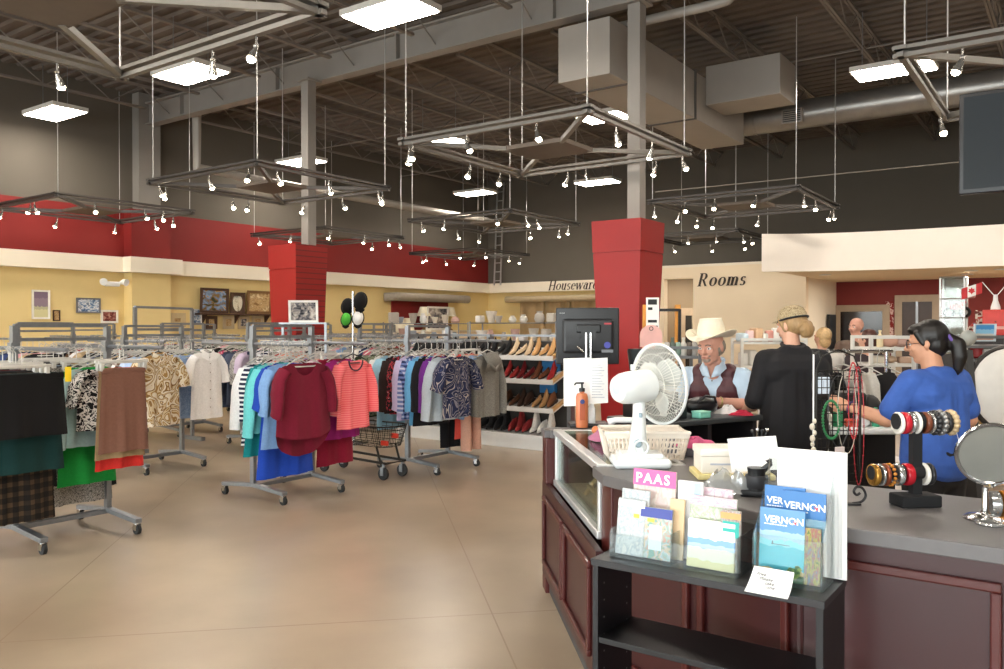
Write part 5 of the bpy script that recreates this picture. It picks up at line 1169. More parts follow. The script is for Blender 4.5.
MB().tube([(0, .01, -q.z), (0, .01, .02)], .012, 8).build('stem', STEEL, o, local=True)
# hanging flat screen, upper right
p = P(958, 95, 5.1); Ysc = p.y; t = thing('hanging_screen', 'large flat black screen hung from the ceiling at the upper right', 'screen', (p.x+.6, Ysc, 2.37))
x0 = p.x; zt, zb = p.z, P(960, 195, 5.1).z
b = MB(); b.rbox((x0+.6, Ysc+.03, (zt+zb)/2), (1.2, .06, zt-zb), .008); b.build('casing', BLACKP, t)
MB().bb(x0+.025, Ysc-.004, zb+.03, x0+1.175, Ysc+.002, zt-.025).build('panel', mat('screen_glass', '#33383c', .12, 0, .02, coat=.6), t, smooth=False)
for dx in (.25, .95): MB().tube([(x0+dx, Ysc+.08, (zt+zb)/2), (x0+dx, Ysc+.08, 6.5)], .018, 8).build('ceiling_pole', STEEL, t)
MB().bb(x0+.15, Ysc+.055, (zt+zb)/2-.1, x0+1.05, Ysc+.1, (zt+zb)/2+.1).build('bracket', STEEL, t, smooth=False)
# ================================================================ front counter
CH = mat('cherry_panel', '#361010', .42, 0, .16, 5, stretch=(1, 1, .25), coat=.1); CHF = mat('cherry_moulding', '#4a1712', .4, 0, .1, 5, coat=.1)
LAM = mat('counter_laminate_grey', '#625f5f', .42, 0, .05, 40); KICK = mat('kick_plate_grey', '#3c3e40', .5)
CT = .95
Ap, Bp, Dp, E0 = Vector((-2.607, 4.12)), Vector((-1.593, 2.94)), Vector((-.74, 2.59)), Vector((3.4, 2.59))
A2, I1, E1 = Vector((-2.14, 4.52)), Vector((-1.05, 3.31)), Vector((3.4, 3.31))
dAB = (Bp-Ap).normalized(); nAB = Vector((-dAB.y, dAB.x))
P1, P2 = Ap+dAB*.13, Bp-dAB*.22; P1i, P2i = P1+nAB*.36, P2+nAB*.36
t = thing('counter_top', 'long grey laminate worktop of the front counter', 'worktop', (0, 2.95, .905))
outl = [Ap, P1, P1i, P2i, P2, Bp, Dp, E0, E1, I1, A2]
MB().prism([tuple(p) for p in outl], .905, CT).build('slab', LAM, t, smooth=False, bevel=.004)
# cabinet faces below
t = thing('front_counter', 'long cherry-panelled shop counter with raised mouldings', 'counter', (0.5, 2.95, 0))
def face(p, q, z0, z1, parent, panels, inset=.04, name='front_panel', thick=.03):
    """panelled face along p-q (outside on the right-hand side), framed panels with raised moulding"""
    d = (q-p); L = d.length; d = d/L; out = Vector((d.y, -d.x)); base = p - out*inset
    def X(s, h, o): k = base+d*s+out*o; return Vector((k.x, k.y, h))
    def slab(s0, s1, h0, h1, o0, o1, nm, m, bev=0.0, par=None):
        b = MB(); vs = [X(s, h, o) for h in (h0, h1) for s, o in ((s0, o0), (s1, o0), (s1, o1), (s0, o1))]
        b.add(vs, [(0,1,2,3), (7,6,5,4), (0,4,5,1), (1,5,6,2), (2,6,7,3), (3,7,4,0)]); return b.build(nm, m, par or parent, smooth=False, bevel=bev)
    f = slab(0, L, z0, z1, -thick, 0, name, CH)
    for s0, s1, h0, h1 in panels:
        b = MB(); w = .028
        for (a0, b0), (a1, b1) in (((s0, h0), (s1, h0)), ((s1, h0), (s1, h1)), ((s1, h1), (s0, h1)), ((s0, h1), (s0, h0))):
            ex = w/2 if a0 != a1 else 0; sg = 1 if a1 > a0 else -1
            b.bar(X(a0-ex*sg, b0, .006), X(a1+ex*sg, b1, .006), w if a0 == a1 else .024, .024 if a0 == a1 else w) if False else None
            e_ = w/2 if a0 != a1 else 0; lo, hi = min(a0, a1)-w/2, max(a0, a1)+w/2; l2, h2 = min(b0, b1)-w/2+(0 if a0 != a1 else w), max(b0, b1)+w/2-(0 if a0 != a1 else w)
            vs = [X(s, h, o) for h in (l2, h2) for s, o in ((lo, 0), (hi, 0), (hi, .02), (lo, .02))]
            b.add(vs, [(0,1,2,3), (7,6,5,4), (0,4,5,1), (1,5,6,2), (2,6,7,3), (3,7,4,0)])
        b.build('moulding', CHF, f, smooth=False, bevel=.006)
    return X
Lf = (E0-Dp).length
face(Dp, E0, .10, .905, t, [(.04+i*.575+(.06), .04+i*.575+.50, .2, .83) for i in range(7)], inset=.05)
Lc = (Dp-Bp).length
face(Bp, Dp, .10, .905, t, [(.08, Lc*.46, .2, .83), (Lc*.54, Lc-.06, .2, .83)], inset=.05)
def kick(p, q, o=.09):
    d = (q-p).normalized(); out = Vector((d.y, -d.x)); b = MB(); a, c = p-out*o, q-out*o
    b.bar((a.x, a.y, .05), (c.x, c.y, .05), .02, .1); return b.build('kick_plate', KICK, t, smooth=False)
kick(Dp, E0); kick(Bp, Dp)
MB().bb(-.7, 3.22, 0, 3.4, 3.25, .905).build('back_panel', CH, t, smooth=False)
MB().bb(-.62, 2.66, .45, 3.35, 3.22, .47).build('inner_shelf', CH, t, smooth=False)
# display case end
t = thing('display_case', 'glass-topped display case forming the left end of the cherry counter', 'display case', (Ap.x, Ap.y, 0))
Lab = (Bp-Ap).length
zg = .64
X = face(Ap, Bp, .10, zg, t, [(.12, Lab*.5-.03, .19, zg-.08), (Lab*.5+.05, Lab-.1, .19, zg-.08)], inset=-.03)
Xo = X
def X(s, h, o): return Xo(s, h, o-.065)
def post(s0, s1, nm='corner_post', z0=.0, z1=.905, m=CHF, o0=-.1, o1=.0):
    b = MB(); vs = [X(s, h, o) for h in (z0, z1) for s, o in ((s0, o0), (s1, o0), (s1, o1), (s0, o1))]
    b.add(vs, [(0,1,2,3), (7,6,5,4), (0,4,5,1), (1,5,6,2), (2,6,7,3), (3,7,4,0)]); return b.build(nm, m, t, smooth=False, bevel=.006)
post(-.02, .11, z0=.0, z1=.905, o0=-.12, o1=.062); post(-.025, .115, 'post_cap', .905, .95, LAM, -.12, .07); post(Lab-.2, Lab-.02, z0=.1)
post(.02, Lab-.05, 'kick_plate', 0, .1, KICK, -.1, .04)
post(.13, .16, 'frame_post', zg, .93, ALUM, -.02, .012); post(Lab-.235, Lab-.205, 'frame_post', zg, .93, ALUM, -.02, .012)
post(.13, Lab-.2, 'frame_sill', zg-.005, zg+.03, ALUM, -.02, .02)
post(.13, Lab-.2, 'frame_top', .925, .96, ALUM, -.03, .02)
post(.13, Lab-.2, 'frame_back', .93, .955, ALUM, -.375, -.35)
post(.13, .155, 'frame_side', .93, .956, ALUM, -.36, .0); post(Lab-.225, Lab-.2, 'frame_side', .93, .956, ALUM, -.36, .0)
CG = glass('case_glass', '#eef6f2', .14)
post(.16, Lab-.235, 'glass_front', zg+.03, .925, CG, -.012, -.006); post(.155, Lab-.225, 'glass_top', .945, .952, CG, -.35, -.02)
post(.13, Lab-.2, 'case_floor', zg-.02, zg+.005, mat('case_floor_beige', '#b8a88e', .6), -.40, -.02)
post(.10, Lab-.2, 'case_back', .1, .9, mat('case_back_cream', '#c9bba2', .6), -.42, -.40); post(.02, .05, 'case_end', .1, .9, CH, -.6, -.1)
q = X(.55, zg+.005, -.2); o = thing('wooden_hand_fan', 'pale wooden easel inside the glass display case', 'easel', q); b = MB()
b.bar(X(.48, zg+.01, -.1), X(.62, zg+.24, -.22), .018, .018); b.bar(X(.72, zg+.01, -.1), X(.62, zg+.24, -.22), .018, .018); o.name = 'small_easel'; b.build('front_legs', SHW, o, smooth=False)
b = MB(); b.bar(X(.62, zg+.01, -.32), X(.62, zg+.23, -.22), .016, .016); b.bar(X(.50, zg+.06, -.115), X(.70, zg+.06, -.115), .02, .016); b.build('rear_leg', SHW, o, smooth=False)
for s, w, c, l in ((.30, .07, '#3a3330', 'small dark jewellery box inside the display case'), (.42, .05, '#b49a6c', 'small gold box inside the display case'), (.86, .08, '#e5ddd0', 'small ivory dish inside the display case')):
    q = X(s, zg+.006, -.2); o = MB().rbox((q.x, q.y, q.z+w*.3), (w, w, w*.6), .006).build('jewellery_box', mat(f'jb_{c}', c, .4)); tag(o, l, 'box')
# ---------------------------------------------------------------- black bookcase in front of the counter
BKS = mat('black_ash_veneer', '#0b0a0c', .45, 0, .2, 30, stretch=(1, 1, .1)); BKT = mat('black_ash_top', '#201f21', .38, 0, .12, 30)
bx, bxe, byf, byb, bz = -1.285, -.575, 2.30, 2.54, .81
t = thing('bookcase', 'low black open bookcase standing before the cherry counter', 'bookcase', ((bx+bxe)/2, (byf+byb)/2, 0))
MB().bb(bx-.004, byf-.004, bz-.022, bxe+.004, byb+.004, bz).build('top', BKT, t, smooth=False, bevel=.002)
for x in (bx, bxe-.02): 
    sp_ = MB().bb(x, byf, 0, x+.02, byb, bz-.022).build('side_panel', BKS, t, smooth=False, bevel=.0015)
    b = MB(); xi = x+.0205 if x == bx else x-.0005
    for k in range(12):
        for yy in (byf+.04, byb-.04): b.lathe([(.003, 0), (.003, .001), (.001, .001)], 6, Matrix.Translation((xi, yy, .12+k*.055)) @ Matrix.Rotation(PI/2, 4, 'Y'))
    b.build('pin_holes', mat('hole_light', '#8c8a88', .4, .6), sp_)
for z in (.56, .30, .06): MB().bb(bx+.02, byf+.004, z-.018, bxe-.02, byb, z).build('shelf', BKS, t, smooth=False, bevel=.0015)
MB().bb(bx+.02, byf+.02, 0, bxe-.02, byf+.035, .042).build('plinth', BKS, t, smooth=False)
# ---- acrylic card tray with card packs
ACR = glass('clear_acrylic', '#f4f8f8', .10, .02)
tx0, tx1, ty0, ty1 = bx+.035, bx+.455, byf+.05, byb-.015
t = thing('acrylic_tray', 'clear acrylic tray holding greeting card packs on the bookcase', 'tray', ((tx0+tx1)/2, (ty0+ty1)/2, bz))
for nm, c in (('tray_floor', (tx0, ty0, bz+.0005, tx1, ty1, bz+.004)), ('tray_front', (tx0, ty0, bz+.004, tx1, ty0+.003, bz+.075)), ('tray_back', (tx0, ty1-.003, bz+.004, tx1, ty1, bz+.14)), ('tray_side', (tx0, ty0+.003, bz+.004, tx0+.003, ty1-.003, bz+.09)), ('tray_side', (tx1-.003, ty0+.003, bz+.004, tx1, ty1-.003, bz+.12)), ('divider', ((tx0+tx1)/2-.0015, ty0+.003, bz+.004, (tx0+tx1)/2+.0015, ty1-.003, bz+.10))):
    MB().bb(*c).build(nm, ACR, t, smooth=False)
pk_l = pattern('pack_pale_grey', 'picture', ['#cfd6da', '#e2e6e6', '#b9c6cc', '#ecebe6'], 6, .35, 'Generated')
pk_m = pattern('pack_pastel_cards', 'picture', ['#d9a99c', '#a9c9bd', '#cfd6dc', '#e6c9a9', '#8fbcb0'], 5, .35, 'Generated')
pk_b = bands('pack_lake_print', [(0, '#d9d2a0'), (.18, '#e3e2cf'), (.42, '#a9c6de'), (.5, '#6f9cc9'), (.62, '#dfe6ea'), (.8, '#f0f0ee')], noise=.12, rough=.3)
pk_p = pattern('pack_pink_cloud', 'picture', ['#e9cdd6', '#f3e3e6', '#d9b3c4', '#f6eef0'], 5, .35, 'Generated')
pk_g = pattern('pack_floral_green', 'picture', ['#eee6df', '#dfe6d2', '#b9cba6', '#efdfe2'], 9, .35, 'Generated')
def pack(px, yt, yb, yofs, w, label, m, parts=(), tilt=-.10, name='card_pack', rz=0.0, thick=.010):
    """one packet of cards standing in the tray: sheet, header and stickers"""
    Yp = ty0+yofs; q = onY(px, Yp); v = -q.x*SA+Yp*CA; h = (yb-yt)*v/F
    q.x = min(max(q.x, tx0+w/2+.005), tx1-w/2-.005); z0 = bz+.006
    t = thing(name, label, 'card pack', (q.x, Yp, z0)); M = Matrix.Translation((q.x, Yp, z0)) @ Matrix.Rotation(rz, 4, 'Z') @ Matrix.Rotation(tilt, 4, 'X')
    MB().rbox((0, 0, h/2), (w, thick, h), .003, M).build('sheet', m, t)
    for nm, x0, x1, z0_, z1_, mm in parts: MB().box(((x0+x1)/2*w, -thick/2-.001, (z0_+z1_)/2*h), ((x1-x0)*w, .0016, (z1_-z0_)*h), M).build(nm, mm, t, smooth=False)
    return t, M, w, h
YEL = mat('yellow_sticker', '#e9d84a', .5); DBL = mat('dark_blue_header', '#2d3a8f', .4); TEAL = mat('teal_sticker', '#1fa79c', .4); PINKH = mat('pink_header', '#d9609c', .45); WHT = PAPER
pack(621, 497, 552, .030, .098, 'pale grey card pack at the left front of the acrylic tray', pk_l, [('flap', -.48, .48, .86, .97, mat('pale_film', '#dfe6ea', .2)), ('sticker', .1, .3, .68, .75, YEL)], tilt=-.16)
pack(627, 489, 552, .055, .10, 'pale grey card pack standing second, left of the acrylic tray', pk_l, tilt=-.14)
pack(655, 506, 557, .034, .108, 'pastel card pack with a dark blue header in the acrylic tray', pk_m, [('header', -.5, .5, .80, .99, DBL), ('sticker', -.28, -.06, .71, .78, YEL), ('card_window', -.2, .2, .18, .66, mat('pale_blue_card', '#cdd8de', .4))], tilt=-.14)
t, M, w, h = pack(653, 473, 555, .105, .15, 'cream card pack with a pink header lettered in white', pattern('pack_cream', 'picture', ['#efe0d2', '#f4ebe2', '#e6cfc4', '#efdcd8'], 5, .4, 'Generated'), [('header', -.5, .5, .80, 1.0, PINKH)], tilt=-.08)
lettering('letters', 'PAAS', h*.17, M @ frame3((-w*.44, -.0085, h*.835), (1, 0, 0), (0, 0, 1)), WHT, t, 0, .0012, .0004, spacing=1.25)
pack(690, 478, 556, .10, .085, 'white card pack with a slanting pale blue stripe behind the pink header', pattern('pack_white', 'picture', ['#f4f4f4', '#eef0f2', '#e6dfee'], 4, .3, 'Generated'), [('stripe', .15, .4, .45, .98, mat('pale_blue_strip', '#a9c6e0', .3))], tilt=-.05)
pack(676, 500, 560, .07, .05, 'narrow tan paper bag between the card packs', mat('tan_paper', '#d9bd97', .7), tilt=-.1)
pack(711, 523, 571, .034, .15, 'wide card pack with a pale lake print at the front of the tray', pk_b, [('flap', -.49, .49, .90, .99, mat('white_film', '#eef0f0', .2))], tilt=-.12, thick=.016)
pack(712, 502, 570, .075, .15, 'white card pack with green leaf print behind the lake pack', pk_g, [('header', -.5, .5, .86, 1.0, pk_p)], tilt=-.10)
pack(712, 495, 568, .12, .13, 'pink clouded card pack at the back of the acrylic tray', pk_p, tilt=-.06)
t, M, w, h = pack(740, 516, 578, .04, .062, 'narrow hanging pack with a teal sticker at the right of the tray', pattern('pack_buff', 'picture', ['#c9b7a2', '#b9c2c2', '#a58d84', '#d0c5b4'], 8, .4, 'Generated'), [('header', -.5, .5, .86, .96, mat('orange_strip', '#e3a064', .5)), ('sticker', -.38, .42, .56, .82, TEAL)], tilt=-.06)
# clear crumpled bag and dark bundle behind the tray, on the counter
q = P(728, 497, 2.95); b = MB(); rr = random.Random(3)
def bagf(a, c): ang = a*2*PI; r = .07*(1-.55*c)*(1+.25*math.sin(3*ang+2*c)+.1*math.sin(7*ang)); return (q.x+r*1.5*math.cos(ang), q.y+r*math.sin(ang)*.8, CT+.002+.075*c+.012*math.sin(5*ang+4*c))
b.grid(bagf, 24, 8); tag(b.build('plastic_bag', glass('bag_film', '#e6e6e4', .3, .25)), 'crumpled clear plastic bag on the counter behind the tray', 'bag')
# ---- brochure holder
hx0, hx1, hy0, hy1 = bx+.495, bx+.690, byf+.065, byb-.02
t = thing('brochure_holder', 'tall clear acrylic brochure holder with a white back board', 'brochure holder', ((hx0+hx1)/2, (hy0+hy1)/2, bz))
MB().bb(hx0, hy0, bz+.0005, hx1, hy1, bz+.004).build('holder_floor', ACR, t, smooth=False)
for y, h in ((hy0, .14), (hy0+.05, .19), (hy1-.003, .34)): MB().bb(hx0, y, bz+.004, hx1, y+.003, bz+h).build('holder_wall', ACR, t, smooth=False)
for x in (hx0, hx1-.003):
    m = MB(); vs = [(xx, y, z) for xx in (x, x+.003) for y, z in ((hy0+.003, bz+.004), (hy1-.003, bz+.004), (hy1-.003, bz+.34), (hy0+.05, bz+.19), (hy0+.003, bz+.14))]
    m.add(vs, [(0, 1, 2, 3, 4), (9, 8, 7, 6, 5)]+[(i, 5+i, 5+(i+1) % 5, (i+1) % 5) for i in range(5)]); m.build('holder_side', ACR, t, smooth=False)
M = Matrix.Translation((0, 0, 0)); a = Vector((hx0+.005, hy1-.01, bz+.006))
b = MB(); b.box((( hx0+hx1)/2+.030, hy1-.010, bz+.005+.185), (.20, .004, .37)); t2 = thing('white_board', 'large blank white board standing in the brochure holder', 'board', ((hx0+hx1)/2, hy1-.01, bz+.005)); b.build('sheet', PAPER, t2, smooth=False)
MB().box(((hx0+hx1)/2+.112, hy1-.0165, bz+.005+.185), (.012, .002, .36)).build('fold', mat('paper_shade', '#dcdcda', .8), t2, smooth=False)
BRO = bands('brochure_lake', [(0, '#3f6b4a'), (.10, '#c7b27d'), (.16, '#39b5c9'), (.48, '#7fd0dc'), (.56, '#9cc0d6'), (.68, '#4b86bd'), (1.0, '#3a6fae')], noise=.10, rough=.25)
BROB = bands('brochure_blue', [(0, '#5b7d4f'), (.2, '#a3975e'), (.45, '#6aa6c4'), (.7, '#3f78b4'), (1.0, '#356aa8')], noise=.08, rough=.25)
LWHT = mat('printed_white', '#f7f7f5', .5); LRED = mat('printed_red', '#d6373f', .5)
def brochure(x, y, z, w, h, label, m, text, tilt=-.07, tx=-.42, ts=1.0, red=True):
    t = thing('brochure', label, 'brochure', (x, y, z)); M = Matrix.Translation((x, y, z)) @ Matrix.Rotation(tilt, 4, 'X')
    MB().box((0, 0, h/2), (w, .006, h), M).build('cover', m, t, smooth=False)
    s = w*.235*ts
    F_ = lambda dx, dz: M @ frame3((dx, -.0042, dz), (1, 0, 0), (0, 0, 1))
    lettering('letters', text, s, F_(tx*w, h*.80), LWHT, t, 0, .0006, .0003)
    b = MB()
    for k in range(9): b.box((tx*w+s*(.1+.27*k), -.0036, h*.772), (s*.2, .0012, s*.11), M)
    b.build('fine_print', LWHT, t, smooth=False)
    if ts < 1:
        b = MB()
        for k, (ex, ez, er) in enumerate(((.30, .20, .13), (.16, .14, .09), (.38, .32, .08), (.22, .27, .07))): b.prism([(w*(ex+er*(1+.2*math.sin(3*a+k))*math.cos(a)), h*.62*(ez+er*math.sin(a))) for a in [2*PI*i/14 for i in range(14)]], 0, .0006+.0002*k, F_(0, 0))
        b.build('printed_trees', pattern('tree_print', 'blotch', ['#3f6b35', '#86a04a', '#2f5230'], 60, .3), t, smooth=False)
        b = MB(); b.box((-w*.02, -.0036, h*.50), (w*.42, .0012, h*.012), M); b.box((-w*.2, -.0036, h*.515), (w*.03, .0012, h*.05), M); b.build('printed_pier', mat('printed_dark', '#3d5a66', .4), t, smooth=False)
    if red:
        b = MB(); b.add([F_(0, 0) @ Vector(p) for p in ((w*.22, h*.855, .0006), (w*.30, h*.80, .0006), (w*.33, h*.845, .0006), (w*.27, h*.835, .0006))], [(0, 1, 2, 3)]); b.build('mark', LRED, t, smooth=False)
    return t
brochure(hx0+.065, hy0+.085, bz+.006, .118, .262, 'blue brochure behind the others, its cover half hidden at the left', BROB, 'VERNON', tilt=-.04, tx=-.44)
brochure(hx0+.125, hy0+.070, bz+.006, .122, .255, 'blue brochure reading VERNON, upper right in the holder', BROB, 'VERNON', tilt=-.04, tx=-.46)
brochure(hx0+.072, hy0+.030, bz+.006, .128, .205, 'turquoise lake brochure reading VERNON at the front of the holder', BRO, 'VERNON', tilt=-.1, tx=-.40, ts=.92)
b = MB(); M = Matrix.Translation((hx0+.158, hy0+.036, bz+.006)) @ Matrix.Rotation(-.08, 4, 'X'); b.box((0, 0, .08), (.045, .006, .16), M)
tag(b.build('leaflet', pattern('leaflet_print', 'picture', ['#4f6b3a', '#b9a24f', '#7d8a6a', '#a3554b', '#6a7d86'], 6, .3, 'Generated'), None, False), 'narrow dark leaflet at the right of the turquoise brochure', 'leaflet')
# handwritten note hanging over the bookcase edge
q0, q1, q2, q3 = Vector((hx0+.012, byf+.045, bz+.045)), Vector((hx0+.125, byf+.045, bz+.045)), Vector((hx0+.13, byf-.035, bz-.008)), Vector((hx0+.01, byf-.035, bz-.008))
def notef(a, c):
    l = q0.lerp(q3, c); r_ = q1.lerp(q2, c); p = l.lerp(r_, a); p.z += -.012*math.sin(c*PI)*(.4+.6*a)+.006; return p
t = thing('paper_note', 'white note with handwriting at the edge of the bookcase', 'note', (hx0+.07, byf+.01, bz)); b = MB(); b.grid(notef, 10, 10); b.build('sheet', PAPER, t)
nx = (q1-q0).normalized(); nu = (q0-q3).normalized(); INKB = mat('pen_ink', '#26262a', .6)
for i, (s, dx) in enumerate((('Free', .014), ('Please', .026), ('take', .046), ('one', .054))):
    c = notef(0, .30+i*.15); up = nu; nn = nx.cross(up)
    lettering('handwriting', s, .0155, frame3(c+nx*dx+nn*.004, nx, up), INKB, t, .25, 0, .0002)
# ---------------------------------------------------------------- things on the counter
def onc(px, py): return G(px, py, CT)                 # point of the worktop
# table fan seen from behind
q = onc(640, 466); yawf = YAW; t = thing('table_fan', 'white table fan with a wire cage, turned away on the counter', 'fan', (q.x, q.y, CT), YAW)
FW = mat('fan_white_plastic', '#e4e8e8', .3, 0, .02); FC = mat('fan_cage_wire', '#dcdad2', .35)
b = MB(); b.rbox((0, 0, .02), (.245, .19, .04), .018); b.rbox((0, .01, .048), (.19, .14, .022), .012); b.build('base', FW, t, local=True)
b = MB(); b.tube([(-.005, .02, .05), (-.004, .02, .12), (0, .02, .22), (.0, .02, .275)], [.05, .042, .034, .03], 14, ry=[.045, .036, .028, .026]); b.build('neck', FW, t, local=True)
b = MB(); b.lathe([(.018, 0), (.018, .012), (.012, .02)], 14, Matrix.Translation((-.012, -.02, .10)) @ Matrix.Rotation(PI/2, 4, 'X')); b.rbox((0, -.012, .22), (.016, .02, .02), .004); b.build('switch', mat('fan_switch_grey', '#8fa3ae', .4), t, local=True)
b = MB(); b.torus((0, 0, 0), .03, .005, 20, 6, Matrix.Translation((0, -.04, .085)) @ Matrix.Rotation(PI/2, 4, 'X')); b.build('tilt_ring', FW, t, local=True)
ax = Vector((.86, .50, .06)).normalized(); hub = Vector((.0, .02, .342)); zx = Vector((0, 0, 1)).rotation_difference(ax).to_matrix().to_4x4()
Mh = Matrix.Translation(hub) @ zx
b = MB(); b.lathe([(.03, -.125), (.055, -.118), (.066, -.095), (.070, -.06), (.072, .03), (.068, .055), (.05, .06)], 24, Mh); b.build('motor_housing', FW, t, local=True)
b = MB(); b.lathe([(.001, -.128), (.024, -.126), (.028, -.118)], 18, Mh); b.torus((0, 0, -.119), .038, .003, 20, 6, Mh); b.build('rear_cap', mat('fan_cap_grey', '#c3d0d4', .35), t, local=True)
b = MB(); b.tube([hub+Vector((-.03, 0, .07)), hub+Vector((-.03, 0, .095))], .008, 10); b.build('swing_knob', FW, t, local=True)
Rf, dz0 = .175, .115
b = MB(); b.torus((0, 0, dz0), Rf, .006, 48, 8, Mh); b.torus((0, 0, dz0-.008), Rf+.003, .004, 48, 6, Mh); b.build('cage_rim', FW, t, local=True)
def cage(sign, nm, depth):
    b = MB()
    for i in range(64):
        a = 2*PI*i/64; pts = []
        for k in range(7):
            f = k/6; r = .045+(Rf-.045)*f; z = dz0+sign*depth*(1-f**2.6); pts.append(Mh @ Vector((r*math.cos(a+.0*f), r*math.sin(a), z)))
        b.tube(pts, .0013, 4, cap=False)
    for r in (.09, .135): f = (r-.045)/(Rf-.045); b.torus((0, 0, dz0+sign*depth*(1-f**2.6)), r, .0017, 40, 5, Mh)
    b.torus((0, 0, dz0+sign*depth), .045, .003, 24, 6, Mh); return b.build(nm, FC, t, local=True)
cage(-1, 'rear_cage', .055); cage(1, 'front_cage', .06)
MB().lathe([(.001, .0), (.045, 0), (.045, .006), (.001, .008)], 24, Mh @ Matrix.Translation((0, 0, dz0+.06))).build('front_badge', FW, t, local=True)
for k in range(3):
    b = MB(); a0 = 2*PI*k/3+.4
    def bl(a, c): r = .02+.125*c; an = a0+(a-.5)*(1.0+.5*c)*(.4+.9*math.sin(PI*min(1, c+.1))); return Mh @ Vector((r*math.cos(an), r*math.sin(an), dz0-.018+.035*a))
    b.grid(bl, 8, 8); o = b.build('blade', mat('fan_blade_translucent', '#c7c9c4', .3), t, local=True); md = o.modifiers.new('s', 'SOLIDIFY'); md.thickness = .0025
MB().lathe([(.001, 0), (.022, 0), (.022, .03), (.01, .036)], 16, Mh @ Matrix.Translation((0, 0, dz0-.02))).build('blade_hub', FW, t, local=True)
# white lattice basket
q = onc(643, 457); t = thing('plastic_basket', 'white lattice plastic basket behind the table fan', 'basket', (q.x, q.y, CT), YAW)
BK = mat('basket_cream_plastic', '#eadfd0', .4)
bw, bd, bh = .38, .24, .125
def wall(p0, p1, q0_, q1_, n):
    b = MB()
    for i in range(n+1):
        f = i/n; b.bar(Vector(p0).lerp(Vector(p1), f), Vector(q0_).lerp(Vector(q1_), f), .007, .005)
    for f in (0, .2, .42, .64, .82): b.bar(Vector(p0).lerp(Vector(q0_), f), Vector(p1).lerp(Vector(q1_), f), .004, .007)
    b.bar(Vector(p0).lerp(Vector(q0_), .93), Vector(p1).lerp(Vector(q1_), .93), .006, .022); return b.build('lattice_wall', BK, t, smooth=False, local=True)
bt, tp = [(-bw/2+.025, -bd/2+.02, .004), (bw/2-.025, -bd/2+.02, .004), (bw/2-.025, bd/2-.02, .004), (-bw/2+.025, bd/2-.02, .004)], [(-bw/2, -bd/2, bh), (bw/2, -bd/2, bh), (bw/2, bd/2, bh), (-bw/2, bd/2, bh)]
for i in range(4): j = (i+1) % 4; wall(bt[i], bt[j], tp[i], tp[j], 20 if i % 2 == 0 else 13)
MB().rbox((0, 0, .004), (bw-.05, bd-.04, .006), .002).build('basket_floor', BK, t, local=True)
b = MB(); b.tube([(x, y, bh) for x, y, z in tp], .009, 8, closed=True); b.build('rim', BK, t, local=True)
q = onc(609, 452); t = thing('paper_card', 'small white price card leaning left of the plastic basket', 'card', (q.x, q.y, CT)); M = Matrix.Translation((q.x, q.y, CT+.002)) @ Matrix.Rotation(YAW-.5, 4, 'Z') @ Matrix.Rotation(-.25, 4, 'X')
MB().box((0, 0, .055), (.055, .002, .11), M).build('sheet', PAPER, t, smooth=False)
# mauve cloth on the glass top
def cloth_heap(name, label, cat, q, w, d, h, col, seed=0):
    rr = random.Random(seed); a1, a2, a3 = rr.uniform(0, 6), rr.uniform(0, 6), rr.uniform(0, 6); b = MB()
    def fn(a, c):
        an = a*2*PI; r = c*(1+.15*math.sin(3*an+a1)+.08*math.sin(7*an+a2)); z = h*(1-c**2.2)*(1+.25*math.sin(4*an+a3)*c+.2*math.sin(9*c+an*2)); return (q.x+CA*r*w/2*math.cos(an)-SA*r*d/2*math.sin(an), q.y+SA*r*w/2*math.cos(an)+CA*r*d/2*math.sin(an), q.z+max(.001, z))
    b.grid(fn, 32, 10); o = b.build(name, CLOTH, angle=80); paint(o, col); return tag(o, label, cat)
q = onc(606, 441); q.z = CT+.006; cloth_heap('folded_scarf', 'mauve pink cloth lying on the glass case top', 'cloth', q, .20, .16, .06, '#b5708c', 3)
# pump bottle
q = onc(582, 428.5); q.z = CT+.006; t = thing('lotion_bottle', 'orange-brown lotion bottle with a black pump on the glass case', 'bottle', q); M = Matrix.Translation(q) @ Matrix.Rotation(YAW, 4, 'Z')
MB().lathe([(.034, 0), (.036, .01), (.036, .18), (.030, .2), (.014, .205), (.014, .215)], 20, M, 1, .75).build('body', mat('lotion_orange', '#c8744a', .35), t)
MB().lathe([(.018, .212), (.018, .232), (.006, .235), (.006, .258), (.012, .258), (.012, .268)], 14, M).build('pump', BLACKP, t); 
MB().tube([M @ Vector((0, 0, .263)), M @ Vector((-.035, 0, .262)), M @ Vector((-.045, 0, .25))], .0055, 8).build('spout', BLACKP, t)
MB().box((-.0, -.0275, .10), (.03, .002, .11), M).build('label_strip', mat('label_rust', '#a9512f', .4), t, smooth=False); MB().lathe([(.001, 0), (.014, 0), (.014, .002)], 18, M @ Matrix.Translation((.0, -.0285, .155)) @ Matrix.Rotation(PI/2, 4, 'X')).build('round_mark', mat('label_navy', '#2e3c78', .4), t)
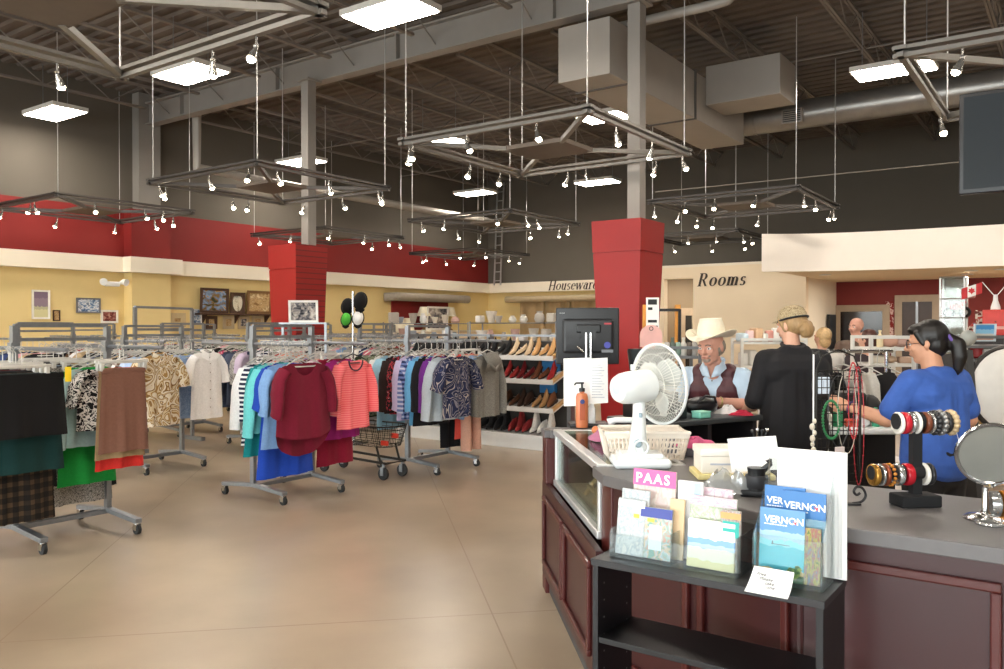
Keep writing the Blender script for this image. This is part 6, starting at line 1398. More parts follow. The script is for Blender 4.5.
# monitor seen from behind with papers under it
q = P(588, 336, 4.98); t = thing('monitor', 'black computer monitor seen from behind at the end of the counter', 'monitor', (q.x, q.y, CT), YAW)
MK = mat('monitor_black', '#1f2023', .45, 0, .08); cz = q.z-CT
b = MB(); b.rbox((0, 0, 0), (.385, .345, .03), .008, Matrix.Translation((0, .03, cz)) @ Matrix.Rotation(PI/2, 4, 'X')); b.build('casing', MK, t, local=True)
b = MB(); b.rbox((0, 0, 0), (.31, .21, .04), .02, Matrix.Translation((0, 0, cz+.0)) @ Matrix.Rotation(PI/2, 4, 'X')); b.build('rear_bulge', MK, t, local=True)
MB().bb(-.175, .046, cz-.155, .175, .049, cz+.155).build('screen', mat('screen_lit', '#39424a', .2), t, smooth=False, local=True)
b = MB(); b.rbox((0, -.025, cz+.045), (.15, .02, .05), .008); b.bb(-.045, -.04, cz-.02, .045, -.018, cz+.03); b.build('mount_plate', mat('monitor_mount', '#0f1012', .4), t, smooth=False, local=True)
b = MB()
for x in (-.014, .014): b.tube([(x, -.035, .02), (x, -.035, cz+.02)], .0085, 10)
b.build('stand_pole', CHROME, t, local=True)
b = MB(); b.rbox((0, -.02, .012), (.24, .18, .024), .01); b.build('stand_base', MK, t, local=True)
b = MB(); b.tube([(-.07, -.05, cz-.06), (-.035, -.05, cz-.095)], .006, 8); b.tube([(-.05, -.02, cz-.1), (-.05, -.05, cz-.07)], .004, 6); b.build('release_lever', CHROME, t, local=True)
lettering('mark', 'DISPLAY' if False else '-----', .02, Matrix.Translation((-.17, -.0, cz+.138)) @ Matrix.Rotation(PI/2, 4, 'X') if False else frame3((-.172, .0145-.001, cz+.135), (1, 0, 0), (0, 0, 1)), PAPER, None).parent = t
MB().bb(.095, -.0215, cz+.07, .14, -.0195, cz+.08).build('red_mark', mat('mark_red', '#b0303a', .4), t, smooth=False, local=True)
MB().lathe([(.001, 0), (.02, 0), (.02, .002), (.001, .002)], 20, Matrix.Translation((.115, -.019, cz-.055)) @ Matrix.Rotation(PI/2, 4, 'X')).build('blue_sticker', mat('sticker_blue', '#3a3f9c', .4), t, local=True)
MB().bb(.08, -.021, cz-.10, .15, -.0195, cz-.082).build('label_strip', mat('label_grey', '#6d7076', .4), t, smooth=False, local=True)
for dx, w, h, tz, l in ((-.075, .155, .285, .005, 'left white paper sheet hanging under the monitor'), (.055, .115, .27, .0, 'right printed paper sheet hanging under the monitor')):
    o = thing('paper_sheet', l, 'paper', C(q.x, q.y) if False else (q.x, q.y, CT), YAW); z1 = cz-.135
    b = MB(); b.grid(lambda a, c: (dx-w/2+w*a, -.06-.01*math.sin(a*3+dx*9)-.02*c, z1-h*c+.006*a), 8, 8); b.build('sheet', PAPER, o, local=True)
    if dx > 0:
        b = MB()
        for i in range(13): b.bb(dx-w*.36, -.082-.0005*i, z1-.04-i*.016, dx+w*(.1+.25*((i*7) % 5)/5), -.0812-.0005*i, z1-.036-i*.016)
        b.build('printed_lines', mat('print_grey', '#b5b8c2', .7), o, smooth=False, local=True)
# white bottle, telephone and other till clutter on the inner end
q = onc(592, 427); q.z = CT; t = thing('white_bottle', 'narrow white bottle right of the orange-brown lotion bottle', 'bottle', q); MB().lathe([(.02, 0), (.021, .01), (.021, .11), (.012, .13), (.012, .15)], 14, Matrix.Translation(q)).build('body', WHITEP, t); MB().lathe([(.014, .148), (.014, .175), (.001, .178)], 12, Matrix.Translation(q)).build('cap', WHITEP, t)
q = C(.66, 4.45, CT); t = thing('telephone', 'black and white desk telephone behind the fan', 'telephone', q, YAW); MB().rbox((0, 0, .03), (.22, .18, .06), .012).build('base', BLACKP, t, local=True); b = MB(); b.tube([(-.09, -.05, .085), (-.05, -.05, .1), (.05, -.05, .1), (.09, -.05, .085)], [.024, .016, .016, .024], 10); b.build('handset', WHITEP, t, local=True); MB().bb(-.09, -.092, .03, .09, -.089, .055).build('keypad', WHITEP, t, smooth=False, local=True)
small('paper_stack', 'stack of white slips before the telephone', 'paper', 612, 421, 4.35, .2, .03, .12, '#ecece9', z=CT)
small('orange_ball', 'small round orange-brown ornament beside the telephone', 'ornament', 596, 407, 4.55, .05, .05, .05, '#c9774a', 'soft', z=CT+.06).location.z = CT+.001
# POS screen behind fan
q = P(646, 362, 5.2); t = thing('till_screen', 'black touch screen of a till tilted behind the fan', 'till screen', (q.x, q.y, CT), YAW); M = Matrix.Translation((0, 0, q.z-CT)) @ Matrix.Rotation(.55, 4, 'Y') @ Matrix.Rotation(-.9, 4, 'X')
MB().rbox((0, 0, 0), (.26, .20, .03), .01, Matrix.Translation((.02, 0, q.z-CT)) @ Matrix.Rotation(.9, 4, 'X')).build('panel', BLACKP, t, local=True); MB().rbox((0, 0, .018), (.22, .16, .004), .001, Matrix.Translation((.02, 0, q.z-CT)) @ Matrix.Rotation(.9, 4, 'X')).build('screen', mat('screen_glass', '#33383c', .12), t, local=True)
MB().bb(-.03, -.02, .0, .03, .04, q.z-CT).build('stand', BLACKP, t, smooth=False, local=True); MB().rbox((0, 0, .01), (.2, .18, .02), .006).build('foot', BLACKP, t, local=True)
# cream boxes, yellow folder, paper sheet, tape stand
q = onc(727, 478); rzb = YAW-.05
t = thing('cream_box', 'flat cream box lying on the counter right of the basket', 'box', (q.x, q.y+.05, CT+.022), rzb); MB().rbox((0, 0, .045), (.27, .17, .09), .008).build('body', mat('cream_box_card', '#e9e1d3', .55), t, local=True); MB().rbox((0, 0, .082), (.278, .178, .03), .006).build('lid', mat('cream_box_lid', '#efe8dc', .5), t, local=True); b = MB(); b.bb(-.1, -.0865, .035, .1, -.0855, .042); b.build('printed_line', mat('print_grey', '#b5b8c2', .7), t, smooth=False, local=True)
o = MB().rbox((0, 0, .011), (.30, .20, .022), .004, Matrix.Translation((q.x, q.y+.05, CT)) @ Matrix.Rotation(rzb, 4, 'Z')).build('folder', mat('yellow_folder', '#dccb8c', .6)); tag(o, 'pale yellow folder under the cream box', 'folder')
q = onc(757, 496); t = thing('tape_dispenser', 'black tape dispenser standing beside the brochure holder', 'tape dispenser', (q.x, q.y, CT), YAW-.3)
b = MB(); b.rbox((0, 0, .012), (.11, .07, .024), .006); b.lathe([(.036, .02), (.034, .05), (.03, .08), (.033, .10)], 20); b.tube([(.02, 0, .09), (.045, 0, .115), (.04, 0, .13)], [.012, .01, .012], 8); b.build('body', BLACKP, t, local=True)
b = MB(); b.lathe([(.038, .03), (.04, .034), (.04, .07), (.038, .074)], 20); b.build('roll', mat('dark_grey_plastic', '#303135', .5), t, local=True)
q = P(757, 478, 2.98); t = thing('paper_sheet', 'blank white paper sheet propped above the black tape dispenser', 'paper', (q.x, q.y, CT+.065), YAW)
zc = 1.04; b = MB(); b.grid(lambda a, c: (-.085+.18*a, .02+.06*c+.004*math.sin(a*5), .002+.115*c+.012*a), 8, 6); o = b.build('sheet', PAPER, t, local=True)
for px in (748, 757, 765, 773):
    q = P(px, 443, 3.6); pass
t = thing('pen_cup', 'dark cup of round-headed pins behind the white paper sheet', 'cup', onc(760, 474)); q = onc(760, 474); MB().lathe([(.035, 0), (.04, .11), (.036, .11), (.032, .005)], 16, Matrix.Translation(q)).build('cup', BLACKP, t)
for i in range(4): a = Vector((q.x, q.y, CT+.08)); e = a+C(-.03+.02*i, .0, .095+.006*(i % 2)); MB().tube([a, e], .0025, 5).build('stem', BLACKP, t); MB().sphere(e, .0085, 6).build('bead', BLACKP if i % 2 == 0 else CHROME, t)
# scroll hook
q = onc(853, 505); t = thing('scroll_hook', 'black wrought iron scroll hook on the counter beside the brochure holder', 'hook', q, YAW); pts = smooth_poly([Vector(p) for p in [(-.0, 0, .004), (.03, 0, .01), (.045, 0, .03), (.035, 0, .055), (.015, 0, .06), (.005, 0, .045), (.015, 0, .033), (.026, 0, .04)]], 5); MB().tube(pts, .0045, 8).build('scroll', BLACKP, t, local=True); MB().rbox((.0, 0, .003), (.05, .03, .006), .002).build('foot', BLACKP, t, local=True)
# bracelet stand
q = onc(916, 506); t = thing('bracelet_stand', 'black velvet two-bar bracelet stand on the counter', 'bracelet stand', (q.x, q.y, CT), YAW+.1); VEL = mat('black_velvet', '#121214', .9)
MB().rbox((0, 0, .02), (.14, .085, .04), .006).build('base', VEL, t, local=True); MB().bb(-.016, -.014, .04, .016, .014, .315).build('post', VEL, t, smooth=False, local=True)
bars = [(.285, -.075, .13, .027), (.115, -.16, .055, .024)]
for z, a, b2, r in bars: MB().tube([(a, -.005, z), (b2, -.005, z)], r, 14).build('bar', VEL, t, local=True)
BM = {'red': mat('bangle_red', '#b3202c', .25), 'silver': mat('bangle_silver', '#d3d3d1', .2, .8), 'white': mat('bangle_white', '#e9e4da', .35), 'brown': mat('bangle_brown', '#6b3a26', .35), 'black': mat('bangle_black', '#232325', .35), 'beige': mat('bangle_bone', '#c9ae86', .45), 'gold': mat('bangle_gold', '#b98a3e', .25, .7), 'amber': mat('bangle_amber', '#c07a2c', .25), 'copper': mat('bangle_copper', '#8f4a30', .3, .5), 'grey': mat('bangle_grey', '#8f8d8a', .3, .5)}
Mst = Matrix.Translation((q.x, q.y, CT)) @ Matrix.Rotation(YAW+.1, 4, 'Z')
def bangle(x, z, r, w, c, label, beads=False, y=-.005, tilt=0.0):
    M = Mst @ Matrix.Translation((x, y, z)) @ Matrix.Rotation(tilt, 4, 'Z') @ Matrix.Rotation(PI/2, 4, 'Y'); b = MB()
    if beads:
        for i in range(14): a = 2*PI*i/14; b.sphere((r*math.cos(a), r*math.sin(a), 0), w*.5, 6, M=M)
    else: b.lathe([(r-.003, -w/2), (r+.001, -w/2+.001), (r+.003, -w*.25), (r+.003, w*.25), (r+.001, w/2-.001), (r-.003, w/2), (r-.004, 0), (r-.003, -w/2)], 28, M)
    o = b.build('bangle' if not beads else 'beaded_bracelet', BM[c]); return tag(o, label, 'bracelet')
ub = [(-.065, .012, 'white', 0, 'narrow white bangle at the left end of the upper bar'), (-.045, .022, 'red', 0, 'wide red bangle on the upper bracelet bar'), (-.023, .016, 'silver', 0, 'silver bangle next to the red one on the upper bar'), (-.004, .012, 'white', 0, 'white bangle left of the post on the upper bar'), (.028, .018, 'brown', 0, 'dark brown bangle just right of the upper post'), (.046, .010, 'silver', 0, 'narrow silver bangle between dark ones on the upper bar'), (.062, .020, 'black', 1, 'black beaded bracelet on the upper bar'), (.083, .022, 'grey', 1, 'grey pearl bracelet on the upper bar'), (.102, .014, 'black', 0, 'black bangle near the right end of the upper bar'), (.122, .022, 'beige', 1, 'bone-coloured beaded bracelet at the right end of the upper bar')]
for x, w, c, be, l in ub: bangle(x, .285-.006, .034, w, c, l, be)
lb = [(-.15, .018, 'gold', 0, 'gold bangle at the left end of the lower bar'), (-.128, .010, 'silver', 0, 'thin silver bangle near the left of the lower bar'), (-.112, .014, 'copper', 0, 'copper bangle on the lower bar'), (-.094, .012, 'amber', 1, 'amber beaded bracelet on the lower bar'), (-.066, .02, 'silver', 0, 'broad silver bangle in the middle of the lower bar'), (-.034, .026, 'red', 0, 'wide red bangle on the lower bracelet bar'), (-.008 if False else .026, .014, 'white', 0, 'white bangle right of the lower post'), (.044, .014, 'black', 0, 'black and silver bangle at the right end of the lower bar')]
for x, w, c, be, l in lb: bangle(x, .115-.008, .034, w, c, l, be)
M = Mst @ Matrix.Translation((.122, -.05, .20)); o = thing('price_tag', 'small white price tag hanging from the bone-coloured bracelet', 'tag', M @ Vector((0, 0, 0))); MB().box((0, 0, 0), (.024, .001, .032), M).build('card', PAPER, o, smooth=False); MB().tube([M @ Vector((0, 0, .016)), M @ Vector((0, .015, .05))], .0008, 4).build('string', PAPER, o)
# round make-up mirror and bracelets
q = onc(986, 520); t = thing('vanity_mirror', 'round silver make-up mirror on a stand at the right edge of the counter', 'mirror', (q.x, q.y, CT), YAW)
MB().lathe([(.001, 0), (.06, 0), (.062, .006), (.05, .014), (.015, .02), (.010, .03), (.010, .10)], 24).build('stand_base', CHROME, t, local=True)
M = Matrix.Translation((.02, 0, .205)) @ Matrix.Rotation(-.35, 4, 'Z') @ Matrix.Rotation(PI/2+.25, 4, 'X')
MB().lathe([(.001, .004), (.094, .004), (.094, .008), (.001, .008)], 40, M).build('mirror_glass', mat('mirror_grey_glass', '#8f8f88', .18, .35), t, local=True)
MB().torus((0, 0, .006), .098, .007, 40, 8, M).build('rim', CHROME, t, local=True); MB().lathe([(.001, -.008), (.07, -.006), (.096, .004)], 32, M).build('back_shell', CHROME, t, local=True)
b = MB(); b.tube([(.02, .0, .10), (.02, .004, .112)], .008, 8); b.build('swivel', CHROME, t, local=True)
for x, w, c, l, r in ((.035, .03, 'silver', 'wide silver bangle standing under the round mirror', .036), (.072, .03, 'amber', 'amber bangle standing under the round mirror', .038), (.108, .04, 'brown', 'brown carved bangle at the right edge under the round mirror', .042)):
    Mst2 = Matrix.Translation((q.x, q.y, CT)) @ Matrix.Rotation(YAW-.2, 4, 'Z'); M = Mst2 @ Matrix.Translation((x+.01, .06, r+.004)) @ Matrix.Rotation(PI/2, 4, 'Y'); b = MB(); b.lathe([(r-.003, -w/2), (r+.002, -w/2+.001), (r+.003, 0), (r+.002, w/2-.001), (r-.003, w/2), (r-.004, 0), (r-.003, -w/2)], 28, M); tag(b.build('bangle', BM[c]), l, 'bracelet')
for i, (u, v, l) in enumerate(((-.03, -.075, 'flat silver bangle lying before the round mirror'), (.055, -.06, 'second silver bangle lying before the round mirror, to the right'))):
    c = q+C(u, v); tag(MB().torus((c.x, c.y, CT+.007), .034, .006, 28, 8).build('bangle', BM['silver']), l, 'bracelet')
# ---------------------------------------------------------------- wire grid with necklaces
q = C(1.62, 3.95); t = thing('necklace_rack', 'black wire grid stand hung with necklaces before the woman in blue', 'display rack', (q.x, q.y, 0), YAW)
z0, z1, w = .72, 1.34, .21; b = MB()
for i in range(9): b.tube([(-w/2+w*i/8, 0, z0), (-w/2+w*i/8, 0, z1)], .0025, 5)
for i in range(16): zz = z0+(z1-z0)*i/15; b.tube([(-w/2, 0, zz), (w/2, 0, zz)], .0025, 5)
b.tube([(-w/2, 0, z1), (-w/2+.03, 0, z1+.07), (0, 0, z1+.10), (w/2-.03, 0, z1+.07), (w/2, 0, z1)], .004, 6); b.build('wire_grid', WIRE, t, local=True)
b = MB(); b.tube([(-w/2, 0, .02), (-w/2, 0, z1)], .008, 8); b.tube([(w/2, 0, .02), (w/2, 0, z1)], .008, 8); b.build('upright', WIRE, t, local=True); b = MB()
for x in (-w/2, w/2): b.tube([(x, -.2, .012), (x, .2, .012)], .012, 8)
b.build('foot', WIRE, t, local=True)
for k in range(5):
    b = MB(); b.tube([(-w/2+.02+k*.042, 0, z1-.03), (-w/2+.02+k*.042, -.06, z1-.02), (-w/2+.02+k*.042, -.065, z1)], .0025, 5); b.build('hook', WIRE, t, local=True)
def necklace(x, zt, zb, wd, c, label, beads=None, y=-.05):
    pts = [Vector((x+wd/2*math.sin(a)*(1 if a < PI else 1), y-.01*math.sin(a/2), (zt+zb)/2+(zt-zb)/2*math.cos(a))) for a in [2*PI*i/36 for i in range(36)]]; Mn = Matrix.Translation((q.x, q.y, 0)) @ Matrix.Rotation(YAW, 4, 'Z'); b = MB()
    if beads:
        for p in pts: b.sphere(Mn @ p, beads*.7, 6)
    b.tube([Mn @ p for p in pts], .002, 5, closed=True); o = b.build('necklace', mat(f'bead_{c}', c, .3)); return tag(o, label, 'necklace')
necklace(.075, 1.36, .80, .05, '#a3202e', 'long dark red bead necklace on the right of the wire grid', .0055)
necklace(.05, 1.38, 1.02, .05, '#c22d34', 'short bright red necklace on the wire grid', .006)
necklace(-.02, 1.32, .98, .10, '#3a3a3c', 'thin dark chain necklace on the middle of the wire grid')
necklace(-.055, 1.20, 1.02, .08, '#2c7d4a', 'green bead necklace on the left of the wire grid', .010)
necklace(.02, 1.34, .95, .09, '#b9b0a0', 'pale chain necklace on the wire grid', .003)
o = thing('pendant', 'pinkish square pendant tag hanging low on the wire grid', 'pendant', C(1.60, 3.88, .93), YAW+.2); MB().rbox((0, 0, .025), (.05, .006, .055), .004).build('card', mat('pale_pink_card', '#e3d3cf', .5), o, local=True); MB().tube([(0, 0, .05), (.01, .01, .25)], .001, 4).build('cord', BLACKP, o, local=True)
# white rope and shell strand hanging at the left of the grid
q2 = C(1.49, 3.92); t = thing('shell_strand', 'long white cord with knotted shells hanging beside the woman in black', 'strand', (q2.x, q2.y, .85)); MB().tube([(q2.x, q2.y, 1.42), (q2.x, q2.y, 1.1), (q2.x, q2.y, .86)], .004, 6).build('cord', PAPER, t)
for i in range(9): rr = random.Random(i); MB().sphere((q2.x+rr.uniform(-.007, .007), q2.y, 1.10-i*.028), .010+.003*(i % 2), 6, (1, .8, 1.3)).build('shell', mat('shell_cream', '#e4d9c6', .4), t)
MB().tube([(q2.x, q2.y, 1.42), (q.x-.09, q.y, 1.43), (q.x-.08, q.y, 1.40)], .005, 6).build('hanging_arm', WIRE, t)
# ---------------------------------------------------------------- checkout counter with the man behind it
a, b2 = Vector((.92, 4.855)), Vector((1.66, 5.29)); d = (b2-a).normalized(); n_ = Vector((-d.y, d.x)); oC = C(a.x, a.y); rzc = YAW+math.atan2(d.y, d.x); Lc = (b2-a).length
t = thing('checkout_counter', 'dark checkout counter between the man in the hat and the front counter', 'counter', (oC.x, oC.y, 0), rzc)
DK = mat('checkout_dark', '#241f20', .5, 0, .1); DKT = mat('checkout_top', '#34383a', .35)
MB().rbox((Lc/2, .22, .965), (Lc+.06, .46, .035), .008).build('top', DKT, t, local=True); MB().bb(0, .4, 0, Lc, .43, .947).build('customer_panel', CH, t, smooth=False, local=True)
for x in (0, Lc*.5, Lc-.03): MB().bb(x, .02, 0, x+.03, .4, .947).build('side_panel', DK, t, smooth=False, local=True)
for z in (.12, .60): MB().bb(0, .03, z-.02, Lc, .4, z).build('shelf', DK, t, smooth=False, local=True)
Mck = Matrix.Translation((oC.x, oC.y, 0)) @ Matrix.Rotation(rzc, 4, 'Z')
def ck(name, label, cat, x, y, z, parts):
    t = thing(name, label, cat, Mck @ Vector((x, y, z)), rzc)
    for nm, b, m in parts: b.build(nm, m, t, local=True)
    return t
ck('till', 'black cash till on the checkout counter in front of the man', 'till', .17, .22, .983, [('drawer', MB().rbox((0, 0, .05), (.27, .3, .10), .008), BLACKP), ('body', MB().rbox((0, .02, .13), (.25, .22, .07), .015), MK), ('lock', MB().rbox((.04, -.152, .05), (.012, .006, .022), .002), PAPER)])
bb_ = MB(); bb_.sphere((0, 0, .06), .06, 10, (2.3, 1.2, 1)); hb = MB(); hb.tube([(-.08, -.05, .09), (-.03, -.075, .13), (.05, -.075, .12), (.09, -.05, .08)], .008, 8)
ck('handbag', 'black leather handbag on the checkout counter before the man', 'bag', .52, .18, .983, [('body', bb_, mat('black_leather', '#18171a', .35, 0, .2)), ('strap', hb, mat('black_leather', '#18171a', .35))])
ck('tissue_box', 'mint green box on the checkout counter under the till edge', 'box', .40, .05, .983, [('body', MB().rbox((0, 0, .02), (.09, .08, .035), .006), mat('mint_card', '#7fc9b4', .5)), ('lid', MB().rbox((0, 0, .041), (.093, .083, .008), .002), mat('mint_lid', '#9ad7c6', .5))])
qq = Mck @ Vector((.74, .16, .984)); cloth_heap('folded_garment', 'white knitted bundle on the checkout counter beside the woman in black', 'cloth', qq, .16, .12, .05, '#e8e3df', 5)
qq = Mck @ Vector((.74, .03, .984)); cloth_heap('folded_garment', 'dark red bundle under the white one on the checkout counter', 'cloth', qq, .15, .08, .03, '#b0243c', 6)
for i, (x, c, l) in enumerate(((.62, '#27407f', 'blue bin on the checkout shelf, left'), (.92, '#2c4b9a', 'blue bin on the checkout shelf under the handbag'))):
    ck('plastic_bin', l, 'bin', x-.36, .22, .601, [('body', MB().rbox((0, 0, .08), (.26, .26, .16), .012), mat(f'bin_{c}', c, .4)), ('rim', MB().rbox((0, 0, .155), (.275, .275, .012), .004), mat(f'bin_{c}', c, .4))])
for i, (x, c, w, l) in enumerate(((.62, '#c9d9e2', .07, 'pale blue bottle on the checkout shelf, left'), (.80, '#9fbccb', .08, 'blue-grey bottle on the checkout shelf, second'), (.92, '#dfe8ee', .06, 'white bottle standing on the checkout shelf, middle'), (1.02, '#8fb4c8', .09, 'round blue bottle on the checkout shelf, right'))):
    b = MB(); b.lathe([(w*.45, 0), (w*.5, .01), (w*.5, .12), (w*.2, .15), (w*.2, .17)], 14); c2 = MB(); c2.lathe([(w*.24, .168), (w*.24, .19), (.001, .19)], 12)
    ck('spray_bottle', l, 'bottle', x-.34, .055, .601, [('body', b, mat(f'bt_{c}', c, .3)), ('cap', c2, WHITEP)])
qq = onc(694, 455); cloth_heap('folded_garment', 'pink cloth lying behind the basket on the counter', 'cloth', Vector((qq.x, qq.y, CT+.04)), .2, .14, .04, '#d7648f', 8)
tag(MB().rbox((qq.x, qq.y, CT+.02), (.2, .16, .04), .006).build('book', mat('dark_book', '#57555c', .5)), 'dark book under the pink cloth behind the basket', 'book')
# ================================================================ people
SKIN = mat('skin_light', '#d9a68c', .55, 0, .04, 20); SKINM = mat('skin_ruddy', '#d69e88', .55, 0, .06, 20); SKINT = mat('skin_tan', '#c99374', .55, 0, .04, 20)
def remesh(o, vox, smooth=4):
    md = o.modifiers.new('skin', 'REMESH'); md.mode = 'VOXEL'; md.voxel_size = vox; md.use_smooth_shade = True
    if smooth: s = o.modifiers.new('soft', 'SMOOTH'); s.iterations = smooth; s.factor = .5
    return o
class Pose:
    """figure in its own frame: x right, y the way the chest faces, z up"""
    def __init__(s, root): s.t = root; s.W = wmat(root)
    def part(s, mb, name, m, vox=.009, smooth=4, parent=None, col=None):
        o = mb.build(name, m, parent or s.t, local=True); remesh(o, vox, smooth)
        if col: paint(o, col)
        return o
def chain(b, pts, rs):
    for i in range(len(pts)-1): b.capsule(pts[i], pts[i+1], rs[i], rs[i+1])
def hand(b, wrist, d, palm_n, side, curl=.5, L=.18):
    """palm, four unequal bent fingers and a thumb; d: pointing direction, palm_n: palm normal, side: +1 thumb on d x n"""
    d = Vector(d).normalized(); n = Vector(palm_n); n = (n-d*n.dot(d)).normalized(); s = d.cross(n)*side; w = Vector(wrist)
    for k, (o, l, r) in enumerate(((.030, .072, .0088), (.010, .080, .009), (-.010, .075, .0088), (-.029, .060, .0078))):
        k0 = w+s*o*.6+d*.02; k1 = w+s*o+d*.09; b.capsule(k0, k1, .017, .0125)
        f1 = (d*math.cos(curl*.7)+n*math.sin(curl*.7)).normalized(); f2 = (d*math.cos(curl*1.7)+n*math.sin(curl*1.7)).normalized(); f3 = (d*math.cos(curl*2.5)+n*math.sin(curl*2.5)).normalized()
        a1 = k1+f1*l*.45; a2 = a1+f2*l*.33; a3 = a2+f3*l*.25; b.capsule(k1, a1, r*1.1, r); b.capsule(a1, a2, r, r*.9); b.capsule(a2, a3, r*.9, r*.75)
    t0 = w+s*.022+d*.025; t1 = t0+s*.028+d*.035+n*.012; t2 = t1+d*.030+n*.012+s*.004; b.capsule(t0, t1, .0135, .0115); b.capsule(t1, t2, .0105, .0085)
def head(b, c, fwd, up=(0, 0, 1), s=1.0, jaw=1.0):
    """skull, brow, cheeks, nose, lips, chin and ears as one mass; c is the centre of the head"""
    f = Vector(fwd).normalized(); u = Vector(up); u = (u-f*u.dot(f)).normalized(); r = f.cross(u)
    M = Matrix(((r.x, f.x, u.x, c[0]), (r.y, f.y, u.y, c[1]), (r.z, f.z, u.z, c[2]), (0, 0, 0, 1))) @ Matrix.Scale(s, 4)
    b.sphere((0, -.015, .035), .092, 12, (.83, 1.02, .92), M); b.sphere((0, .018, -.025), .075, 12, (.82, .9, 1.0), M)
    b.sphere((0, .042, -.085), .034*jaw, 8, (1.0, .95, .8), M); b.sphere((0, .02, -.065), .055*jaw, 8, (1.0, .9, .7), M)
    for x in (-1, 1):
        b.sphere((x*.035, .062, -.018), .024, 8, (1, .8, 1), M); b.sphere((x*.076, -.012, -.005), .03, 8, (.28, .62, 1.05), M); b.capsule(M @ Vector((x*.014, .082, .022)), M @ Vector((x*.045, .068, .022)), .011*s, .010*s)
    b.capsule(M @ Vector((0, .082, .015)), M @ Vector((0, .105, -.022)), .009*s, .0135*s); b.sphere((.011, .093, -.026), .010, 6, M=M); b.sphere((-.011, .093, -.026), .010, 6, M=M)
    b.capsule(M @ Vector((-.017, .082, -.050)), M @ Vector((.017, .082, -.050)), .0075*s, .0075*s); b.capsule(M @ Vector((-.015, .079, -.059)), M @ Vector((.015, .079, -.059)), .008*s, .008*s)
    return M
def face_details(P_, M, brow='#4a3a30', s=1.0):
    w = MB(); l = MB()
    for x in (-1, 1):
        e = MB().sphere((x*.031, .0735, .004), .0125, 8, (1.1, .62, .75), M).build('eye', mat('eye_white', '#e8e4df', .3), P_.t, local=True)
        MB().sphere((x*.031, .0795, .004), .0055, 6, (1, .6, 1), M).build('iris', mat('iris_dark', '#2b211c', .2), e, local=True)
        w.tube([M @ Vector((x*.014, .0925, .0245)), M @ Vector((x*.030, .088, .030)), M @ Vector((x*.047, .076, .024))], .0035*s, 5)
    l.tube([M @ Vector((-.021, .0845, -.0545)), M @ Vector((0, .0895, -.0545)), M @ Vector((.021, .0845, -.0545))], [.002, .0035, .002], 6)
    w.build('eyebrow', mat(f'brow_{brow}', brow, .9), P_.t, local=True); l.build('lips', mat('lips', '#a8655a', .5), P_.t, local=True)
# ---------------------------------------------------------------- woman in the blue T-shirt, seen from behind
root = thing('person', 'woman in a blue T-shirt with a black ponytail, reaching forward with her left hand', 'person', C(2.44, 4.62), YAW+math.radians(24)); Pz = Pose(root)
hc = Vector((.0, .06, 1.455)); hf = Vector((-.55, .83, -.12))
b = MB(); Mh = head(b, hc, hf, s=1.0)
chain(b, [(0, .0, 1.26), (0, .035, 1.40)], [.062, .055])
b.capsule((-.04, -.01, .90), (.04, -.01, .90), .12, .12); b.capsule((-.10, -.005, 1.19), (.10, -.005, 1.19), .09, .09); b.capsule((-.05, 0, .95), (-.05, 0, 1.15), .105, .095); b.capsule((.05, 0, .95), (.05, 0, 1.15), .105, .095)
LA = [(-.19, 0, 1.245), (-.26, .10, 1.03), (-.30, .34, 1.085)]; RA = [(.19, 0, 1.245), (.245, -.03, 1.02), (.24, .12, .84)]
chain(b, LA, [.055, .045, .030]); chain(b, RA, [.055, .045, .030])
hand(b, LA[2], (-.2, 1, .25), (.9, .1, -.1), 1, .5); hand(b, RA[2], (-.05, .6, -.8), (-1, 0, 0), -1, .4)
for x in (-1, 1): chain(b, [(x*.09, 0, .88), (x*.10, .01, .47), (x*.10, -.02, .09)], [.105, .07, .048]); b.capsule((x*.10, -.04, .045), (x*.105, .13, .03), .045, .03)
Pz.part(b, 'body', SKINT, .0065, 3)
face_details(Pz, Mh, '#1c1614')
b = MB(); b.capsule((-.055, -.005, .80), (-.05, -.005, 1.16), .152, .135); b.capsule((.055, -.005, .80), (.05, -.005, 1.16), .152, .135); b.capsule((-.05, -.02, .80), (.05, -.02, .80), .15, .15); b.capsule((0, -.005, .82), (0, -.005, 1.16), .145, .13); b.capsule((-.11, -.01, 1.18), (.11, -.01, 1.18), .122, .122); b.capsule((-.15, -.005, 1.25), (.15, -.005, 1.25), .068, .068); b.capsule((-.05, -.03, 1.275), (.05, -.03, 1.275), .058, .058)
for A in (LA, RA): p0, p1 = Vector(A[0]), Vector(A[1]); b.capsule(p0, p0.lerp(p1, .72), .072, .074)
tee = Pz.part(b, 't_shirt', mat('tshirt_blue', '#3a5fae', .85, 0, .14, 14, bump=.5), .009, 3)
b = MB(); b.capsule((-.06, 0, .74), (.06, 0, .74), .135, .135); b.capsule((-.05, -.02, .84), (.05, -.02, .84), .14, .14)
for x in (-1, 1): chain(b, [(x*.085, 0, .74), (x*.10, .01, .47), (x*.10, -.02, .10)], [.122, .088, .07])
Pz.part(b, 'trousers', mat('trousers_black', '#17171a', .8, 0, .15), .011, 3)
HB = mat('hair_black', '#17120f', .45, 0, .3, 40, stretch=(1, 1, .2))
b = MB(); b.sphere((0, -.032, .045), .097, 12, (.90, 1.0, .96), Mh); b.sphere((0, -.05, -.005), .082, 10, (.95, .85, 1.0), Mh); b.sphere((0, .028, .082), .062, 10, (1.1, .95, .62), Mh); 
for x in (-1, 1): b.capsule(Mh @ Vector((x*.068, .028, .06)), Mh @ Vector((x*.074, .005, .0)), .022, .014)
b.sphere((0, -.12, .02), .03, 8, M=Mh); tail = [Mh @ Vector(p) for p in ((.0, -.125, .02), (.0, -.160, -.02), (.0, -.160, -.09), (.0, -.145, -.155), (0, -.135, -.185))]; chain(b, tail, [.026, .04, .042, .028, .012])
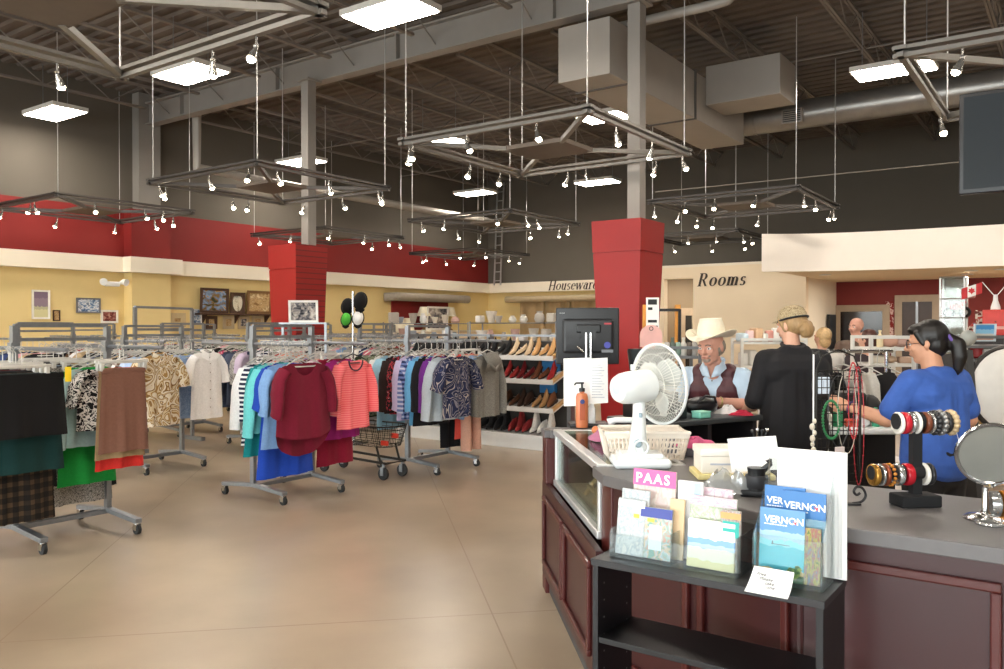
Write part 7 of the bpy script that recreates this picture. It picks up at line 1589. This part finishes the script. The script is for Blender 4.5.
Pz.part(b, 'hair', HB, .007, 2)
b = MB(); M = Mh @ Matrix.Translation((0, -.128, .018)) @ Matrix.Rotation(1.1, 4, 'X'); b.torus((0, 0, 0), .028, .009, 18, 8, M); b.build('hair_tie', mat('hair_tie_purple', '#6f56a8', .7), root, local=True)
b = MB()
for x in (-1, 1): b.torus((0, 0, 0), .019, .0022, 18, 6, Mh @ Matrix.Translation((x*.032, .094, .002)) @ Matrix.Rotation(PI/2, 4, 'X')); b.tube([Mh @ Vector((x*.052, .09, .006)), Mh @ Vector((x*.076, .0, .008))], .002, 5)
b.build('glasses', mat('glasses_dark', '#1d1a20', .3), root, local=True)
w0, w1 = Vector(LA[1]), Vector(LA[2]); wp = w0.lerp(w1, .9); dq = (w1-w0).to_track_quat('Z', 'Y').to_matrix().to_4x4(); b = MB(); b.torus((0, 0, 0), .034, .007, 20, 8, Matrix.Translation(wp) @ dq); b.build('wrist_band', mat('band_purple', '#3c3158', .5), root, local=True)
# black hand-held tagged item
hp = wmat(root) @ (Vector(LA[2])+Vector((-.03, .16, .06)))
t = thing('black_pouch', 'black pouch with a white label held by the woman in blue', 'pouch', hp, YAW); b = MB(); b.sphere((0, 0, .05), .085, 10, (.85, .35, 1.0)); b.build('body', BLACKP, t, local=True); MB().rbox((-.01, -.034, .055), (.075, .006, .10), .004).build('label_card', mat('pale_blue_label', '#d7e2ec', .5), t, local=True); MB().bb(-.012, -.0385, .03, -.008, -.0365, .085).build('printed_line', mat('print_grey', '#b5b8c2', .7), t, smooth=False, local=True)
# ---------------------------------------------------------------- woman in black, back turned
root = thing('person', 'woman in black with a tan cap and blond bun, her back turned', 'person', C(1.935, 5.45), YAW+math.radians(8)); Pz = Pose(root)
hc = Vector((.01, .05, 1.555)); hf = Vector((-.45, .88, -.1)); b = MB(); Mh = head(b, hc, hf, s=.99)
chain(b, [(0, 0, 1.33), (0, .03, 1.50)], [.06, .052])
b.capsule((-.04, 0, .92), (.04, 0, .92), .12, .12); b.capsule((-.10, 0, 1.27), (.10, 0, 1.27), .088, .088); b.capsule((-.05, 0, .95), (-.05, 0, 1.2), .11, .095); b.capsule((.05, 0, .95), (.05, 0, 1.2), .11, .095)
LA = [(-.195, .0, 1.33), (-.245, .03, 1.08), (-.225, .22, .99)]; RA = [(.195, 0, 1.33), (.24, .03, 1.08), (.20, .24, 1.02)]
chain(b, LA, [.055, .043, .029]); chain(b, RA, [.055, .043, .029]); hand(b, LA[2], (.2, 1, -.2), (.6, 0, -.8), 1, .4); hand(b, RA[2], (-.2, 1, -.2), (-.6, 0, -.8), -1, .4)
for x in (-1, 1): chain(b, [(x*.09, 0, .9), (x*.10, .01, .48), (x*.10, -.02, .09)], [.11, .07, .048]); b.capsule((x*.10, -.04, .045), (x*.105, .13, .03), .045, .03)
Pz.part(b, 'body', SKIN, .0065, 3); face_details(Pz, Mh, '#7a6548')
BT = mat('tunic_black', '#151316', .85, 0, .2, 12, bump=.4)
b = MB(); b.capsule((-.075, -.005, .80), (-.06, -.005, 1.22), .165, .135); b.capsule((.075, -.005, .80), (.06, -.005, 1.22), .165, .135); b.capsule((0, -.005, .80), (0, -.005, 1.22), .16, .135); b.capsule((-.07, -.005, .8), (.07, -.005, .8), .16, .16); b.capsule((-.12, -.01, 1.27), (.12, -.01, 1.27), .122, .122); b.capsule((-.16, -.0, 1.34), (.16, 0, 1.34), .068, .068); b.capsule((-.06, -.02, 1.375), (.06, -.02, 1.375), .06, .06)
for A in (LA, RA): p0, p1 = Vector(A[0]), Vector(A[1]); b.capsule(p0, p1, .073, .068); b.capsule(p1, p1.lerp(Vector(A[2]), .25), .066, .062)
Pz.part(b, 'tunic', BT, .009, 3)
b = MB(); b.torus((0, 0, 0), .075, .012, 24, 8, Matrix.Translation((0, .0, 1.43)) @ Matrix.Rotation(.25, 4, 'X'), 1.0, .85); b.build('neckline_trim', mat('tunic_sheer', '#2c282a', .8), root, local=True)
b = MB(); b.capsule((-.06, 0, .76), (.06, 0, .76), .14, .14)
for x in (-1, 1): chain(b, [(x*.09, 0, .76), (x*.10, .01, .47), (x*.10, -.02, .10)], [.125, .09, .075])
Pz.part(b, 'trousers', mat('trousers_black', '#17171a', .8, 0, .15), .011, 3)
HBl = mat('hair_dark_blond', '#a5845a', .55, 0, .28, 45, stretch=(1, 1, .3))
b = MB(); b.sphere((0, -.034, .02), .092, 12, (.9, .95, .98), Mh); 
for x in (-1, 1): b.capsule(Mh @ Vector((x*.07, .03, .04)), Mh @ Vector((x*.072, -.005, -.03)), .018, .013)
for k in range(6): a = 2*PI*k/6; b.sphere((.036*math.cos(a), -.118, -.03+.03*math.sin(a)), .034, 8, M=Mh)
b.sphere((0, -.125, -.03), .045, 8, (1.1, .8, 1), Mh); Pz.part(b, 'hair', HBl, .007, 2)
b = MB(); b.lathe([(.001, .098), (.045, .092), (.08, .066), (.096, .03), (.099, .002), (.096, .0)], 28, Mh @ Matrix.Translation((0, -.018, .045)) @ Matrix.Rotation(-.12, 4, 'X'), .92, 1.04); b.grid(lambda a, c: Mh @ Vector((.072*math.sin((a-.5)*PI)*(1-.15*c), .072*math.cos((a-.5)*PI)+.075*c*math.cos((a-.5)*2.4), .045+.008*math.cos((a-.5)*PI)-.018*c)), 14, 4)
b.build('cap', pattern('cap_tan', 'blotch', ['#a08d6c', '#b8a583', '#8d7a5c', '#c4b392'], 50), root, local=True)
b = MB(); b.torus((0, 0, 0), .098, .007, 28, 8, Mh @ Matrix.Translation((0, -.02, .046)) @ Matrix.Rotation(-.12, 4, 'X'), .93, 1.05); b.build('cap_band', BLACKP, root, local=True)
# ---------------------------------------------------------------- man in the cowboy hat
root = thing('person', 'man in a cream cowboy hat, pale blue shirt and burgundy vest at the checkout counter', 'person', C(1.555, 5.93), YAW+PI-math.radians(28)); root.scale = (.955, .955, .955); Pz = Pose(root)
# chest faces the photographer's left; he leans forward (own +y)
hc = Vector((.0, .20, 1.475)); hf = Vector((.26, .95, -.16)); b = MB(); Mh = head(b, hc, hf, s=1.12, jaw=1.05)
chain(b, [(0, .08, 1.27), (0, .165, 1.42)], [.066, .06])
b.capsule((-.03, -.12, .90), (.03, -.12, .90), .11, .11); b.capsule((-.05, -.10, .92), (-.06, .02, 1.18), .105, .09); b.capsule((.05, -.10, .92), (.06, .02, 1.18), .105, .09); b.capsule((-.10, .03, 1.19), (.10, .03, 1.19), .088, .088)
# right arm bends on the counter, left forearm lies across
LA = [(-.205, .05, 1.25), (-.29, .13, 1.055), (-.07, .30, 1.085)]; RA = [(.205, .05, 1.25), (.30, .16, 1.04), (.27, .40, 1.02)]
chain(b, LA, [.06, .048, .031]); chain(b, RA, [.06, .048, .031]); hand(b, LA[2], (.9, .35, -.05), (.1, .2, -1), -1, .75); hand(b, RA[2], (-.2, 1, .0), (0, .1, -1), 1, .4)
for x in (-1, 1): chain(b, [(x*.09, -.14, .88), (x*.11, -.10, .47), (x*.11, -.14, .09)], [.11, .072, .05]); b.capsule((x*.11, -.16, .05), (x*.115, .03, .035), .05, .035)
Pz.part(b, 'body', SKINM, .0065, 3); face_details(Pz, Mh, '#6d6158')
SH_ = mat('shirt_pale_blue', '#bcd0e2', .85, 0, .05, 16, bump=.3)
b = MB(); b.capsule((-.055, -.12, .90), (-.06, .015, 1.17), .14, .125); b.capsule((.055, -.12, .90), (.06, .015, 1.17), .14, .125); b.capsule((0, -.12, .90), (0, .015, 1.17), .135, .12); b.capsule((-.115, .025, 1.19), (.115, .025, 1.19), .118, .118); b.capsule((-.16, .05, 1.26), (.16, .05, 1.26), .066, .066); b.capsule((-.04, .07, 1.295), (.04, .07, 1.295), .066, .066)
for A in (LA, RA): p0, p1 = Vector(A[0]), Vector(A[1]); b.capsule(p0, p0.lerp(p1, .85), .075, .08)
sh = Pz.part(b, 'shirt', SH_, .0085, 3)
b = MB()
for x in (-1, 1): b.add([(x*.004, .205, 1.25), (x*.03, .185, 1.33), (x*.075, .10, 1.375), (x*.10, .13, 1.315), (x*.06, .20, 1.265)], [(0, 1, 2, 3, 4)])
b.tube([(-.075, .10, 1.375), (-.05, .03, 1.385), (0, .01, 1.385), (.05, .03, 1.385), (.075, .10, 1.375)], .014, 8); o = b.build('collar', SH_, root, local=True); md = o.modifiers.new('s', 'SOLIDIFY'); md.thickness = .006
b = MB()
for i in range(5): b.sphere((.0, .155-.035*i, 1.225-i*.055), .006, 6)
b.build('button', mat('shirt_button', '#7c6a55', .4), root, local=True)
VS = mat('vest_burgundy', '#4a1f24', .5, 0, .12, 20)
for x in (-1, 1):
    b = MB(); b.capsule((x*.096, -.11, .90), (x*.098, .022, 1.16), .148, .134); b.capsule((x*.105, .030, 1.18), (x*.100, .062, 1.275), .126, .078)
    Pz.part(b, 'vest_side', VS, .0085, 3)
b = MB(); b.sphere((0, -.035, .0), .090, 10, (.93, .9, .85), Mh); Pz.part(b, 'hair', mat('hair_grey', '#8f8478', .7, 0, .2, 40), .007, 2)
b = MB(); b.sphere((0, .058, -.072), .030, 8, (1.05, .8, .8), Mh); b.capsule(Mh @ Vector((-.03, .074, -.045)), Mh @ Vector((.03, .074, -.045)), .008, .008); Pz.part(b, 'stubble', mat('stubble_grey', '#a08d80', .8, 0, .2, 60), .005, 2)
HT = mat('straw_hat_cream', '#efe6cf', .75, 0, .05, 60); Mhat = Mh @ Matrix.Translation((0, -.02, .066)) @ Matrix.Rotation(.10, 4, 'X')
def hatf(a, c):
    an = 2*PI*a
    if c < .55:
        f = c/.55; r = .096*(1-.30*(1-f)**1.3); z = .125*(1-f)**.55+.0
        dent = .030*math.exp(-(math.sin(an-PI/2)**2*0+(math.cos(an))**2*9))*(1-f) if f < .8 else 0
        if f < .25: r *= f/.25; z = .118-.022*(1-abs(math.sin(an)))*(1-f/.25)-.02*(1-f/.25)
        return Mhat @ Vector((r*.86*math.cos(an)*(1-1.2*dent), r*1.06*math.sin(an), z))
    f = (c-.55)/.45; r = .096+.085*f; lift = .048*f**1.6*abs(math.cos(an))**1.5 - .020*f*abs(math.sin(an))**2
    return Mhat @ Vector((r*.90*math.cos(an)*(1-.06*f), r*1.08*math.sin(an), lift))
b = MB(); b.grid(hatf, 40, 22); o = b.build('cowboy_hat', HT, root, local=True, angle=70); md = o.modifiers.new('s', 'SOLIDIFY'); md.thickness = .004
b = MB(); b.torus((0, 0, .008), .0965, .004, 32, 6, Mhat, .87, 1.07); b.build('hat_band', mat('hat_band_cream', '#d9ccae', .6), root, local=True)
w0, w1 = Vector(LA[1]), Vector(LA[2]); wp = w0.lerp(w1, .9); dq = (w1-w0).to_track_quat('Z', 'Y').to_matrix().to_4x4(); b = MB(); b.torus((0, 0, 0), .033, .006, 20, 8, Matrix.Translation(wp) @ dq); o = b.build('watch', mat('watch_gold', '#b9a36a', .3, .7), root, local=True); MB().lathe([(.001, .006), (.016, .005), (.017, 0), (.001, 0)], 18, Matrix.Translation(wp+Vector((0, .005, .034)))).build('watch_face', PAPER, o)
b = MB(); b.bb(-.16, -.15, .91, .16, -.02, .93); 
for x in (-1, 1):
    q = MB(); chain(q, [(x*.09, -.14, .86), (x*.11, -.10, .47), (x*.11, -.14, .10)], [.122, .09, .075]); q.capsule((0, -.13, .88), (x*.06, -.13, .88), .128, .128); Pz.part(q, 'trouser_leg', mat('jeans_dark', '#2a3145', .85, 0, .1), .012, 3)
# ---------------------------------------------------------------- people far behind
def far_person(px, v, zh, fwd, label, skin, shirt, hair=None, hx=None):
    q = P(px, 327, v); root = thing('person', label, 'person', (q.x, q.y, 0), YAW); Pz = Pose(root); f = Vector(fwd).normalized(); b = MB(); M = head(b, (0, .03, zh), f)
    k = zh-1.555; chain(b, [(0, 0, 1.33+k), (0, .03, 1.5+k)], [.062, .052]); b.capsule((0, 0, .95+k), (0, 0, 1.1+k), .14, .14); b.capsule((-.1, 0, 1.27+k), (.1, 0, 1.27+k), .105, .105)
    for x in (-1, 1): A = [(x*.2, 0, 1.32+k), (x*.25, .03, 1.06+k), (x*.2, .24, .98+k)]; chain(b, A, [.055, .043, .03]); hand(b, A[2], (-x*.2, 1, -.1), (-x*.5, 0, -.8), -x, .5); chain(b, [(x*.09, 0, .9+k*.5), (x*.1, .01, .48), (x*.1, -.02, .09)], [.11, .07, .05]); b.capsule((x*.1, -.04, .045), (x*.105, .13, .03), .045, .03)
    Pz.part(b, 'body', skin, .01, 2); face_details(Pz, M)
    b = MB(); b.capsule((-.04, 0, .92+k), (.04, 0, .92+k), .15, .15); b.capsule((-.11, 0, 1.25+k), (.11, 0, 1.25+k), .12, .12); b.capsule((-.16, 0, 1.33+k), (.16, 0, 1.33+k), .068, .068)
    for x in (-1, 1): b.capsule((x*.2, 0, 1.32+k), (x*.24, .02, 1.14+k), .072, .07)
    Pz.part(b, 'shirt', shirt, .012, 2)
    b = MB()
    for x in (-1, 1): chain(b, [(x*.085, 0, .82), (x*.10, .01, .47), (x*.10, -.02, .10)], [.13, .09, .075])
    Pz.part(b, 'trousers', mat('trousers_black', '#17171a', .8), .014, 2)
    if hair:
        b = MB(); b.sphere((0, -.03, .035), .096, 10, (.92, 1, 1), M); b.sphere((0, -.045, -.04), .08, 10, (1, .8, 1.1), M); Pz.part(b, 'hair', hair, .01, 2)
    return root
far_person(857, 10.2, 1.545, (-.8, -.45, 0), 'bald man far behind, between the two women', SKINM, mat('shirt_taupe', '#6d5a4e', .8))
far_person(868, 9.4, 1.40, (-.6, .7, 0), 'woman with dark auburn hair beside the bald man', SKIN, mat('shirt_dark', '#3a2f33', .8), mat('hair_auburn', '#4a251a', .5, 0, .25, 40))
far_person(823, 9.8, 1.42, (-.4, .8, 0), 'woman with short fair hair just right of the woman in black', SKIN, mat('shirt_white', '#dcd7d0', .8), mat('hair_fair', '#c9a777', .55, 0, .2, 40))
# ================================================================ light, camera, colour
wd = bpy.data.worlds.new('daylight'); scn.world = wd; wd.use_nodes = True; bg = wd.node_tree.nodes['Background']
sky = wd.node_tree.nodes.new('ShaderNodeTexSky'); sky.sky_type = 'NISHITA'; sky.sun_disc = False; sky.sun_elevation = math.radians(40); sky.sun_rotation = 2.0
wd.node_tree.links.new(sky.outputs[0], bg.inputs[0]); bg.inputs[1].default_value = .25
def area(x, y, z, sx, sy, rx, rz, e, col):
    l = bpy.data.lights.new('window_daylight', 'AREA'); l.shape = 'RECTANGLE'; l.size = sx; l.size_y = sy; l.energy = e; l.color = col
    o = bpy.data.objects.new('window_daylight', l); COL.objects.link(o); o.location = (x, y, z); o.rotation_euler = (rx, 0, rz); return o
for i in range(6):
    x0 = XL+i*4.28+.35+1.96; area(x0, -6.35, 1.95, 3.9, 2.9, PI/2, 0, DAY, (1, .98, .95))
def lamp_area(x, y, z, e, size=.2):
    l = bpy.data.lights.new('added_fill_lamp', 'AREA'); l.shape = 'DISK'; l.size = size; l.energy = e; l.color = (1, .92, .80); o = bpy.data.objects.new('added_fill_lamp', l); COL.objects.link(o); o.location = (x, y, z)
for x in (-3.4, -1.9, -.4, 1.2): lamp_area(x, 19.0, 2.6, 26)  # added lamps that boost the soffit downlights and brighten the door wall
for x in (-9.0, -7.6): lamp_area(x, by+1.0, 2.9, 22)  # lamps without any fixture, added only to brighten the dark passage
cam = bpy.data.cameras.new('camera'); co = bpy.data.objects.new('camera', cam); COL.objects.link(co); scn.camera = co
cam.sensor_width = 36; cam.lens = 36*F/1004; cam.clip_end = 100; cam.clip_start = .05
co.location = (0, 0, EYE); co.rotation_euler = (PI/2-math.atan((334.5-HY)/F), 0, YAW)
vs_ = scn.view_settings; vs_.view_transform = 'Standard'; vs_.look = 'None'; vs_.gamma = 1; vs_.use_curve_mapping = False; vs_.exposure = EXPO
scn.cycles.use_denoising = True; scn.cycles.max_bounces = 7; scn.cycles.transparent_max_bounces = 24; scn.cycles.sample_clamp_indirect = 6; scn.cycles.caustics_reflective = False; scn.cycles.caustics_refractive = False
